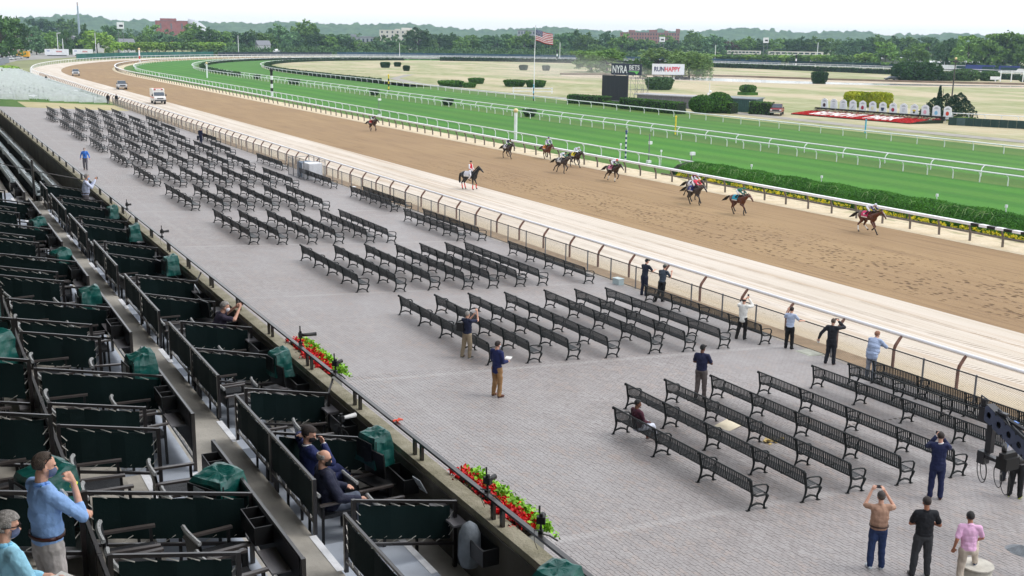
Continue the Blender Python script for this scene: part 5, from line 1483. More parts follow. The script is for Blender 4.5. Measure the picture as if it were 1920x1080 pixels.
b = MB(); b.prism([(1.8, .5), (1.8, 2.4), (2.6, 2.3), (3.3, 1.4), (3.3, .5)], 0, -1.1, 1.1); b.build('cab', paint('yellow', (232, 170, 26)), t)
b = MB(); b.box((0, .4, .62), (2.2, 5.6, .4)); b.build('chassis', M_BLK2, t)
b = MB(); b.box((1.22, .0, 2.1), (.03, 2.2, .5)); b.build('side_panel', M_GRILL, t)
for sx in (-1, 1):
    for yy in (-1.8, 2.5): wheel(t, sx, yy, .45, .3)
# white trailers with faint lettering behind the green screen
for k, (x, y, L, lab) in enumerate(((70, 628, 11.5, 'long white trailer with faint red lettering behind the green screen, left one'), (83, 630, 10.0, 'white trailer with stair rail behind the green screen, right one'))):
    t = empty('white_trailer', (x, y, 0), R(-8), lab, 'trailer', 'white trailers in the car park')
    b = MB(); b.box((0, 0, 2.3), (L, 2.6, 3.0)); b.build('body', M_WHITE, t)
    b = MB(); b.box((0, 0, .6), (L * .8, 2.2, .5)); b.build('chassis', M_BLK2, t)
    b = MB(); b.box((L * .1, -1.32, 2.6), (L * .25, .03, .7)); b.build('red_print', mat('faint_red', S((206, 150, 150)), 0.6), t)
    b = MB(); b.box((-L * .35, -1.32, 2.9), (L * .12, .03, .5)); b.build('blue_print', mat('faint_blue', S((150, 160, 200)), 0.6), t)
    if k:
        b = MB()
        for q in range(6): b.tube([(L * .5 + q * .5, -1.2, 2.6 - q * .4), (L * .5 + q * .5, -1.2, 1.6 - q * .3)], .05, 4)
        b.tube([(L * .5, -1.2, 2.7), (L * .5 + 2.8, -1.2, .6)], .06, 4); b.build('stair_rail', M_WHITE, t)
car('small tractor like dark vehicle beside the huge round bush', 301.5, 283.0, 1.2, cl[2], False, None)
car('white van parked at the right edge of the back straight', 452, 348, .4, cl[0], True, None)

# ------------------------------------------------------------------ white picket pens beyond the lawn
def picket_panel(L):
    b = MB()
    for x in np.arange(.06, L, .135): b.box((x, 0, .54), (.10, .02, .98))
    for z in (.25, .85): b.box((L / 2, .02, z), (L, .03, .12))
    for x in (0, L): b.box((x, 0, .55), (.09, .09, 1.1))
    return b.mesh('picket_panel', M_WHITE)
PMESH = picket_panel(2.4)
def picket_row(x0, y0, x1, y1, label, z=None):
    L = math.hypot(x1 - x0, y1 - y0); n = max(1, int(L / 2.4)); a = math.atan2(y1 - y0, x1 - x0)
    t = empty('picket_fence', (x0, y0, plaza_z(min(x0, 31.4)) * .9), a, label, 'fence', 'white picket pens beyond the lawn')
    for k in range(n):
        link('picket_panel', PMESH, t, (k * 2.4, 0, -k * 2.4 * math.cos(a) * .05))
rowi = 0
for k in range(30):
    y = 209.5 + k * 5.4 * (1 + k * .008)
    xl = 13.5 - k * .25
    if k == 0:
        picket_row(xl, y, 19.0, y - .2, 'front row of white pickets left of the gap facing the lawn')
        picket_row(21.6, y - .3, 31.6, y - .6, 'front row of white pickets right of the gap facing the lawn')
    else:
        picket_row(xl, y, 31.4, y - .4, 'white picket row across the pens, %s behind the front row' % nth(k - 1))
for k, x in enumerate((14.0, 31.3)):
    picket_row(x, 209.6, x - .6 * (k < 4), 378, 'white picket line running away from the lawn along the %s side of the pens' % ('grandstand', 'track')[k])
# white folding tables and chairs inside the pens
b = MB(); b.box((0, 0, .72), (1.8, .75, .05))
for sx in (-.8, .8):
    for sy in (-.3, .3): b.box((sx, sy, .35), (.04, .04, .7))
TM = b.mesh('white_table', M_WHITE)
b = MB(); b.box((0, 0, .44), (.42, .42, .04)); b.box((0, .2, .68), (.42, .03, .4))
for sx in (-.18, .18):
    for sy in (-.18, .18): b.box((sx, sy, .22), (.03, .03, .44))
CM = b.mesh('white_chair', M_WHITE)
k = 0
for i in range(24):
    y = 212.2 + i * 5.4 * (1 + i * .008)
    for j, x in enumerate((15.6, 18.8, 22.0, 25.2, 29.0)):
        o = link('white_table', TM, None, (x + random.uniform(-.3, .3), y, plaza_z(x) * .92), random.uniform(-.1, .1))
        tag(o, 'white table, %s pen from the left, %s pen back' % (nth(j), nth(i)), 'table', 'white tables inside the picket pens')
        for q, (dx, dy, a) in enumerate(((-.55, -.65, 0), (.55, .7, PI))):
            if i > 11: continue
            o = link('white_chair', CM, None, (x + dx, y + dy, plaza_z(x) * .92), a + PI)
            tag(o, 'white chair %s its table, %s pen from the left, %s pen back' % (('before', 'behind')[q], nth(j), nth(i)), 'chair', 'white chairs inside the picket pens')
# grey chain link panels and vegetation left of the pens
for k, (x, y) in enumerate(((24, 405), (28, 432), (31, 458), (34.5, 484))):
    t = empty('grey_fence_panel', (x, y, 0), 1.35, 'grey screened fence panel beside the car park, %s from the nearest' % nth(k), 'fence', 'grey screened panels by the car park')
    b = MB(); b.box((0, 0, 1.2), (24, .06, 2.2)); b.build('screen', mat('grey_screen', S((126, 132, 142)), .8), t)
    for q in (-12, -4, 4, 12):
        b = MB(); b.cyl((q, 0, 0), 2.4, .06, 6); b.build('post', M_GALV, t)
bush('tall green weeds at the corner of the outer rail', 29.0, 392, 3.0, 9.0, 1.6, M_LEAFL, None, .3, 1200, .1)

# ------------------------------------------------------------------ green perimeter screen and far fence
M_SCRN = mat('green_screen', S((30, 92, 84)), 0.8, 0.15, .2); M_SCRND = mat('dark_blue_screen', S((54, 84, 104)), 0.85, 0.15, .1)
def screen_fence(label, x0, t0, t1, n, h, m, group):
    P = [loop_pt(x0, v) for v in np.linspace(t0, t1, n)]
    t = empty('screen_fence', (P[0][0], P[0][1], 0), 0, label, 'fence', group)
    for a, c_ in zip(P[:-1], P[1:]):
        L = math.hypot(c_[0] - a[0], c_[1] - a[1]); an = math.atan2(c_[1] - a[1], c_[0] - a[0])
        b = MB(); b.box((0, 0, h / 2), (L, .06, h)); b.build('screen_panel', m, t, ((a[0] + c_[0]) / 2 - P[0][0], (a[1] + c_[1]) / 2 - P[0][1], 0), an)
        b = MB(); b.cyl((0, 0, 0), h + .15, .07, 5); b.build('post', M_GALV, t, (a[0] - P[0][0], a[1] - P[0][1], 0))
    return t
screen_fence('bright green screened fence outside the far turn at the left', 21, 0.22, 0.38, 14, 2.6, M_SCRN, 'screened fences round the track')
screen_fence('dark screened fence under the clipped trees outside the far turn', 21, 0.385, 0.50, 16, 2.3, mat('dark_screen', S((34, 46, 56)), .85), 'screened fences round the track')
screen_fence('long blue grey screened fence behind the far turn', 21, 0.505, 0.86, 40, 2.5, M_SCRND, 'screened fences round the track')
screen_fence('dark green screened fence along the back straight', 21, 0.865, 1.45, 46, 2.3, mat('dark_green_screen', S((36, 66, 66)), .85), 'screened fences round the track')
t = empty('green_board_fence', (144.4, 123.0, 0), 0, 'dark green board screen in front of a white rail at the right edge', 'fence')
pa = np.linspace(0, 1, 13)
for k in range(12):
    a = np.array([0, 0]) + np.array([6.6, -13.6]) * pa[k]; c_ = np.array([0, 0]) + np.array([6.6, -13.6]) * pa[k + 1]
    b = MB(); b.box(((a[0] + c_[0]) / 2, (a[1] + c_[1]) / 2, .62), (math.hypot(*(c_ - a)) - .02, .05, 1.22), math.atan2(*(c_ - a)[::-1])); b.build('board', mat('board_green', S((30, 58, 56)), .6) if k != 1 else mat('board_grey_green', S((62, 84, 88)), .6), t)
t = empty('white_rail', (150, 127, 0), 0, 'short white goose neck rail standing behind the green board screen', 'rail')
b = MB(); b.tube([(0, 0, 0), (0, 0, 1.2), (-.3, .1, 1.5)], .06, 6); q = b.mesh('rail_post', M_WHITE)
for k in range(7): link('post', q, t, (k * 1.05, -k * 2.3, 0))
b = MB(); b.tube([(-.3, .1, 1.52), (6.4, -14.2, 1.52)], .07, 6); b.build('rail_tube', M_WHITE, t)
t = empty('white_rail', (128, 228, 0), R(-24), 'short white two rail fence left of the black scoreboard', 'rail')
b = MB()
for z in (.5, 1.2): b.box((0, 0, z), (9.5, .07, .2))
b.build('rails', M_WHITE, t)
for q in (-4.5, 0, 4.5):
    b = MB(); b.box((q, 0, .7), (.18, .18, 1.4)); b.build('post', M_WHITE, t)

# ------------------------------------------------------------------ scoreboard, signs
M_SCREEN = mat('led_screen_off', S((38, 41, 48)), 0.45, 0.05, 1); M_SIGND = mat('sign_slate', S((56, 62, 78)), 0.5, 0.04, 1); M_SIGNW = mat('sign_white', S((228, 232, 238)), 0.5, 0.02, 1)
M_TXW = mat('letter_white', S((236, 238, 242)), 0.5); M_TXG = mat('letter_green', S((120, 214, 110)), 0.5); M_TXN = mat('letter_navy', S((32, 36, 92)), 0.5); M_TXR = mat('letter_red', S((206, 52, 74)), 0.5)
def face_rz(a, b_):   # rotation so that local +X runs from a to b (left to right seen from the track side)
    return math.atan2(b_[1] - a[1], b_[0] - a[0])
A_, B_ = (125.6, 194.6), (128.2, 189.4)
rz = face_rz(A_, B_); mid = ((A_[0] + B_[0]) / 2, (A_[1] + B_[1]) / 2)
t = empty('scoreboard', (mid[0], mid[1], 0), rz, 'big black unlit scoreboard with a slate sign on top and scaffold behind', 'scoreboard')
b = MB(); b.box((0, .15, 2.85), (6.0, .3, 5.0)); b.build('screen', M_SCREEN, t)
for i in range(6):
    for j in range(5):
        b = MB(); b.box((-2.5 + i, -.012, .85 + j * 1.0), (.985, .02, .985)); b.build('screen_panel', M_SCREEN, t)
b = MB(); b.box((0, .15, .18), (6.4, .5, .3)); b.build('plinth', M_GALV, t)
b = MB()
for x in (3.4, 5.0, 6.4):
    for y in (.5, 2.4): b.tube([(x, y, 0), (x, y, 5.2)], .035, 5)
for z in (.9, 2.7, 4.9):
    for y in (.5, 2.4): b.tube([(3.0, y, z), (6.4, y, z)], .03, 5)
    for x in (3.4, 5.0, 6.4): b.tube([(x, .5, z), (x, 2.4, z)], .03, 5)
for x0, z0, x1, z1 in ((3.4, 0, 5.0, 2.7), (5.0, 2.7, 3.4, 4.9), (5.0, 0, 6.4, 2.7), (6.4, 2.7, 5.0, 4.9), (3.4, 2.7, 5.0, .2)):
    b.tube([(x0, .5, z0), (x1, .5, z1)], .028, 5); b.tube([(x0, 2.4, z0), (x1, 2.4, z1)], .028, 5)
b.build('scaffold', M_GALV, t)
sg = MB(); sg.box((2.1, .9, 6.62), (7.0, .18, 2.25)); so = sg.build('sign', M_SIGND, t)
for x in (-.6, 2.4):
    b = MB(); b.box((x, .9, 5.4), (.3, .3, .6)); b.build('sign_leg', M_GALV, t)
text('lettering', 'NYRA', 2.05, M_TXW, so, (.58, .79, 6.52), (R(90), 0, 0), .01, sx=.64, bold=.045)
text('lettering', 'BETS', 1.25, M_TXW, so, (3.95, .79, 6.98), (R(90), 0, 0), .01, sx=.92, bold=.012)
b = MB(); b.prism([(2.72, 6.28), (5.1, 6.28), (4.55, 5.68), (4.0, 6.12), (2.72, 6.18)], 1, .77, .80); b.build('green_arrow', M_TXG, so)
b = MB(); b.box((3.9, .785, 6.38), (2.4, .02, .06)); b.build('white_rule', M_TXW, so)
# white billboard on dark legs
A_, B_ = (219.6, 303.6), (230.6, 301.4)
rz = face_rz(A_, B_); rz = R(-28); mid = (221.0, 302.9)
t = empty('billboard', (mid[0], mid[1], 0), rz, 'white billboard with navy and red capitals in front of the willow', 'billboard')
b = MB(); b.box((0, .15, 3.2), (10.6, .3, 3.5)); bo = b.build('board', M_SIGNW, t)
for x in (-4.6, -1.5, 1.5, 4.6):
    b = MB(); b.box((x, .5, .8), (.3, .4, 1.7)); b.build('leg', M_BLK2, t)
text('lettering', 'RUN', 2.0, M_TXN, bo, (-4.72, -.02, 3.15), (R(90), 0, 0), .01, 'LEFT', .84, .07)
text('lettering', 'HAPPY', 2.0, M_TXR, bo, (-1.22, -.02, 3.15), (R(90), 0, 0), .01, 'LEFT', .84, .07)
b = MB()
for k in range(22): b.box((random.uniform(-6, 7), random.uniform(.5, 2.5), random.uniform(.2, .6)), (random.uniform(.5, 1.6), .8, random.uniform(.4, 1.0)))
tag(b.build('equipment', M_BLK2, None, (mid[0] + 1, mid[1] + 1.5, 0), rz), 'low dark jumble of equipment under the white billboard', 'equipment')
# long low grey building and green shed behind the hedges
t = empty('low_building', (124.2, 181.5, 0), R(-68), 'long low grey building with flat pale roof behind the clipped hedge', 'building')
b = MB(); b.box((11.5, 2.0, 1.05), (21, 4.0, 2.1)); b.build('wall', mat('grey_wall', S((112, 110, 116)), .8), t)
b = MB(); b.box((11.5, 2.0, 2.2), (22, 4.6, .2)); b.build('roof', mat('pale_roof', S((166, 166, 170)), .7), t)
for k in range(9):
    b = MB(); b.box((2.2 + k * 2.3, -.02, 1.1), (.06, .05, 1.9)); b.build('rib', M_GALV, t)
t = empty('green_shed', (130.2, 163.5, 0), R(-66), 'small green corrugated shed with a white window beside the hedges', 'shed')
b = MB(); b.box((4, 1.5, 1.2), (8, 3, 2.4)); b.build('wall', mat('shed_green', S((66, 98, 92)), .6), t)
for k in range(20):
    b = MB(); b.box((.2 + k * .4, -.02, 1.2), (.1, .05, 2.3)); b.build('rib', mat('shed_green_dark', S((52, 82, 78)), .6), t)
b = MB(); b.box((4, 1.5, 2.45), (8.4, 3.5, .16), 0, .05); b.build('roof', mat('shed_roof', S((124, 132, 136)), .6), t)
b = MB(); b.box((7.2, -.03, 1.6), (.9, .06, .8)); wo_ = b.build('window', M_WHITE, t)
b = MB(); b.box((7.2, -.07, 1.6), (.65, .02, .55)); b.build('pane', M_GLASS, wo_)
t = empty('antenna_mast', (140.5, 178.5, 0), .3, 'white lattice arms of a small mast behind the low grey building', 'mast')
b = MB(); b.tube([(0, 0, 0), (0, 0, 4.4)], .06, 5); b.tube([(-2.4, 0, 1.9), (2.4, 0, 1.7)], .05, 4)
for q in (-2.2, -1, 1, 2.2): b.tube([(q, 0, 1.85), (q * .8, 0, .2)], .045, 4)
b.build('mast_frame', M_WHITE, t); b = MB(); b.ball((.3, 0, 2.6), (.3, .3, .3), 8, 6); b.box((-.4, 0, 2.2), (.3, .3, .4)); b.build('instrument', M_WHITE, t)
# thirteen white sandwich boards behind the flower lettering
EMB = [('dark', 'head', (70, 40, 44)), (None, None, None), (None, None, None), ('black', 'slash', (40, 40, 44)), ('crimson', 'disc', (160, 40, 66)), ('cream', 'disc', (226, 222, 190)), ('navy', 'jacket', (44, 54, 90)), ('crimson', 'disc', (150, 40, 66)), (None, None, None), ('yellow and black', 'cap', (214, 196, 50)), ('pink', 'disc', (230, 170, 190)), ('sky blue', 'disc', (130, 190, 226)), ('red', 'disc', (204, 66, 48))]
BED_A = np.array((136.8, 150.6)); BED_U = np.array((2.6, -24.4)); BED_L = float(np.linalg.norm(BED_U)); BED_U = BED_U / BED_L
BED_N = np.array((-BED_U[1], BED_U[0])); BW = 7.0; RISE = .55
S0 = BED_A + BED_N * (BW + 1.0) + BED_U * .5; S1 = S0 + BED_U * (BED_L + .6)
drow = (S1 - S0) / 12; rzS = math.atan2(drow[1], drow[0]) 
for k in range(13):
    p_ = S0 + drow * k
    col_, kind_, rgb_ = EMB[k]
    lab = ('white name board with %s emblem' % col_ if col_ else 'white name board with printed lines only') + ', %s from the left' % nth(k)
    t = empty('name_board', (p_[0], p_[1], 0.42), rzS + R(12), lab, 'board', 'white name boards behind the flower bed'); t.scale = (1.1, 1, 1.12)
    pr = [(-.58, .2), (.58, .2), (.58, 1.75), (.34, 1.95), (0, 2.08), (-.34, 1.95), (-.58, 1.75)]
    b = MB(); b.prism(pr, 1, -.03, .03); b.build('board', M_SIGNW, t)
    b = MB(); b.tube([(.5, .03, 1.75), (.5, .8, -.42)], .05, 4); b.tube([(-.5, .03, 1.75), (-.5, .8, -.42)], .05, 4); b.build('prop', M_WHITE, t)
    b = MB(); b.box((0, -.04, 1.72), (.4, .012, .06)); b.box((0, -.04, 1.58), (.62, .012, .06)); b.box((0, -.04, .42), (.5, .012, .05))
    if not kind_:
        for q in range(4): b.box((0, -.04, 1.3 - q * .16), (.5 - .06 * q, .012, .03))
    b.build('print_lines', mat('print_grey', S((110, 116, 140)), .7), t)
    if kind_:
        me_ = mat('emblem_%s' % col_.replace(' ', '_'), S(rgb_), .6)
        b = MB()
        if kind_ == 'slash': b.tube([(-.2, -.04, .72), (.2, -.04, 1.2)], .11, 4, True, (1, .1))
        elif kind_ == 'jacket': b.prism([(-.3, 1.2), (.3, 1.2), (.22, .95), (.16, .7), (-.16, .7), (-.22, .95)], 1, -.05, -.035)
        elif kind_ == 'cap': b.ball((0, -.035, 1.1), (.27, .012, .14), 12, 6)
        else: b.ball((0, -.035, .98), (.25, .012, .30), 14, 8)
        b.build('emblem', me_, t)
        if kind_ == 'cap':
            b = MB(); b.ball((0, -.035, .84), (.17, .012, .16), 12, 6); b.build('emblem', M_BLK2, t)
# sloped flower bed spelling the place name
bedA, u_, Lb = BED_A, BED_U, BED_L
rzB = math.atan2(u_[1], u_[0])
t = empty('flower_bed', (bedA[0], bedA[1], 0), rzB, 'sloping red flower bed with white flower lettering and a dark back edge', 'flower bed')
# local: x along the bed, y up the slope
def bedz(y): return .12 + RISE * y / BW
SHX = 1.15     # the back edge is longer than the front on the left
b = MB(); b.add([(0, 0, 0), (Lb, 0, 0), (Lb + 1.2, BW, 0), (-.6, BW, 0), (0, 0, bedz(0)), (Lb, 0, bedz(0)), (Lb + 1.2, BW, bedz(BW)), (-.6, BW, bedz(BW))], [(0, 1, 5, 4), (1, 2, 6, 5), (2, 3, 7, 6), (3, 0, 4, 7), (4, 5, 6, 7)]); b.build('bed_soil', M_CORE, t)
rng = np.random.default_rng(9)
n = 26000
yy = rng.uniform(0, 4.6, n); xx = rng.uniform(0, 1, n) * Lb
P = np.stack([xx, yy, bedz(yy) + rng.uniform(.02, .12, n)], 1)
tag(link('red_flowers', npmesh('red_flowers', *leaf_quads(P, .075, rng, .5), mat('bed_red', S((206, 34, 34)), .6, .2, 6)), t), kind='stuff')
P, P2 = [], []
for k in range(21):
    x = .9 + k * (Lb - .6) / 20
    P.append(np.array([x, 5.7, bedz(5.7) + .12]) + rng.normal(0, 1, (160, 3)) * [.24, .42, .09])
    P2.append(np.array([x + .55, 5.7, bedz(5.7) + .10]) + rng.normal(0, 1, (160, 3)) * [.26, .4, .06])
tag(link('silver_tufts', npmesh('silver_tufts', *leaf_quads(np.concatenate(P), .09, rng, .6), mat('silver_leaf', S((178, 184, 150)), .7, .2, 6)), t), kind='stuff')
tag(link('crimson_tufts', npmesh('crimson_tufts', *leaf_quads(np.concatenate(P2), .09, rng, .6), mat('crimson_leaf', S((150, 28, 44)), .7, .2, 6)), t), kind='stuff')
b = MB(); b.box((Lb / 2 + .3, BW + .1, bedz(BW) + .05), (Lb + 1.9, .5, .72)); b.build('back_edge', mat('dark_edge', S((44, 40, 34)), .9), t)
tl = math.atan2(RISE, BW)
for word, x0, x1 in (('BELMONT', 3.2, 13.2), ('PARK', 14.4, 20.6)):
    o = text('lettering', word, 3.9, mat('white_flowers', S((232, 230, 226)), .7, .1, 8, .8, 12), t, ((x0 + x1) / 2, 2.3, bedz(2.3) + .13), (tl, 0, 0), .05, 'CENTER', 1.0, .05)
    o.scale = ((x1 - x0) / (3.9 * .66 * len(word)), 1.35, 1)
# ------------------------------------------------------------------ flag and poles
t = empty('flagpole', (131.1, 232.9, 0), 0, 'tall white flagpole standing in the dry infield', 'flagpole')
b = MB(); b.tube([(0, 0, 0), (0, 0, 8), (0.15, 0, 15.2)], [.11, .09, .05], 8); b.build('pole', M_WHITE, t); b = MB(); b.ball((.15, 0, 15.3), .13, 8, 6); b.build('finial', M_CHROME, t)
t = empty('flag', (131.3, 232.85, 14.55), R(-62), 'american flag flying to the right from the white flagpole', 'flag')
FL, FH = 4.9, 2.5
def fpt(u, v):
    wv_ = .28 * math.sin(u * 6.5 + v * 1.1) * u ** .7
    return (u * FL * .95, wv_, -v * FH - u * 1.15 + .12 * math.sin(u * 7 + 1) * u)
M_FR = mat('flag_red', S((192, 40, 56)), .7); M_FB = mat('flag_blue', S((46, 56, 112)), .7); M_FW = mat('flag_white', S((230, 230, 234)), .7)
for k in range(13):
    b = MB(); b.smooth = True; u0 = .4 if k < 7 else 0.0; m_ = 16
    us = np.linspace(u0, 1, m_)
    b.add([fpt(u, k / 13) for u in us] + [fpt(u, (k + 1) / 13) for u in us], [(i, m_ + i, m_ + i + 1, i + 1) for i in range(m_ - 1)])
    o = b.build('stripe', M_FR if k % 2 == 0 else M_FW, t); s_ = o.modifiers.new('thick', 'SOLIDIFY'); s_.thickness = .012
b = MB(); b.smooth = True; us = np.linspace(0, .4, 8); b.add([fpt(u, v) for v in (0, 3.5 / 13, 7 / 13) for u in us], [(r_ * 8 + i, (r_ + 1) * 8 + i, (r_ + 1) * 8 + i + 1, r_ * 8 + i + 1) for r_ in range(2) for i in range(7)])
o = b.build('canton', M_FB, t); s_ = o.modifiers.new('thick', 'SOLIDIFY'); s_.thickness = .012
b = MB()
for r_ in range(9):
    for c_ in range(6 if r_ % 2 == 0 else 5):
        u, v = .03 + (c_ + (.5 if r_ % 2 else 0)) * .062, (.5 + r_ * .75) / 13
        p_ = V3(fpt(u + .015, v))
        pts = [(p_.x + (.085 if q % 2 == 0 else .035) * math.sin(q * PI / 5), p_.y, p_.z + (.085 if q % 2 == 0 else .035) * math.cos(q * PI / 5)) for q in range(10)]
        for dy in (-.02, .02): b.add([(x, y + dy, z) for x, y, z in pts], [tuple(range(10))])
tag(b.build('stars', M_FW, t), kind='stuff')
def striped_pole(label, x, y, h, cols, r=.10, group='striped furlong poles', ball=True, n=6):
    t = empty('striped_pole', (x, y, 0), 0, label, 'pole', group)
    for k in range(n):
        b = MB(); b.cyl((0, 0, h * k / n), h / n, r, 10); b.build('band', cols[k % len(cols)], t)
    if ball:
        b = MB(); b.smooth = True; b.ball((0, 0, h + r), r * 1.5, 10, 8); b.build('ball', cols[-1] if cols[-1] is not M_WHITE else M_GOLDB, t)
M_GOLDB = mat('pole_ball', S((226, 200, 150)), .4); M_PRED = mat('pole_red', S((190, 50, 50)), .5); M_PYEL = mat('pole_yellow', S((232, 206, 60)), .5); M_PBLU = mat('pole_blue', S((54, 72, 120)), .5); M_PCYA = mat('pole_cyan', S((80, 176, 208)), .5)
striped_pole('thick black and white banded pole between the turf rail and the dirt rail', 66.9, 230.0, 5.0, [M_WHITE, M_BLACK], .27)
striped_pole('plain thick white pole beside the inner dirt rail', 66.7, 123.0, 3.4, [M_WHITE], .20, n=2)
striped_pole('blue and white banded pole beside the turf rail', 65.9, 97.2, 3.0, [M_WHITE, M_PBLU], .09, n=12)
striped_pole('yellow and black banded pole between the turf courses', 97.8, 242.0, 3.6, [M_BLACK, M_PYEL], .15, n=6)
striped_pole('plain yellow pole between the turf rails', 91.0, 122.5, 2.3, [M_PYEL], .10, n=2)
striped_pole('red and white banded pole at the far turn', 92.0, 520.0, 5.2, [M_WHITE, M_PRED, M_WHITE], .35, n=4)
striped_pole('cyan pole leaning in front of the flower bed', 118.8, 115.4, 2.0, [M_PCYA], .11, ball=False, n=2)
striped_pole('cyan and black banded pole at the foot of the flagpole', 112.5, 200.0, 3.1, [M_BLACK, M_PCYA], .10, n=6)
striped_pole('thin white pole on the turf of the far turn', 77.0, 330.0, 4.0, [M_WHITE], .22, n=3)
striped_pole('black and white banded pole at the back straight, left one', 330.0, 560.0, 5.5, [M_WHITE, M_BLACK], .45, n=4)
striped_pole('black and white banded pole at the back straight, behind the billboard', 428.0, 470.0, 5.0, [M_WHITE, M_BLACK], .4, n=4)
# small posts with boxes along the turf
for k, (x, y, h, lab) in enumerate(((66.9, 94.4, 3.0, 'grey pole with a small white box beside the blue striped pole'), (66.4, 86.6, 1.75, 'white lamp box on a post at the end of the long hedge'), (66.2, 168.0, 2.6, 'white post with a small sign board by the turf rail'))):
    t = empty('equipment_post', (x, y, 0), 0, lab, 'post', 'equipment posts by the turf rail')
    b = MB(); b.tube([(0, 0, 0), (0, 0, h)], .06, 6); b.build('post', M_GALV, t)
    b = MB(); b.box((.12, 0, h if k else h - .9), (.45 if k else .3, .3, .3)); b.build('box', M_WHITE, t)
    b = MB(); b.box((0, 0, .15), (.4, .4, .3)); b.build('foot', M_WHITE, t)
for k, (x, y) in enumerate(((66.8, 99.5), (66.7, 92.0), (66.5, 69.0), (66.5, 57.0), (66.5, 51.0), (66.6, 78.0))):
    b = MB(); b.cyl((0, 0, .0), 1.5, .035, 6); b.box((0, 0, 1.5), (.14, .14, .2))
    tag(b.build('marker_post', M_WHITE, None, (x, y, 0)), 'small white topped marker post at the turf edge, %s from the left' % nth(k), 'post', 'small marker posts along the turf edge')
# dark lamp pole with a cluster of heads
t = empty('lamp_pole', (205.8, 175, 0), 0, 'dark pole with a cluster of speakers and lamps rising behind the conifer', 'pole')
b = MB(); b.tube([(0, 0, 0), (.1, 0, 9.2)], [.17, .11], 8); b.build('pole', mat('dark_pole', S((74, 70, 70)), .6), t)
for a in np.arange(0, 6.28, 1.05):
    b = MB(); b.tube([(.1, 0, 8.9), (.1 + .55 * math.cos(a), .55 * math.sin(a), 8.7)], [.06, .22], 6); b.build('horn', M_GRILL, t)
b = MB(); b.ball((.1, 0, 9.4), .28, 8, 6); b.build('lamp', M_GOLDB, t)
# white light poles round the far turn
for k, (x, y, h, arm, ph) in enumerate(((50, 640, 12.1, 1, 'with a side arm at the left car park'), (54, 645, 11.2, 0, 'thin one beside it at the left car park'), (73, 648, 11.9, 1, 'with a right hand arm by the white trailers'), (76, 652, 9.0, 0, 'thin one beside it by the white trailers'), (91, 640, 12.4, 0, 'at the left end of the clipped trees'), (176, 672, 12.0, 0, 'at the right end of the clipped trees'), (281, 676, 8.8, 0, 'before the white office building'), (365, 616, 10.3, 0, 'right of the flag'), (420, 530, 10.4, 0, 'right of the willow'), (443, 470, 12.5, 0, 'tall one before the long train roof'), (452, 410, 11.0, 0, 'at the white sheds'), (458, 396, 11.0, 0, 'right of the white sheds'))):
    t = empty('light_pole', (x, y, 0), -.6, 'slim white light pole %s' % ph, 'light pole', 'slim light poles round the far turn')
    b = MB(); b.tube([(0, 0, 0), (0, 0, h)], [.22, .14], 6); b.build('pole', M_WHITE, t)
    if arm:
        b = MB(); b.tube([(0, 0, h - .1), (2.0, 0, h + .1)], .16, 5); b.tube([(0, 0, h - .1), (-1.6, 0, h)], .16, 5) if k == 0 else None; b.build('arm', M_WHITE, t)
# patrol judge towers
for k, (x, y, h, s_, lab) in enumerate(((114, 700, 18.6, 3.8, 'white cabin on a lattice tower beyond the clipped trees at the left'), (411, 571, 14.6, 3.0, 'white cabin on a lattice tower in front of the long brick building'), (431, 499, 14.8, 2.9, 'white cabin on a lattice tower right of the billboard'))):
    t = empty('observation_tower', (x, y, 0), -.75 if k else -.2, lab, 'tower', 'white cabins on lattice towers')
    for sx in (-1, 1):
        for sy in (-1, 1):
            b = MB(); b.tube([(sx * s_ * .42, sy * s_ * .42, 0), (sx * s_ * .35, sy * s_ * .35, h - s_)], .11, 4); b.build('leg', M_GALV, t)
    b = MB()
    for q in range(5):
        z0, z1 = (h - s_) * q / 5, (h - s_) * (q + 1) / 5
        for sy in (-1, 1): b.tube([(-s_ * .4, sy * s_ * .4, z0), (s_ * .4, sy * s_ * .4, z1)], .07, 3)
    b.build('bracing', M_GALV, t)
    b = MB(); b.box((0, 0, h - s_ / 2), (s_, s_, s_)); b.build('cabin', M_WHITE, t)
    b = MB(); b.box((s_ * .12, -s_ / 2 - .03, h - s_ * .55), (s_ * .55, .08, s_ * .3)); b.build('window', M_BLACK, t)
t = empty('antenna_mast', (116, 892, 0), 0, 'tall slim grey blue mast rising above the trees at the left', 'mast')
b = MB(); b.tube([(0, 0, 0), (0, 0, 20), (0, 0, 31.5)], [1.0, .75, .5], 8); b.build('pole', mat('mast_grey', S((150, 166, 182)), .6), t)
b = MB(); b.tube([(0, 0, 31.5), (0, 0, 34)], .55, 8); b.build('tip', mat('mast_tip', S((190, 176, 176)), .6), t)

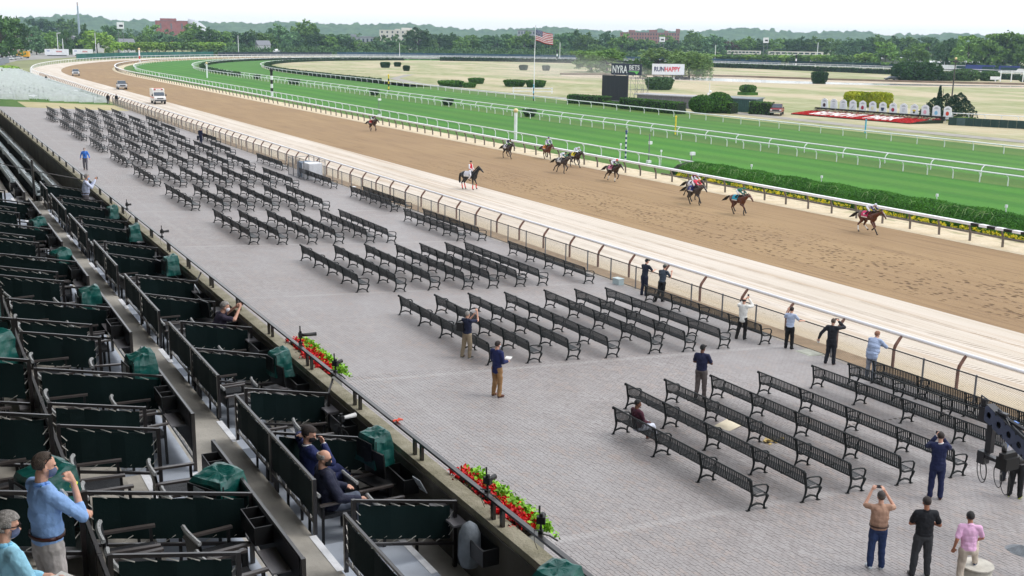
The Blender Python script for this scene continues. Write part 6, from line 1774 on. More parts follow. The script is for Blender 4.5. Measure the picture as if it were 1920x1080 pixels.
# ------------------------------------------------------------------ distant buildings
def block(label, x, y, rz, w_, d_, h, wall, roofm, floors, cols, group=None, win=M_GLASS, wfrac=.5, tops=()):
    t = empty('building', (x, y, 0), rz, label, 'building', group)
    b = MB(); b.box((0, d_ / 2, h / 2), (w_, d_, h)); b.build('wall', wall, t)
    b = MB(); b.box((0, d_ / 2, h + .2), (w_ + .4, d_ + .4, .4)); b.build('roof', roofm, t)
    for (tx, tw, th_) in tops:
        b = MB(); b.box((tx, d_ / 2, h + th_ / 2), (tw, d_ * .5, th_)); b.build('roof_block', wall, t)
    for i in range(floors):
        for j in range(cols):
            b = MB(); b.box((-w_ / 2 + w_ * (j + .5) / cols, -.03, h * (i + .55) / floors), (w_ / cols * wfrac, .12, h / floors * .5)); b.build('window', win, t)
    return t
M_BRK = mat('red_brick', S((158, 92, 84)), .85, .1, .3); M_BRK2 = mat('brown_brick', S((150, 102, 92)), .85, .1, .3); M_OFF = mat('office_white', S((212, 208, 200)), .7, .05, .1); M_TAR = mat('flat_roof', S((112, 110, 112)), .8); M_GRYB = mat('grey_block', S((150, 154, 162)), .8)
block('big red brick hall with a pale curved end roof on the left skyline', 281, 1372, R(-14), 36, 40, 27, M_BRK, M_TAR, 2, 3, None, M_TAR, .16, ((-4, 18, 3),))
t = empty('curved_roof_hall', (308, 1378, 0), R(-14), 'pale curved roof attached right of the red brick hall', 'building')
b = MB(); b.smooth = True; b.prism([(-6, 0), (-6, 30), (2, 28.5), (9, 25), (16, 19), (20, 12), (20, 0)], 1, 0, 30); b.build('roof', mat('pale_sheet_roof', S((206, 210, 216)), .5), t)
block('white office block with rows of dark windows above the trees', 424, 1018, R(-24), 40, 26, 18.4, M_OFF, M_OFF, 5, 8, None, M_GLASS, .3, ((6, 10, 2.6), (-3, 5, 1.4)))
block('low grey building with roof plant left of the white office block', 352, 938, R(-21), 32, 20, 11.6, M_GRYB, M_TAR, 2, 9, None, M_GLASS, .4, ((-5, 5, 2.4), (6, 8, 1.0)))
block('long brown brick apartment block with many windows on the skyline', 806, 1146, R(-36), 72, 18, 21.5, M_BRK2, M_TAR, 5, 22, None, M_GLASS, .42, ((-22, 8, 3), (4, 10, 3.5), (20, 5, 2.5), (34, 5, 5)))
block('pale grey building just right of the flag above the trees', 612, 1100, R(-28), 26, 16, 21, M_GRYB, M_TAR, 4, 8, None, M_GLASS, .4)
def house(label, x, y, rz, w_, d_, h, wall, roof_):
    t = empty('house', (x, y, 0), rz, label, 'house', 'houses among the trees')
    b = MB(); b.box((0, 0, h / 2), (w_, d_, h)); b.build('wall', wall, t)
    b = MB(); b.prism([(-d_ / 2 - .5, h), (d_ / 2 + .5, h), (0, h + d_ * .42)], 0, -w_ / 2 - .4, w_ / 2 + .4); b.build('roof', roof_, t)
    for q in (-.3, 0, .3):
        b = MB(); b.box((q * w_, -d_ / 2 - .03, h * .62), (1.1, .1, 1.5)); b.build('window', M_GLASS, t)
RF1 = mat('pinkish_roof', S((176, 148, 136)), .9); RF2 = mat('grey_roof', S((128, 130, 136)), .9); RF3 = mat('brown_roof', S((140, 118, 104)), .9); HW_ = mat('house_white', S((214, 214, 216)), .8); HW2 = mat('house_pink', S((196, 172, 164)), .8)
for a in (('house with a broad pinkish roof at the upper left, left one', 62, 772, .5, 11, 8, 9.2, HW2, RF1), ('white house with a brown roof at the upper left, right one', 72, 768, -.4, 9, 8, 9, HW_, RF3), ('small white gabled house beside the dark conifers', 95, 760, 1.2, 6, 7, 7.4, HW_, RF2), ('white house with a grey hipped roof under the slim mast', 107, 762, .2, 10, 8, 6.5, HW_, RF2), ('low white house left of the clipped trees behind the tower', 125, 750, .1, 9, 7, 6, HW_, RF2), ('white house half hidden behind the far turn trees', 205, 722, 0, 8, 7, 6, HW_, RF2), ('white house between the trees below the brick apartments', 466, 640, -.6, 8, 7, 6.5, HW_, RF2)): house(*a)
b = MB(); b.smooth = True; b.prism([(-2.6, 0), (2.6, 0), (2.6, .9), (1.3, 1.9), (0, 2.3), (-1.3, 1.9), (-2.6, .9)], 1, -2, 2)
t = empty('white_marquee', (208, 700, 0), .2, 'small white tent under the trees of the far turn', 'tent'); link('canopy', b.mesh('canopy', M_WHITE), t, (0, 0, 1.6))
for sx in (-2.4, 2.4):
    b = MB(); b.cyl((sx, 0, 0), 1.8, .06, 5); b.build('leg', M_WHITE, t)
# white sheds, blue sheds and the long pale roof along the back straight
for k, (x, y, L, h, lab) in enumerate(((461, 434, 10, 4.6, 'white shed with a stepped end behind the back straight, left one'), (464, 423, 13, 4.4, 'white shed with dark door behind the back straight, middle one'), (468, 408, 11, 3.2, 'low grey white tent behind the back straight, right one'), (474, 392, 8, 3.6, 'small white cabin between the tall trees'), (462, 510, 10, 4.2, 'pale tent roof above the clipped back straight trees, left one'), (468, 496, 8, 4.0, 'pale tent roof above the clipped back straight trees, right one'))):
    t = empty('white_shed', (x, y, 0), R(-52), lab, 'shed', 'white sheds behind the back straight')
    b = MB(); b.box((0, 0, h / 2), (L, 4, h)); b.build('wall', M_WHITE if k != 2 else M_GRYB, t)
    b = MB(); b.prism([(-2.3, h), (2.3, h), (0, h + 1)], 0, -L / 2 - .2, L / 2 + .2); b.build('roof', M_WHITE, t)
    b = MB(); b.box((L * .1, -2.03, 1.4), (1.6, .08, 2.4)); b.build('door', M_GRILL, t)
for k, (x, y, L, m_, lab) in enumerate(((455, 372, 13, 0, 'blue covered shed behind the back straight, left one'), (458, 358, 9, 0, 'blue covered shed behind the back straight, right one'), (453, 388, 14, 1, 'long white covered store left of the blue sheds'))):
    t = empty('covered_store', (x, y, 0), R(-56), lab, 'shed', 'covered stores behind the back straight')
    b = MB(); b.box((0, 0, 1.5), (L, 3, 3.0 if not m_ else 2.2)); b.build('cover', mat('blue_tarpaulin', S((48, 62, 128)), .6, .1, .5) if not m_ else M_WHITE, t)
    b = MB(); b.box((0, -1.55, .4), (L, .1, .5)); b.build('base_board', M_GRILL, t)
for k, (x, y, L, lab) in enumerate(((520, 572, 22, 'long pale train roof with dark window band above the clipped trees, right part'), (503, 604, 14, 'long pale train roof with dark window band above the clipped trees, left part'))):
    t = empty('train', (x, y, 0), R(-47), lab, 'train', 'pale train carriages above the clipped trees')
    b = MB(); b.box((0, 0, 5.3), (L * 1.6, 3, 2.4)); b.build('body', M_OFF, t); b = MB(); b.box((0, 0, 2.1), (L * 1.6, 2.4, 4.2)); b.build('embankment_wall', M_TAR, t)
    for q in range(9):
        b = MB(); b.box(((q - 4) * L * .17, -1.53, 5.4), (L * .12, .06, .9)); b.build('window', M_GLASS, t)
# white patio chairs / jump furniture far right
t = empty('white_trellis', (342, 262, 0), -.6, 'white pergola posts with hanging rail at the far right of the infield', 'pergola')
for q in (-7, -3.4, 0.5, 3.6):
    b = MB(); b.box((q, 0, 1.9), (.28, .28, 3.8)); b.build('post', M_WHITE, t)
b = MB(); b.box((-1.5, 0, 3.5), (13, .2, .25)); b.build('beam', M_WHITE, t)
b = MB(); b.box((-8.6, .2, 1.2), (3.6, .3, 1.1)); b.box((-8.6, .2, .3), (.4, .3, .6)); b.build('notice_panel', M_WHITE, t)

# ------------------------------------------------------------------ camera crane at the right edge
t = empty('camera_crane', (25.2, 19.6, plaza_z(25.2)), 0, 'black perforated camera crane arm with a hanging camera head at the right edge', 'camera crane')
M_CRANE = mat('crane_black', S((34, 36, 42)), .35, .1, 4, spec=.6); M_CRFACE = mat('crane_face', S((74, 82, 104)), .4, .08, 4)
def W2(x, y, z): return V3((x - 25.2, y - 19.6, z - plaza_z(25.2)))
pA, pB = CR_A, CR_B
A_, B_ = W2(*pA), W2(*pB)
u = (B_ - A_); L = u.length; u.normalize()
up = V3((0, 0, 1)); side = u.cross(up).normalized(); upn = side.cross(u)
hole_b = MB(); 
def arm_pt(s_, a, b_): return A_ + u * s_ + side * a + upn * b_
b = MB()
for a0, a1, z0, z1 in ((-.11, .11, -.20, -.18), (-.11, .11, .18, .20), (-.02, .02, -.19, .19)):
    b.add([arm_pt(s_, a, z) for s_ in (0, L) for a, z in ((a0, z0), (a1, z0), (a1, z1), (a0, z1))], [(3, 2, 1, 0), (4, 5, 6, 7), (0, 1, 5, 4), (1, 2, 6, 5), (2, 3, 7, 6), (3, 0, 4, 7)])
b.build('arm', M_CRANE, t)
# side plate with round lightening holes, built around each hole
b = MB(); nh = int(L / .36)
for k in range(2 * nh):
    sd_ = -.115 if k < nh else .115; dsd = .03 if k < nh else -.03; k = k % nh
    s0, s1 = L * k / nh, L * (k + 1) / nh; c_ = (s0 + s1) / 2; r_ = .085; nseg = 16
    outer, inner = [], []
    for q in range(nseg):
        a = 2 * PI * (q + .5) / nseg; ca, sa = math.cos(a), math.sin(a)
        sc = min((s1 - s0) / 2 / max(abs(ca), 1e-6), .20 / max(abs(sa), 1e-6))
        outer.append(arm_pt(c_ + ca * sc, sd_, sa * sc)); inner.append(arm_pt(c_ + ca * r_, sd_, sa * r_))
    inn2 = [p + side * dsd for p in inner]
    b.add(outer + inner + inn2, [(q, (q + 1) % nseg, nseg + (q + 1) % nseg, nseg + q) for q in range(nseg)] + [(nseg + q, nseg + (q + 1) % nseg, 2 * nseg + (q + 1) % nseg, 2 * nseg + q) for q in range(nseg)])
b.build('perforated_plate', M_CRFACE, t)
b = MB(); b.box(A_ + V3((-.02, .05, -.1)), (.2, .22, .36)); b.box(A_ + V3((0, .1, .16)), (.1, .12, .2)); b.tube([A_ + V3((0, 0, .25)), A_ + V3((.05, .25, .3)), A_ + V3((.1, .3, .05)), A_ + u * .8], .022, 5); b.build('nose_bracket', M_CRANE, t)
b = MB(); b.box(A_ + V3((.06, -.12, -.60)), (.14, .16, .9)); b.build('drop_post', M_CRANE, t)
hc = A_ + V3((-.02, -.62, -1.15))
b = MB(); b.box(hc + V3((.04, .3, 0)), (.14, .9, .08)); b.box(hc + V3((.05, .62, -.05)), (.22, .2, .32)); b.build('head_yoke', M_CRANE, t)
b = MB(); b.box(hc + V3((0, -.1, .06)), (.46, .30, .30)); b.box(hc + V3((0, -.1, .26)), (.5, .14, .12)); b.build('camera_body', M_BLK2, t)
b = MB(); b.smooth = True; b.tube([hc + V3((.2, -.12, .06)), hc + V3((.5, -.12, .06))], [.09, .13], 12); b.build('lens', M_BLACK, t)
b = MB(); b.smooth = True; b.tube([hc + V3((-.1, -.05, .34)), hc + V3((.12, .12, .42))], .06, 8); b.build('microphone', M_BLACK, t)
b = MB(); b.smooth = True
for k, (ox, r_, tl_) in enumerate(((-.12, .34, .2), (.08, .27, -.4), (.55, .3, .5), (.5, .24, 0.0))):
    b.tube([hc + V3((-.05 + r_ * math.cos(a) * math.cos(tl_) * .8, ox + r_ * math.cos(a), -.2 - r_ * .5 + r_ * math.sin(a))) for a in np.linspace(0, 2 * PI, 21)], .012, 5)
b.build('cable_loops', M_BLACK, t)
b = MB(); b.tube([A_ + u * .3 + upn * .25, A_ + u * L * .95 + upn * .25], .03, 6); b.tube([A_ + u * .5 + upn * .18, A_ + u * 1.9 + upn * .52], .05, 5); b.tube([arm_pt(.7, .1, .3), arm_pt(2.2, .1, -.4)], .012, 4); b.build('tension_rods', M_CRANE, t)
b = MB(); b.box(arm_pt(.45, .0, .24), (.12, .3, .06)); b.build('counter_plate', M_CRANE, t)
b = MB(); b.tube([B_, V3((B_.x, B_.y, 0))], .12, 8); b.build('pedestal', M_CRANE, t)

# ------------------------------------------------------------------ air: haze box, and dust raised in the infield
def volume(name, dens, col, aniso=0.0):
    m = bpy.data.materials.new(name); m.use_nodes = True; n = m.node_tree; n.nodes.clear()
    o = n.nodes.new('ShaderNodeOutputMaterial'); v = n.nodes.new('ShaderNodeVolumePrincipled')
    v.inputs['Density'].default_value = dens; v.inputs['Color'].default_value = (*col, 1); v.inputs['Anisotropy'].default_value = aniso
    n.links.new(v.outputs[0], o.inputs['Volume']); return m
if HAZE:
    b = MB(); b.box2((-1010, -510, -1.1), (3210, 3310, 62)); tag(b.build('haze', volume('haze_air', HAZE, (.58, .80, 1.0), .0)), kind='stuff')

for k, (x, y, z, sx, sy, sz, d) in enumerate(((188, 300, 3.0, 20, 30, 3.2, .0032), (208, 278, 1.6, 26, 24, 2.6, .0026), (200, 330, 2.6, 22, 30, 5.2, .0024), (176, 322, 2.2, 16, 24, 4.0, .002))):
    b = MB(); b.smooth = True; b.ball((0, 0, 0), (sx, sy, sz), 20, 12)
    tag(b.build('dust_cloud', volume('dust_%d' % k, d, (.97, .95, .90)), None, (x, y, z), -.5), kind='stuff')
# ------------------------------------------------------------------ people
def skin(name, c): return mat(name, c, 0.5, 0.06, 14, 0.1, 80)
SK1 = skin('skin_light', S((206, 158, 136))); SK2 = skin('skin_tan', S((168, 114, 88))); SK3 = skin('skin_brown', S((112, 74, 56)))
def cloth(name, c, b=0.5, sc=9): return mat(name, S(c), 0.8, 0.10, 3, b, sc)
def blob(name, shapes, m, parent, vox=0.013, it=3, folds=0.0):
    """one continuous surface grown round tapered limbs and ellipsoids"""
    b = MB(); b.smooth = True
    for s_ in shapes:
        if s_[0] == 'c':
            _, p, r, q, r2 = s_
            b.tube([p, q], [r, r2], 10, True); b.ball(p, r, 10, 6); b.ball(q, r2, 10, 6)
        else:
            b.ball(s_[1], s_[2], 14, 9, s_[3] if len(s_) > 3 else None)
    o = b.build(name, m, parent)
    md = o.modifiers.new('skin', 'REMESH'); md.mode = 'VOXEL'; md.voxel_size = vox; md.use_smooth_shade = True
    ms = o.modifiers.new('relax', 'SMOOTH'); ms.factor = 0.5; ms.iterations = it
    if folds: fold(o, folds, 0.12)
    return o
def hand_shapes(w_, d, side, curl=0.6, spread=0.35):
    d = d.normalized()
    up = V3((0, 0, 1)) if abs(d.z) < 0.85 else V3((0, 1, 0))
    lat = d.cross(up).normalized(); nrm = lat.cross(d).normalized()
    out = [('c', w_, .028, w_ + d * .04, .032), ('e', w_ + d * .06, (.036, .036, .036))]
    base = w_ + d * .075
    for k, ln in enumerate((.066, .078, .073, .056)):
        o_ = lat * ((k - 1.5) * .023 * side)
        dk = (d + lat * ((k - 1.5) * spread * .35 * side)).normalized()
        p1 = base + o_; p2 = p1 + dk * ln * .5; p3 = p2 + (dk * (1 - curl * .6) - nrm * curl).normalized() * ln * .5
        out += [('c', p1, .011, p2, .0105), ('c', p2, .0105, p3, .009)]
    t0 = w_ + d * .03 - lat * .03 * side; t1 = t0 + (d * .6 - lat * .8 * side).normalized() * .04; t2 = t1 + (d * .95 - lat * .2 * side - nrm * .3).normalized() * .032
    out += [('c', t0, .014, t1, .012), ('c', t1, .012, t2, .010)]
    return out
def person(label, loc, head_deg, pose=None, wear=None, sk=SK1, h=1.78, group=None, vox=0.014, cat='person'):
    """faces local +Y; R side is +X"""
    pose = pose or {}; wear = wear or {}
    t = empty('person', loc, R(head_deg), label, cat, group)
    k = h / 1.78; t.scale = (k, k, k)
    J = dict(pel=V3((0, 0, .95)), wai=V3((0, 0, 1.08)), che=V3((0, 0, 1.31)), nek=V3((0, -.02, 1.50)), hed=V3((0, .025, 1.665)),
             shL=V3((-.185, -.01, 1.445)), shR=V3((.185, -.01, 1.445)), hipL=V3((-.09, 0, .93)), hipR=V3((.09, 0, .93)),
             knL=V3((-.11, .03, .50)), knR=V3((.11, .03, .50)), anL=V3((-.125, -.02, .09)), anR=V3((.125, -.02, .09)))
    if pose.get('sit'):
        for q in J:
            if q[:2] in ('kn', 'an'): continue
            J[q] = J[q] - V3((0, 0, pose['sit']))
        zs = J['hipL'].z
        J['knL'] = V3((-.14, .44, zs + .03)); J['knR'] = V3((.14, .44, zs + .03))
        J['anL'] = V3((-.14, .42, .09)); J['anR'] = V3((.14, .42, .09))
    RL = Matrix.Rotation(-R(pose.get('lean', 0)), 3, 'X') @ Matrix.Rotation(R(pose.get('roll', 0)), 3, 'Y')
    RT = Matrix.Rotation(R(pose.get('twist', 0)), 3, 'Z')
    RL = RL @ RT
    for q in ('wai', 'che', 'nek', 'hed', 'shL', 'shR'):
        J[q] = J['pel'] + RL @ (J[q] - J['pel'])
    for sd, sg in (('L', -1), ('R', 1)):
        J['el' + sd] = J['sh' + sd] + RL @ V3((sg * .06, -.03, -.29)); J['wr' + sd] = J['el' + sd] + RL @ V3((sg * .005, .09, -.25))
    for q, v in pose.items():
        if q in J: J[q] = V3(v)
    RH = Matrix.Rotation(R(pose.get('yaw', 0)), 3, 'Z') @ Matrix.Rotation(-R(pose.get('pitch', 5)), 3, 'X')
    H = J['hed']
    fat = wear.get('fat', 0.0)
    hd = lambda x, y, z: H + RH @ V3((x, y, z))
    body = [('e', hd(0, 0, .03), (.074, .092, .085), RH), ('e', hd(0, .028, -.03), (.061, .068, .085), RH), ('e', hd(0, .045, -.085), (.043, .044, .034), RH),
            ('c', hd(0, .088, .0), .010, hd(0, .108, -.04), .016), ('e', hd(-.077, -.005, -.015), (.011, .024, .034), RH), ('e', hd(.077, -.005, -.015), (.011, .024, .034), RH),
            ('e', hd(0, .085, .018), (.05, .016, .012), RH), ('e', hd(0, .09, -.066), (.024, .012, .008), RH),
            ('c', J['nek'] - RL @ V3((0, 0, .06)), .06, hd(0, -.02, -.07), .055), ('c', J['shL'], .055, J['shR'], .055), ('e', J['che'], (.165, .105, .18), RL), ('e', J['wai'], (.145, .10, .16), RL), ('e', J['pel'], (.155, .11, .12))]
    for sd, sg in (('L', -1), ('R', 1)):
        body += [('c', J['sh' + sd], .055, J['el' + sd], .043), ('c', J['el' + sd], .042, J['wr' + sd], .028),
                 ('c', J['hip' + sd], .085, J['kn' + sd], .056), ('c', J['kn' + sd], .055, J['an' + sd], .036), ('c', J['an' + sd], .036, J['an' + sd] + V3((0, .12, -.05)), .03)]
        body += hand_shapes(J['wr' + sd], pose.get('hand' + sd) and V3(pose['hand' + sd]) or (J['wr' + sd] - J['el' + sd]), sg, pose.get('curl', .6))
    blob('body', body, sk, t, vox, 2)
    # eyes
    for sg in (-1, 1):
        b = MB(); b.smooth = True; b.ball(hd(sg * .029, .087, .006), .010, 8, 6); b.build('eye', M_BLK2, t)
    # hair
    hs_ = wear.get('hair')
    if hs_:
        m_, style = hs_
        def pred(x, y, z):
            if style == 'bald': return -.55 < z < .35 and y < .25 and not (abs(x) > .8 and z < -.3)
            if style == 'thin': return (z > -.5 and y < .1) or (z > .55 and y < .55)
            return (z > .38 - .0 and y < .9) or (y < .28 and z > -.62 and not (abs(x) > .86 and z < -.15))
        b = MB(); b.smooth = True
        b.ball(hd(0, -.004, .032), (.082, .101, .095) if style != 'full' else (.090, .110, .102), 26, 18, RH, pred); o = b.build('hair', m_, t)
        so = o.modifiers.new('thick', 'SOLIDIFY'); so.thickness = 0.012; so.offset = 0
    if wear.get('cap'):
        b = MB(); b.smooth = True; b.ball(hd(0, -.004, .045), (.086, .106, .092), 18, 10, RH, lambda x, y, z: z > -.12)
        b.tube([hd(0, .08, .055), hd(0, .14, .045), hd(0, .17, .035)], [.07, .06, .04], 8, True, (1, .14)); b.build('cap', wear['cap'], t)
    if wear.get('helmet'):
        b = MB(); b.smooth = True; b.ball(hd(0, -.004, .045), (.098, .118, .105), 16, 10, RH, lambda x, y, z: z > -.3); b.tube([hd(0, .09, .05), hd(0, .15, .03)], [.07, .05], 8, True, (1, .2)); b.build('helmet', wear['helmet'], t)
    if wear.get('mask'):
        b = MB(); b.smooth = True; b.ball(hd(0, .035, -.052), (.066, .078, .062), 18, 12, RH, lambda x, y, z: y > .1 and z < .75); b.build('face_mask', wear['mask'], t)
        b = MB(); 
        for sg in (-1, 1): b.tube([hd(sg * .06, .06, -.03), hd(sg * .079, -.005, .0)], .003, 4)
        b.build('mask_loop', wear['mask'], t)
    if wear.get('glasses'):
        b = MB(); up_ = wear['glasses'] == 'up'
        zz, yy = (.10, .045) if up_ else (.008, .105)
        for sg in (-1, 1):
            b.ball(hd(sg * .034, yy, zz), (.027, .006, .02), 10, 6, RH); b.tube([hd(sg * .06, yy, zz), hd(sg * .083, 0, zz - (.05 if up_ else 0)), hd(sg * .08, -.03, zz - (.08 if up_ else .005))], .005, 4)
        b.tube([hd(-.06, yy, zz + .015), hd(.06, yy, zz + .015)], .005, 4); b.build('glasses', M_BLK2, t)
    # clothes
    sh = wear.get('shirt')
    if sh:
        m_, kind = sh
        g_ = {'tee': 0, 'long': 0, 'jacket': .012}[kind]
        f = fat
        L_ = [('c', J['shL'], .072 + g_, J['shR'], .072 + g_), ('e', J['che'] + RL @ V3((0, 0, .03)), (.188 + g_ + f * .3, .122 + g_ + f * .4, .19), RL), ('e', J['che'] - RL @ V3((0, 0, .10)), (.178 + g_ + f * .6, .118 + g_ + f, .19), RL),
              ('e', J['wai'] + RL @ V3((0, f * .5, 0)), (.166 + g_ + f, .114 + g_ + f * 1.2, .17), RL), ('e', J['pel'] + V3((0, 0, .03)), (.172 + g_ + f * .6, .122 + g_ + f * .6, .11)), ('c', J['nek'] - RL @ V3((0, 0, .05)), .07, J['nek'] + RL @ V3((0, .0, .0)), .06)]
        if kind == 'jacket':
            if not pose.get('sit'): L_ += [('e', J['pel'] - V3((0, 0, .06)), (.188 + f * .6, .132 + f * .5, .14)), ('e', J['pel'] - V3((0, .01, .12)), (.182 + f * .5, .125 + f * .4, .09))]
        for sd in 'LR':
            s0, e0, w0 = J['sh' + sd], J['el' + sd], J['wr' + sd]
            if kind == 'tee':
                L_.append(('c', s0, .072, s0 + (e0 - s0) * .72, .064))
            else:
                ext = .95 if not wear.get('rolled') else .35
                L_ += [('c', s0, .070 + g_, e0, .056 + g_), ('c', e0, .056 + g_, e0 + (w0 - e0) * ext, .042 + g_ * .8)]
        blob('shirt' if kind != 'jacket' else 'jacket', L_, m_, t, vox * 1.05, 3, .03)
        if wear.get('collar'):
            b = MB(); b.smooth = True; b.tube([J['nek'] + RL @ V3((.066 * math.cos(a), .01 + .066 * math.sin(a), .012 * math.cos(a) + (-.035 if math.sin(a) > .7 else .01))) for a in np.linspace(0, 2 * math.pi, 13)], .016, 6); b.build('collar', wear['collar'], t)
        if wear.get('cuffs'):
            b = MB()
            for sd in 'LR': e0, w0 = J['el' + sd], J['wr' + sd]; b.tube([e0 + (w0 - e0) * .9, e0 + (w0 - e0) * 1.03], .045, 8)
            b.build('cuffs', wear['cuffs'], t)
    tr = wear.get('trousers')
    if tr:
        L_ = [('e', J['pel'] - V3((0, 0, .015)), (.166 + fat * .5, .122 + fat * .5, .115))]
        for sd in 'LR': L_ += [('c', J['hip' + sd] - V3((0, 0, .01)), .112, J['kn' + sd], .083), ('c', J['kn' + sd], .083, J['an' + sd] + V3((0, 0, .0)), .068)]
        blob('trousers', L_, tr, t, vox * 1.05, 3, .035)
        if wear.get('belt'):
            b = MB(); b.smooth = True; b.tube([J['pel'] + V3(((.17 + fat) * math.cos(a), (.124 + fat) * math.sin(a), .075)) for a in np.linspace(0, 2 * math.pi, 17)], .018, 4, True, (.5, 1.2)); b.build('belt', wear['belt'], t)
    if wear.get('shoes'):
        for sd, sg in (('L', -1), ('R', 1)):
            a = J['an' + sd]; z0 = a.z - .09
            b = MB(); b.smooth = True
            fd = V3(pose.get('foot' + sd, (sg * .03, .2, 0)))
            b.tube([V3((a.x, a.y - .05, z0 + .05)), V3((a.x, a.y + .02, z0 + .055)), V3((a.x, a.y, z0 + .04)) + fd * .55, V3((a.x, a.y, z0 + .03)) + fd * .95], [.045, .052, .048, .03], 8, True, (1, .85)); b.build('shoe', wear['shoes'], t)
            b = MB(); p0 = V3((a.x, a.y - .05, z0 + .008)); b.tube([p0, p0 + fd * .7 + V3((0, 0, 0)), p0 + fd * 1.15], [.046, .05, .036], 8, True, (1, .25)); b.build('shoe_sole', wear.get('sole', wear['shoes']), t)
    if wear.get('tie'):
        b = MB(); p0 = J['nek'] + RL @ V3((0, .075, -.04)); p1 = J['wai'] + RL @ V3((0, .14 + fat * 1.6, .08)); b.tube([p0, (p0 + p1) / 2 + V3((0, .025, 0)), p1], [.018, .028, .03], 4, True, (1, .3)); b.build('tie', wear['tie'], t)
    t['_wrL'] = list(J['wrL']); t['_wrR'] = list(J['wrR'])
    return t
def at_person(t, p):
    c_, s_ = math.cos(t.rotation_euler.z), math.sin(t.rotation_euler.z); k = t.scale[0]
    return (t.location.x + k * (p[0] * c_ - p[1] * s_), t.location.y + k * (p[0] * s_ + p[1] * c_), t.location.z + k * p[2])
M_PHONE = mat('phone_black', S((18, 18, 20)), 0.25, 0.05, 4)
def phone(t, p, label, rz=0.0, wide=True):
    o = empty('phone', at_person(t, p), t.rotation_euler.z + rz, label, 'phone', 'phones held up by the spectators')
    b = MB(); sz = (.15, .012, .075) if wide else (.075, .012, .15); b.box((0, 0, 0), sz); b.build('case', M_PHONE, o)
    b = MB(); b.box((0, -.008, 0), (sz[0] * .92, .003, sz[2] * .9)); b.build('screen', mat('phone_screen', S((60, 66, 74)), 0.15), o)
    return o
W = lambda n, c, b=.5: cloth(n, c, b)
HB = mat('hair_dark_brown', S((44, 34, 30)), 0.6, 0.2, 30, 0.6, 120); HBK = mat('hair_black', S((26, 24, 24)), 0.55, 0.2, 30, 0.6, 120)
HG = mat('hair_grey', S((150, 146, 142)), 0.65, 0.25, 40, 0.7, 130); HGD = mat('hair_brown_grey', S((84, 72, 64)), 0.65, 0.25, 40, 0.7, 130)
SHB = mat('shoe_black', S((26, 24, 24)), 0.4); SHBR = mat('shoe_brown', S((92, 52, 36)), 0.35); SHW = mat('shoe_pale', S((206, 216, 224)), 0.6); SOLE_Y = mat('sole_yellow', S((206, 220, 70)), 0.6); SOLE_W = mat('sole_white', S((224, 224, 224)), 0.6)
BLT = mat('belt_leather', S((62, 36, 26)), 0.4)
UP = dict(elL=(-.30, .22, 1.36), elR=(.30, .22, 1.36), wrL=(-.11, .38, 1.60), wrR=(.12, .38, 1.60), handL=(.5, .3, .8), handR=(-.5, .3, .8))
def gz(x): return plaza_z(x) + (0.021 if x < 25.6 else 0.002)
# on the plaza
p = person('person in tan shirt and jeans with cap, both arms up holding a phone sideways', (18.13, 16.24, gz(18.1)), -32, dict(UP, pitch=-4, wrL=(-.13, .30, 1.70), elL=(-.30, .14, 1.42), wrR=(.15, .32, 1.68), elR=(.34, .16, 1.38)), dict(shirt=(W('tan_tee', (168, 134, 114), .9), 'tee'), trousers=W('blue_jeans', (34, 52, 92)), belt=BLT, shoes=SHW, sole=SOLE_W, cap=W('dark_grey_cap', (66, 60, 58)), hair=(HGD, 'short'), fat=.035), SK1, 1.83)
phone(p, (.03, .42, 1.74), 'black phone held sideways in both hands by the man in the tan shirt')
person('person in black polo and charcoal jeans standing with arms folded, seen from behind', (18.79, 15.56, gz(18.8)), -34, dict(elR=(.32, .06, 1.16), wrR=(.02, .26, 1.18), elL=(-.27, .08, 1.16), wrL=(.08, .24, 1.13), knL=(-.14, .02, .5), anL=(-.17, -.03, .09), knR=(.12, .04, .5), anR=(.15, .02, .09)), dict(shirt=(W('black_polo', (24, 26, 32), .8), 'tee'), trousers=W('charcoal_jeans', (52, 54, 58)), shoes=SHB, sole=SOLE_W, hair=(HB, 'short'), collar=W('black_collar', (22, 24, 30)), fat=.02), SK2, 1.88)
person('person in pink polo and beige trousers, one foot raised on the concrete base', (19.25, 14.75, gz(19.3)), -38, dict(lean=8, knR=(.24, .42, .92), anR=(.26, .36, .52), hipR=(.1, .03, .93), elL=(-.27, -.05, 1.16), wrL=(-.28, .08, .92), elR=(.29, .10, 1.20), wrR=(.26, .38, 1.02), handR=(0, .5, -.4), anL=(-.13, -.05, .09)), dict(shirt=(W('pink_polo', (226, 178, 214), .9), 'tee'), trousers=W('beige_chinos', (184, 172, 158)), shoes=mat('shoe_navy', S((44, 54, 84)), 0.6), sole=SOLE_W, hair=(HBK, 'short'), collar=W('pink_collar', (232, 190, 222))), SK2, 1.76)
p = person('person in bright navy suit and brown shoes filming toward the track, seen from behind', (23.03, 18.85, gz(23)), -42, dict(UP, wrL=(-.06, .30, 1.58), wrR=(.07, .30, 1.58), elL=(-.26, .22, 1.32), elR=(.26, .22, 1.32), pitch=6), dict(shirt=(W('navy_suit', (24, 33, 72), .9), 'jacket'), trousers=W('navy_suit_trousers', (24, 33, 72)), shoes=SHBR, hair=(HB, 'short'), collar=W('white_collar', (224, 226, 230)), cuffs=W('white_cuff', (224, 226, 230))), SK1, 1.84)
phone(p, (0, .42, 1.64), 'black phone hidden in front of the face of the man in the navy suit')
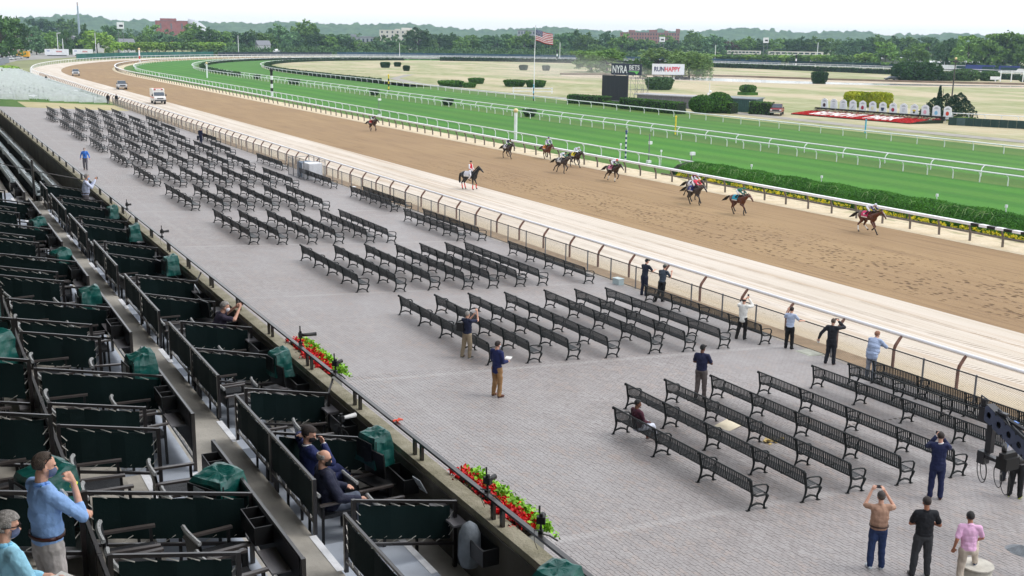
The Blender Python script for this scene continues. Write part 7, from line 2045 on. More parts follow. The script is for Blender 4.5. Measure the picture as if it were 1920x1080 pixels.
person('person in white shirt and black trousers working at the camera crane', (25.3, 18.15, gz(25.3)), -62, dict(elR=(.26, .12, 1.18), wrR=(.16, .36, 1.22), elL=(-.28, .0, 1.18), wrL=(-.2, .26, 1.1)), dict(shirt=(W('white_shirt', (228, 228, 234), .9), 'long'), trousers=W('black_trousers', (24, 24, 26)), shoes=SHB, sole=SOLE_Y, hair=(HBK, 'short'), fat=.03), SK2, 1.83)
person('person in blue cap steering the camera crane, cut by the right edge', (26.1, 19.0, gz(26)), -85, dict(elR=(.26, .2, 1.3), wrR=(.1, .42, 1.4), elL=(-.26, .16, 1.25), wrL=(-.1, .4, 1.32)), dict(shirt=(W('pale_blue_tee', (150, 176, 226)), 'tee'), trousers=W('dark_trousers', (40, 42, 50)), shoes=SHB, cap=W('blue_cap', (120, 156, 224)), hair=(HBK, 'short')), SK1, 1.8)
t = person('seated person in maroon sweater and white trousers on the front bench', (17.86, 25.22, gz(17.8)), -88, dict(sit=.49, lean=-4, elL=(-.27, .03, .70), wrL=(-.16, .28, .58), elR=(.27, .03, .70), wrR=(.12, .30, .60), yaw=-22, anL=(-.14, .5, .09), anR=(.10, .60, .09)), dict(shirt=(W('maroon_sweater', (70, 28, 44), .8), 'long'), trousers=W('white_trousers', (206, 210, 224)), shoes=mat('shoe_tan', S((156, 100, 78)), 0.5), hair=(HBK, 'short'), fat=.02), SK3, 1.80)
person('person in navy polo, grey trousers and dark cap with arms crossed between front benches', (22.55, 28.3, gz(22.5)), -52, dict(elR=(.30, .08, 1.18), wrR=(0, .26, 1.20), elL=(-.27, .08, 1.18), wrL=(.06, .24, 1.14), yaw=-20), dict(shirt=(W('navy_polo', (32, 36, 68), .8), 'tee'), trousers=W('grey_trousers', (92, 84, 82)), shoes=SHB, cap=W('black_cap', (28, 26, 30)), hair=(HBK, 'short'), fat=.02), SK3, 1.86)
t = person('person in blue blazer and tan trousers holding folded papers beside the benches', (15.98, 30.5, gz(16)), -72, dict(elR=(.24, .02, 1.16), wrR=(.17, .28, 1.12), elL=(-.24, .04, 1.15), wrL=(-.1, .3, 1.14), yaw=-6), dict(shirt=(W('blue_blazer', (24, 34, 84), .9), 'jacket'), trousers=W('tan_trousers', (150, 116, 78)), shoes=SHBR, hair=(HB, 'short'), mask=W('pale_mask', (190, 200, 214))), SK1, 1.86)
b = MB(); b.box((0, 0, 0), (.22, .16, .012), rx=.35); b.box((.02, .01, .014), (.2, .15, .008), .12, .3)
tag(b.build('papers', mat('white_paper', S((232, 232, 228)), 0.7, 0.03, 4), None, at_person(t, (.05, .44, 1.17)), -1.0), 'folded white papers held by the man in the blue blazer', 'papers')
p = person('person in navy tee and khaki trousers photographing with raised phone among the benches', (17.15, 35.1, gz(17.2)), -64, dict(UP, wrR=(.15, .40, 1.72), elR=(.26, .30, 1.42), wrL=(-.02, .42, 1.58), elL=(-.22, .28, 1.30), knL=(-.15, 0, .5), anL=(-.2, -.05, .09)), dict(shirt=(W('navy_tee', (26, 32, 58), .8), 'tee'), trousers=W('khaki_trousers', (150, 136, 114)), shoes=SHB, sole=SOLE_W, hair=(HG, 'short'), fat=.02), SK1, 1.76)
phone(p, (.1, .5, 1.74), 'small black phone held high by the man in khaki trousers')
b = MB(); b.box((0, 0, 0), (.3, .14, .32)); tag(b.build('backpack', M_BLK2, None, at_person(p, (-.20, -.13, 1.2)), -1.1), 'small black bag slung at the side of the man in khaki', 'bag')
# along the trackside fence
fz = gz(31)
person('person in navy shirt and jeans leaning on the fence beside another man', (30.86, 43.5, fz), -74, dict(lean=9, elR=(.28, .26, 1.2), wrR=(.2, .5, 1.22), elL=(-.26, .2, 1.22), wrL=(-.12, .48, 1.24), yaw=-14), dict(shirt=(W('dark_navy_shirt', (34, 40, 56)), 'tee'), trousers=W('dark_jeans', (32, 38, 60)), shoes=SHB, cap=W('black_cap', (28, 26, 30)), hair=(HBK, 'short')), SK1, 1.84)
person('person in slate tee and black trousers leaning on the fence, legs crossed', (30.9, 42.1, fz), -64, dict(lean=14, elR=(.28, .3, 1.16), wrR=(.22, .5, 1.36), elL=(-.27, .28, 1.14), wrL=(-.1, .5, 1.2), knL=(-.1, -.06, .5), anL=(-.16, -.3, .10), knR=(.06, 0, .5), anR=(.06, -.04, .09)), dict(shirt=(W('slate_tee', (62, 72, 84)), 'tee'), trousers=W('black_trousers', (24, 24, 26)), shoes=SHB, cap=W('grey_cap', (84, 88, 84)), hair=(HBK, 'short')), SK1, 1.82)
p = person('person in white jacket and black trousers taking a picture over the fence', (29.75, 34.8, gz(29.7)), -60, dict(UP, wrR=(.10, .32, 1.70), wrL=(-.05, .34, 1.66), elR=(.30, .26, 1.44), elL=(-.28, .24, 1.42), knL=(-.14, .0, .5), anL=(-.2, -.1, .09)), dict(shirt=(W('white_jacket', (224, 224, 220), .9), 'jacket'), trousers=W('black_trousers', (24, 24, 26)), shoes=SHB, sole=SOLE_W, hair=(HB, 'bald')), SK1, 1.78)
phone(p, (.03, .42, 1.80), 'reddish dark phone held upright by the man in the white jacket', wide=False)
person('person in pale blue shirt and black trousers resting an arm on the fence', (30.7, 33.0, fz), -62, dict(lean=4, elR=(.30, .2, 1.22), wrR=(.38, .46, 1.18), elL=(-.28, .10, 1.30), wrL=(-.2, .22, 1.58), yaw=-10), dict(shirt=(W('pale_blue_shirt', (176, 190, 216), .9), 'tee'), trousers=W('black_trousers', (24, 24, 26)), shoes=SHB, hair=(HB, 'short')), SK1, 1.76)
p = person('person in black suit raising a phone with one hand at the fence', (30.65, 30.6, fz), -58, dict(wrR=(.14, .28, 1.64), elR=(.38, .2, 1.46), handR=(-.6, .4, .6), elL=(-.40, -.02, 1.18), wrL=(-.50, .06, .95), anL=(-.16, -.06, .09), yaw=-8), dict(shirt=(W('black_suit', (30, 32, 40), .8), 'jacket'), trousers=W('black_suit_trousers', (30, 32, 40)), shoes=SHBR, hair=(HGD, 'short')), SK1, 1.84)
phone(p, (.06, .34, 1.7), 'small dark phone held up by the man in the black suit')
b = MB(); b.box((0, 0, 0), (.09, .02, .2), rx=.3)
tag(b.build('programme', mat('white_paper', S((232, 232, 228)), 0.7), None, at_person(p, (-.52, .1, .84)), -1.0), 'rolled white programme in the lowered hand of the black suited man', 'papers')
person('heavy person in pale blue jacket and grey trousers leaning both arms on the fence', (30.62, 28.5, fz), -72, dict(lean=22, elR=(.32, .42, 1.18), wrR=(.1, .56, 1.2), elL=(-.30, .40, 1.18), wrL=(-.06, .54, 1.2), yaw=-16, pitch=10), dict(shirt=(W('pale_blue_jacket', (160, 176, 206), .9), 'jacket'), trousers=W('mid_grey_trousers', (132, 138, 150)), shoes=SHB, hair=(mat('hair_sandy', S((150, 106, 84)), .6, .2, 30, .5, 120), 'full'), fat=.07), SK1, 1.86)
# far along the plaza
t = person('person in bright blue shirt, dark tie and grey trousers walking near the wall', (12.52, 98.2, gz(12.5) - .02), 168, dict(elR=(.30, -.12, 1.18), wrR=(.34, .02, .95), elL=(-.30, -.05, 1.16), wrL=(-.36, .16, .96), knL=(-.1, .12, .52), anL=(-.1, .1, .1), anR=(.1, -.16, .11)), dict(shirt=(W('bright_blue_shirt', (64, 124, 214)), 'long'), trousers=W('grey_trousers2', (92, 90, 98)), shoes=SHB, hair=(HG, 'short'), tie=W('dark_tie', (40, 36, 44)), mask=W('white_mask', (226, 228, 236))), SK1, 1.85, vox=.018)
person('person in dark suit holding papers beside the benches by the far fence', (28.6, 127.0, gz(28.6)), -60, dict(elR=(.24, .04, 1.16), wrR=(.14, .28, 1.1)), dict(shirt=(W('dark_navy_suit', (30, 34, 62)), 'jacket'), trousers=W('dark_navy_suit_t', (30, 34, 62)), shoes=SHB, hair=(HG, 'short')), SK1, 1.8, vox=.022)
person('small seated person in white cap and red brown top by the far fence', (29.9, 132.4, gz(29.9)), 60, dict(sit=.49), dict(shirt=(W('red_brown_top', (118, 62, 50)), 'long'), trousers=W('dark_trousers', (40, 42, 50)), shoes=SHB, cap=W('white_cap', (226, 226, 224))), SK1, 1.75, vox=.024)
for i, (x, y, z) in enumerate(((30.9, 207.2, plaza_z(31)), (32.2, 206.4, plaza_z(31.5)))):
    person(('person in dark uniform standing at the end of the white pickets, left of a pair', 'person in dark uniform standing at the corner of the white pickets, right of a pair')[i], (x, y, z), 175 - i * 20, {}, dict(shirt=(W('dark_uniform', (34, 36, 44)), 'long'), trousers=W('dark_uniform', (34, 36, 44)), shoes=SHB, hair=(HBK, 'short')), SK2, 1.8, 'uniformed pair by the pickets', vox=.026)
for i, (x, y) in enumerate(((24.3, 352.0), (30.5, 300.0))):
    person(('person in dark green clothes at the far edge of the picket pens', 'dark clothed person at the outer rail beyond the picket pens')[i], (x, y, .2), 150, {}, dict(shirt=(W('dark_green_top', (38, 52, 48)), 'long'), trousers=W('dark_uniform', (34, 36, 44)), shoes=SHB, hair=(HBK, 'short')), SK2, 1.75, vox=.03)
# in the boxes
person('seated person in navy suit and black mask, one hand at the back of the head', (4.86, 15.36, 5.33), -88, dict(sit=.50, lean=-2, yaw=-38, pitch=12, elL=(-.38, -.02, 1.02), wrL=(-.13, -.10, 1.12), handL=(.6, 0, .3), elR=(.30, .22, .80), wrR=(.13, .17, 1.03), handR=(-.35, -.15, .8), knL=(-.12, .46, .50), anL=(-.02, .58, .40), knR=(.14, .45, .47), anR=(.14, .50, .09), curl=.9), dict(shirt=(W('navy_suit_box', (30, 42, 92), .9), 'jacket'), trousers=W('navy_suit_box_t', (28, 38, 82)), shoes=SHB, hair=(HB, 'full'), mask=W('black_mask', (26, 26, 30)), collar=W('white_collar', (224, 226, 230)), cuffs=W('white_cuff', (224, 226, 230)), tie=W('dark_tie', (40, 36, 44))), SK1, 1.84)
person('seated person in navy blazer with thinning grey hair, glasses and black mask', (4.80, 14.34, 5.33), -92, dict(sit=.50, lean=-6, yaw=-28, pitch=8, elR=(.30, .06, .66), wrR=(.27, .36, .60), elL=(-.29, .06, .68), wrL=(-.24, .32, .60), anR=(.16, .52, .09)), dict(shirt=(W('navy_blazer_box', (32, 36, 58), .9), 'jacket'), trousers=W('slate_trousers', (84, 92, 108)), shoes=SHB, hair=(HG, 'bald'), mask=W('black_mask', (26, 26, 30)), glasses='on', fat=.06), SK1, 1.84)
p = person('seated person in dark purple polo leaning on the wall and aiming a phone', (5.66, 24.55, 5.15), -88, dict(sit=.44, lean=16, yaw=-18, elR=(.30, .34, .95), wrR=(.1, .52, 1.15), elL=(-.26, .34, .98), wrL=(-.06, .50, 1.16), handR=(-.4, .3, .5), handL=(.4, .3, .5)), dict(shirt=(W('dark_purple_polo', (44, 38, 56), .9), 'tee'), trousers=W('dark_trousers', (40, 42, 50)), shoes=SHB, hair=(HG, 'short'), mask=W('white_mask', (226, 228, 236)), fat=.05), SK1, 1.84)
phone(p, (.02, .6, 1.24), 'black phone held out over the wall by the seated man')
p = person('person in pale shirt and grey trousers standing at the wall with a phone', (5.86, 46.6, 5.15), -86, dict(elR=(.28, .2, 1.26), wrR=(.12, .40, 1.56), elL=(-.26, .22, 1.22), wrL=(-.04, .42, 1.5), lean=6), dict(shirt=(W('pale_lilac_shirt', (206, 214, 238), .8), 'long'), trousers=W('mid_grey_trousers2', (118, 112, 116)), shoes=SHB, hair=(HG, 'short'), mask=W('blue_mask', (150, 190, 226)), belt=BLT, fat=.03), SK1, 1.78)
phone(p, (.06, .48, 1.62), 'small phone lifted by the standing man in the pale shirt')
# the two men nearest the camera
p = person('standing person in blue shirt with green lanyard, fist at a grey mask', (0.76, 10.36, 6.86), -72, dict(yaw=-16, pitch=6, elR=(.27, .22, 1.20), wrR=(.07, .25, 1.46), handR=(-.5, -.25, .75), elL=(-.27, .06, 1.20), wrL=(.10, .27, 1.18), curl=1.2, anL=(-.12, -.02, .09)), dict(shirt=(W('blue_oxford_shirt', (146, 184, 238), .9), 'long'), rolled=True, trousers=W('light_grey_trousers', (176, 170, 168)), belt=mat('belt_brown', S((70, 36, 30)), 0.35), shoes=SHBR, hair=(HGD, 'thin'), mask=W('slate_mask', (88, 100, 130)), glasses='up', collar=W('blue_oxford_collar', (120, 164, 230)), fat=.02), SK1, 1.80, vox=.009)
b = MB(); b.smooth = True
b.tube([at_person(p, q) for q in ((-.07, -.05, 1.51), (-.09, .06, 1.46), (-.05, .145, 1.33), (.0, .165, 1.18))], .011, 6, True, (1, .4)); b.tube([at_person(p, q) for q in ((.07, -.05, 1.51), (.09, .06, 1.46), (.05, .145, 1.33), (.0, .165, 1.18))], .011, 6, True, (1, .4))
tag(b.build('lanyard', mat('lanyard_green', S((36, 122, 104)), 0.6, 0.2, 20)), 'green lanyard round the neck of the man in the blue shirt', 'lanyard')
b = MB(); b.box((0, 0, 0), (.15, .02, .24), rx=.1); b.box((0.01, -.014, .01), (.15, .006, .24), rx=.12)
tag(b.build('notebook', mat('white_paper', S((232, 232, 228)), 0.7, 0.03, 4), None, at_person(p, (.0, .20, 1.25)), R(-80)), 'white papers tucked under the arm of the man in the blue shirt', 'papers')
b = MB(); b.smooth = True; b.tube([V3(p['_wrR']) * 1.0 + V3((.034 * math.cos(a), .034 * math.sin(a) * .8, .034 * math.sin(a) * .5 - .02)) for a in np.linspace(0, 2 * math.pi, 13)], .009, 5); b.build('wristband', mat('yellow_band', S((224, 236, 70)), 0.5), p)
b = MB(); b.tube([(.10 + .0, .235, 1.205), (.10, .30, 1.205)], .04, 10, True, (1, .8)); b.build('wristwatch', M_BLK2, p)
p = person('person with grey hair, dark glasses and turquoise shirt at the bottom left corner', (0.34, 8.75, 7.2), -66, dict(yaw=-18, pitch=8, elR=(.28, .08, 1.18), wrR=(.14, .36, 1.08), elL=(-.27, .06, 1.16), wrL=(-.06, .34, 1.06)), dict(shirt=(W('turquoise_shirt', (156, 214, 240), .9), 'long'), trousers=W('dark_trousers', (40, 42, 50)), shoes=SHB, hair=(HG, 'full'), mask=W('pattern_mask', (92, 100, 128)), glasses='on', collar=W('turquoise_collar', (132, 198, 230)), fat=.03), SK1, 1.61, vox=.009)
b = MB(); b.box((0, 0, 0), (.22, .16, .014), rx=.25); b.box((.01, .0, .014), (.22, .16, .006), rx=.25)
tag(b.build('notepad', mat('white_paper', S((232, 232, 228)), 0.7, 0.03, 4), None, at_person(p, (.06, .44, 1.0)), R(-60)), 'open white notepad held by the man in the turquoise shirt', 'papers')

# ------------------------------------------------------------------ horses and riders
HORSE_COAT = {n: mat('coat_' + n, S(c), 0.4, 0.14, 5, 0.1, 30, spec=0.5) for n, c in dict(bay=(92, 48, 30), dark_bay=(56, 36, 28), brown=(66, 42, 32), black=(26, 24, 26), grey_brown=(62, 52, 48)).items()}
M_MANE = mat('mane_black', S((24, 20, 20)), 0.6, 0.2, 20, 0.4, 60)
M_HWHITE = mat('horse_white', S((226, 222, 216)), 0.6)
def P3(x, yz): return V3((x, yz[0], yz[1]))
LEGS = {'A': dict(F1=[(.45, .85), (.74, .50), (.98, .16), (1.05, .04)], F2=[(.40, .85), (.62, .52), (.42, .32), (.33, .26)], H1=[(-.42, .85), (-.76, .54), (-.72, .18), (-.66, .04)], H2=[(-.30, .82), (-.46, .52), (-.18, .30), (-.08, .22)]),
        'B': dict(F1=[(.45, .88), (.84, .70), (1.00, .38), (1.04, .29)], F2=[(.42, .85), (.58, .50), (.54, .16), (.60, .04)], H1=[(-.36, .85), (-.52, .52), (-.32, .17), (-.25, .05)], H2=[(-.40, .85), (-.64, .56), (-.48, .32), (-.42, .23)]),
        'C': dict(F1=[(.45, .86), (.52, .48), (.47, .14), (.50, .04)], F2=[(.44, .88), (.76, .64), (.62, .40), (.54, .32)], H1=[(-.46, .85), (-.86, .60), (-1.0, .30), (-1.08, .22)], H2=[(-.42, .85), (-.72, .53), (-.84, .20), (-.90, .08)]),
        'D': dict(F1=[(.42, .88), (.44, .50), (.42, .14), (.47, .03)], F2=[(.44, .88), (.62, .56), (.60, .22), (.66, .12)], H1=[(-.42, .88), (-.72, .54), (-.66, .17), (-.62, .03)], H2=[(-.42, .88), (-.66, .55), (-.56, .17), (-.52, .03)])}
def horse(label, loc, rz, coat, pose, cloth_m=None, number=None, numcol=None, blaze=False, socks=(), wraps=None, tail_up=True, scale=.93, white_band=False):
    t = empty('horse', loc, rz, label, 'horse', 'horses in the race' if pose != 'D' else None); t.scale = (scale,) * 3
    L = LEGS[pose]; std = pose == 'D'
    m_ = HORSE_COAT[coat]
    ny, nz = ((1.02, 1.92) if std else (1.20, 1.66))
    poll, mid, muz = P3(0, (ny, nz)), P3(0, (ny + .20, nz - .16)), P3(0, (ny + .40, nz - .40 if not std else nz - .34))
    sh = [('e', (0, 0, 1.20), (.27, .62, .29)), ('e', (0, .46, 1.17), (.235, .32, .32)), ('e', (0, -.52, 1.27), (.26, .36, .27)), ('e', (0, -.70, 1.2), (.22, .22, .24)), ('e', (0, .30, 1.44), (.10, .28, .12)),
          ('c', (0, .55, 1.30), .23, (0, (.55 + ny) / 2, (1.34 + nz) / 2 - .02), .155), ('c', (0, (.55 + ny) / 2, (1.34 + nz) / 2 - .02), .155, poll - V3((0, .02, .02)), .105),
          ('c', poll, .10, mid, .085), ('e', (poll + mid) / 2 - V3((0, .0, .07)), (.06, .11, .09)), ('c', mid, .082, muz, .056), ('e', muz, (.055, .06, .05)),
          ('c', poll + V3((-.05, 0, .06)), .028, poll + V3((-.06, .02, .17)), .010), ('c', poll + V3((.05, 0, .06)), .028, poll + V3((.06, .02, .17)), .010)]
    for nm, sx in (('F1', .13), ('F2', -.13), ('H1', .14), ('H2', -.14)):
        q = [P3(sx, v) for v in L[nm]]
        if nm[0] == 'F':
            sh += [('c', V3((sx, .46, 1.12)), .13, q[0], .095), ('c', q[0], .088, q[1], .05), ('e', q[1], (.052, .055, .06)), ('c', q[1], .046, q[2], .033), ('e', q[2], (.04, .042, .042)), ('c', q[2], .036, q[3], .048)]
        else:
            sh += [('c', V3((sx, -.55, 1.15)), .20, q[0], .125), ('c', q[0], .115, q[1], .058), ('e', q[1], (.05, .065, .07)), ('c', q[1], .048, q[2], .036), ('e', q[2], (.042, .045, .045)), ('c', q[2], .038, q[3], .05)]
    blob('body', sh, m_, t, .022, 3)
    # dark lower legs, white socks or red wraps
    for nm, sx in (('F1', .13), ('F2', -.13), ('H1', .14), ('H2', -.14)):
        a, b_, c_ = [P3(sx, v) for v in L[nm][1:]]
        b = MB(); b.smooth = True; b.tube([a * .75 + b_ * .25, b_, c_], [.047, .045, .04], 8); b.ball(b_, .05, 8, 6)
        b.build('lower_leg', wraps if wraps else (M_HWHITE if nm in socks else M_MANE), t)
        b = MB(); b.tube([c_ + V3((0, -.01, .03)), c_ + V3((0, .035, -.035))], [.05, .064], 8); b.build('hoof', M_MANE, t)
    # mane and tail
    b = MB(); b.smooth = True
    for k in range(7):
        f = k / 6; p0 = V3((0, .48 + (ny - .5) * f, 1.52 + (nz + .06 - 1.50) * f))
        b.tube([p0 + V3((0, -.03, .05)), p0 + V3((.07, -.10, .02)), p0 + V3((.10, -.12, -.10))], [.045, .04, .012], 5)
    b.build('mane', M_MANE, t)
    b = MB(); b.smooth = True
    for k in range(5):
        j = (k - 2) * .03
        pts = [(0, -.86, 1.36), (j, -1.02, 1.36), (j * 2, -1.25, 1.22), (j * 3, -1.46, 1.04), (j * 4, -1.6, .92)] if tail_up else [(0, -.88, 1.36), (j, -.98, 1.28), (j, -1.04, 1.0), (j * 1.5, -1.05, .7), (j * 1.5, -1.02, .5)]
        b.tube(pts, [.045, .055, .06, .045, .012], 6)
    b.build('tail', M_MANE, t)
    if cloth_m:
        th_ = np.linspace(-.2, math.pi + .2, 15)
        vs = []
        for y in (-.42, -.12, .16):
            rz_ = .30 if y > -.2 else .29
            for a in th_: vs.append((.295 * math.cos(a), y, 1.22 + rz_ * math.sin(a) * 1.02 + (.03 if abs(math.cos(a)) < .4 else 0)))
        fs = [(i * 15 + k, i * 15 + k + 1, (i + 1) * 15 + k + 1, (i + 1) * 15 + k) for i in range(2) for k in range(14)]
        b = MB(); b.smooth = True; b.add(vs, fs); o = b.build('saddlecloth', cloth_m, t); sm_ = o.modifiers.new('thick', 'SOLIDIFY'); sm_.thickness = .012
        b = MB()
        for sx in (-1, 1): b.box((sx * .302, -.13, 1.16), (.01, .56, .075), 0, 0, sx * .12)
        b.build('cloth_border', M_HWHITE, o)
        if number:
            text('cloth_number', number, .26, numcol, o, (.31, -.15, 1.33), (R(78), 0, R(90)), .004, bold=.012)
            text('cloth_number', number, .26, numcol, o, (-.31, -.15, 1.33), (R(78), 0, R(-90)), .004, bold=.012)
    b = MB(); b.smooth = True
    b.ball(mid, (.088, .03, .098), 10, 6, Matrix.Rotation(-.7, 3, 'X'))
    b.tube([mid + V3((.09, 0, 0)), V3((.12, .62, 1.62)), V3((.05, .5, 1.68))], .010, 4); b.tube([mid + V3((-.09, 0, 0)), V3((-.12, .62, 1.62)), V3((-.05, .5, 1.68))], .010, 4)
    b.build('bridle', M_HWHITE if white_band else M_BLK2, t)
    b = MB(); b.smooth = True; b.tube([V3((0, .02, 1.52)), V3((0, .25, 1.56))], [.12, .10], 8, True, (1, .4)); b.build('saddle', M_BLK2, t)
    if blaze:
        b = MB(); b.smooth = True; b.tube([poll + V3((0, .09, -.0)), mid + V3((0, .062, .05)), muz + V3((0, .045, .035))], [.035, .05, .04], 8, True, (1, .5)); b.build('blaze', M_HWHITE, t)
    return t
def jockey(label, loc, rz, silk, cap_m, scale=.93, sleeve=None, upright=False):
    t = empty('person', loc, rz, label, 'person', 'jockeys in the race'); t.scale = (scale,) * 3
    pel, che, hed = V3((0, -.10, 1.88)), V3((0, .30, 1.99)), V3((0, .58, 2.08))
    sl, sr = V3((-.17, .34, 1.98)), V3((.17, .34, 1.98))
    if upright: che, hed, sl, sr = V3((0, .16, 2.14)), V3((0, .34, 2.42)), V3((-.17, .2, 2.18)), V3((.17, .2, 2.18))
    RH = Matrix.Rotation(R(8), 3, 'X')
    body = [('e', hed + V3((0, 0, .02)), (.075, .092, .088)), ('e', hed + V3((0, .04, -.05)), (.055, .06, .075)), ('c', hed + V3((0, .09, -.02)), .01, hed + V3((0, .10, -.05)), .014), ('c', che, .06, hed - V3((0, .03, .05)), .05),
            ('e', (che + pel) / 2, (.13, .24, .11)), ('c', sl, .05, sr, .05), ('e', pel, (.14, .13, .12))]
    silk_s = [('c', sl, .066, sr, .066), ('c', che, .125, pel + V3((0, .06, .03)), .115), ('e', (che + pel) / 2 + V3((0, 0, .02)), (.15, .26, .13))]
    slv = []
    br, boots = [('e', pel, (.155, .145, .13))], []
    for sg in (-1, 1):
        s0 = sl if sg < 0 else sr
        el, wr = V3((sg * .24, .56, 1.80)), V3((sg * .09, .80, 1.74))
        kn, an = V3((sg * .26, .28, 1.66)), V3((sg * .27, -.08, 1.40))
        body += [('c', s0, .045, el, .038), ('c', el, .036, wr, .026), ('c', pel + V3((sg * .09, 0, 0)), .08, kn, .055), ('c', kn, .05, an, .036)] + hand_shapes(wr, wr - el, sg, 1.2)
        slv += [('c', s0, .062, el, .05), ('c', el, .05, wr, .038)]
        br += [('c', pel + V3((sg * .09, 0, 0)), .098, kn, .068)]
        boots += [('c', kn + (an - kn) * .2, .058, an, .046), ('c', an, .046, an + V3((0, .17, -.03)), .034)]
    blob('body', body, SK1, t, .018, 2)
    blob('silks', silk_s + ([] if sleeve else slv), silk, t, .018, 2)
    if sleeve: blob('sleeves', slv, sleeve, t, .018, 2)
    blob('breeches', br, M_WHITEC, t, .018, 2); blob('boots', boots, M_BLK2, t, .018, 2)
    b = MB(); b.smooth = True; b.ball(hed + V3((0, 0, .035)), (.096, .116, .10), 14, 9, None, lambda x, y, z: z > -.35); b.tube([hed + V3((0, .09, .04)), hed + V3((0, .15, .02))], [.065, .05], 8, True, (1, .2)); b.build('helmet', cap_m, t)
    return t
M_WHITEC = W('white_breeches', (224, 224, 230))
C_ = lambda n, c: W('silk_' + n, c)
RACE = [
    ('leading bay horse with white blaze and pink number 8 cloth', (55.9, 53.4), 'bay', 'A', C_('pink', (206, 52, 104)), '8', M_HWHITE, dict(blaze=True, socks=('H1', 'H2')), 'jockey in white and dark silks with white cap on the leading bay horse', C_('white', (226, 226, 236)), C_('capwhite', (214, 222, 232)), C_('navy', (50, 48, 96))),
    ('bay horse with turquoise cloth and white noseband running second', (52.9, 63.2), 'bay', 'B', C_('turquoise', (40, 148, 178)), None, None, dict(white_band=True), 'jockey in green silks and green cap on the second horse', C_('green', (34, 110, 100)), C_('capgreen', (34, 124, 96)), None),
    ('grey brown horse with blue number 3 cloth, nearer of a close pair', (53.0, 68.6), 'grey_brown', 'B', C_('blue', (40, 48, 130)), '3', M_HWHITE, dict(white_band=True), 'jockey in red pink silks with orange cap on the number 3 horse', C_('redpink', (224, 72, 96)), C_('caporange', (240, 140, 110)), None),
    ('brown horse with white cloth, farther of a close pair', (54.9, 71.2), 'brown', 'C', C_('clothwhite', (214, 214, 222)), None, None, {}, 'jockey in maroon and white silks with white cap, farther of a pair', C_('maroon', (112, 30, 48)), C_('capwhite', (214, 222, 232)), C_('white', (226, 226, 236))),
    ('dark bay horse with pink cloth and white hind socks in midfield', (55.1, 83.2), 'dark_bay', 'C', C_('palepink', (206, 120, 150)), None, None, dict(blaze=True, socks=('F1', 'H2')), 'jockey in white silks with bright red cap in midfield', C_('white', (226, 226, 236)), C_('capred', (224, 50, 48)), C_('navy', (50, 48, 96))),
    ('dark horse running nearest the viewer in the trailing trio', (54.0, 90.3), 'grey_brown', 'C', C_('greywhite', (190, 190, 190)), None, None, {}, 'jockey in white silks with dark green cap in the trailing trio', C_('white', (226, 226, 236)), C_('capdkgreen', (30, 70, 66)), C_('green', (34, 110, 100))),
    ('dark horse with yellow cloth in the trailing trio', (57.9, 94.2), 'dark_bay', 'A', C_('yellow', (232, 214, 40)), None, None, {}, 'jockey in pale silks and pale cap on the yellow cloth horse', C_('paleblue', (196, 204, 222)), C_('capwhite', (214, 222, 232)), None),
    ('bay horse with orange cloth and red noseband in the trailing trio', (59.0, 101.8), 'bay', 'B', C_('orange', (230, 140, 50)), None, None, {}, 'jockey in white and purple silks sitting upright on the orange cloth horse', C_('white', (226, 226, 236)), C_('cappurple', (96, 80, 140)), C_('purple', (96, 80, 140))),
    ('dark horse galloping behind the trailing trio', (55.4, 103.9), 'grey_brown', 'A', C_('clothwhite', (214, 214, 222)), None, None, {}, 'jockey in dark and white silks with black cap behind the trio', C_('darknavy', (44, 46, 66)), C_('capblack', (30, 30, 34)), None),
    ('last bay horse with red cloth far back by the rail', (54.6, 141.0), 'brown', 'B', C_('red', (196, 44, 40)), None, None, {}, 'jockey in black on the last horse far back by the rail', C_('darknavy', (44, 46, 66)), C_('capblack', (30, 30, 34)), None),
]
for i, (hl, (x, y), coat, pose, cm, num, nc, kw, jl, silk, capm, slv) in enumerate(RACE):
    rz = PI + R((2, 5, 3, 1, 6, 12, 4, 0, 3, 16)[i])
    horse(hl, (x, y, .004), rz, coat, pose, cm, num, nc, **kw)
    jockey(jl, (x, y, .004), rz, silk, capm, sleeve=slv, upright=(i == 7))
horse('black pony with white saddle pad and red leg wraps standing on the sand edge', (40.8, 83.2, 0), PI + R(28), 'black', 'D', C_('clothwhite', (214, 214, 222)), wraps=C_('wrapred', (214, 40, 36)), tail_up=False, scale=.98)
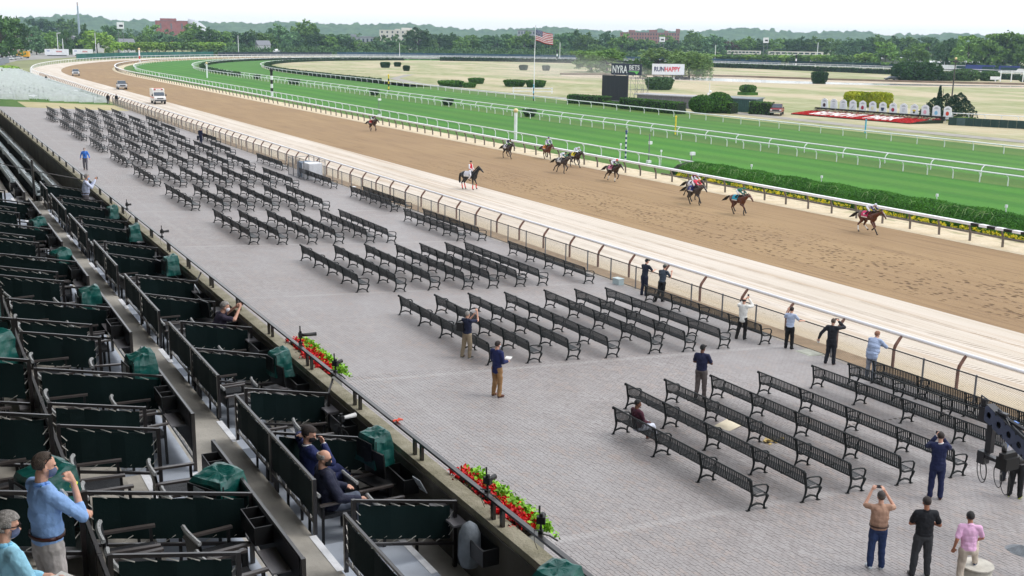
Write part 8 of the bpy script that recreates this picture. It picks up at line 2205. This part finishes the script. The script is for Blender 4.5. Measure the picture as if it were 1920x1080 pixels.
t = empty('person', (40.8, 83.2, 0), PI + R(28), 'outrider in red vest, white shirt and white trousers sitting on the black pony', 'person'); t.scale = (.98,) * 3
pel = V3((0, .1, 1.60)); che = V3((0, .1, 1.98)); hd_ = V3((0, .13, 2.33))
body = [('e', hd_ + V3((0, 0, .03)), (.075, .092, .086)), ('e', hd_ + V3((0, .03, -.04)), (.06, .066, .085)), ('c', hd_ + V3((0, .09, 0)), .01, hd_ + V3((0, .108, -.04)), .015), ('c', che + V3((0, 0, .15)), .06, hd_ - V3((0, .02, .06)), .052), ('e', che, (.16, .105, .2)), ('e', pel, (.15, .12, .13))]
slv, br, bt = [], [('e', pel, (.17, .14, .13))], []
for sg in (-1, 1):
    s0 = V3((sg * .18, .1, 2.12)); el = V3((sg * .24, .14, 1.84)); wr = V3((sg * .1, .40, 1.72)); kn = V3((sg * .36, .36, 1.28)); an = V3((sg * .37, .20, .86))
    body += [('c', s0, .05, el, .04), ('c', el, .04, wr, .028), ('c', pel + V3((sg * .1, 0, 0)), .08, kn, .055), ('c', kn, .05, an, .036)] + hand_shapes(wr, wr - el, sg, 1.2)
    slv += [('c', s0, .068, el, .056), ('c', el, .055, wr, .042), ('c', s0, .06, che, .12)]; br += [('c', pel + V3((sg * .1, 0, 0)), .10, kn, .072), ('c', kn, .07, an + V3((0, 0, .1)), .056)]
    bt += [('c', an + V3((0, 0, .06)), .05, an, .048), ('c', an, .046, an + V3((0, .17, -.04)), .034)]
blob('body', body, SK1, t, .016, 2); blob('shirt', slv, W('white_shirt', (228, 228, 234), .9), t, .016, 2); blob('trousers', br, M_WHITEC, t, .016, 2); blob('boots', bt, M_BLK2, t, .016, 2)
blob('vest', [('e', che + V3((0, 0, .03)), (.185, .135, .22)), ('e', che - V3((0, 0, .18)), (.165, .13, .15))], W('red_vest', (206, 34, 40)), t, .016, 2)
b = MB(); b.smooth = True; b.ball(hd_ + V3((0, 0, .045)), (.09, .11, .095), 14, 9, None, lambda x, y, z: z > -.2); b.build('cap', M_BLK2, t)
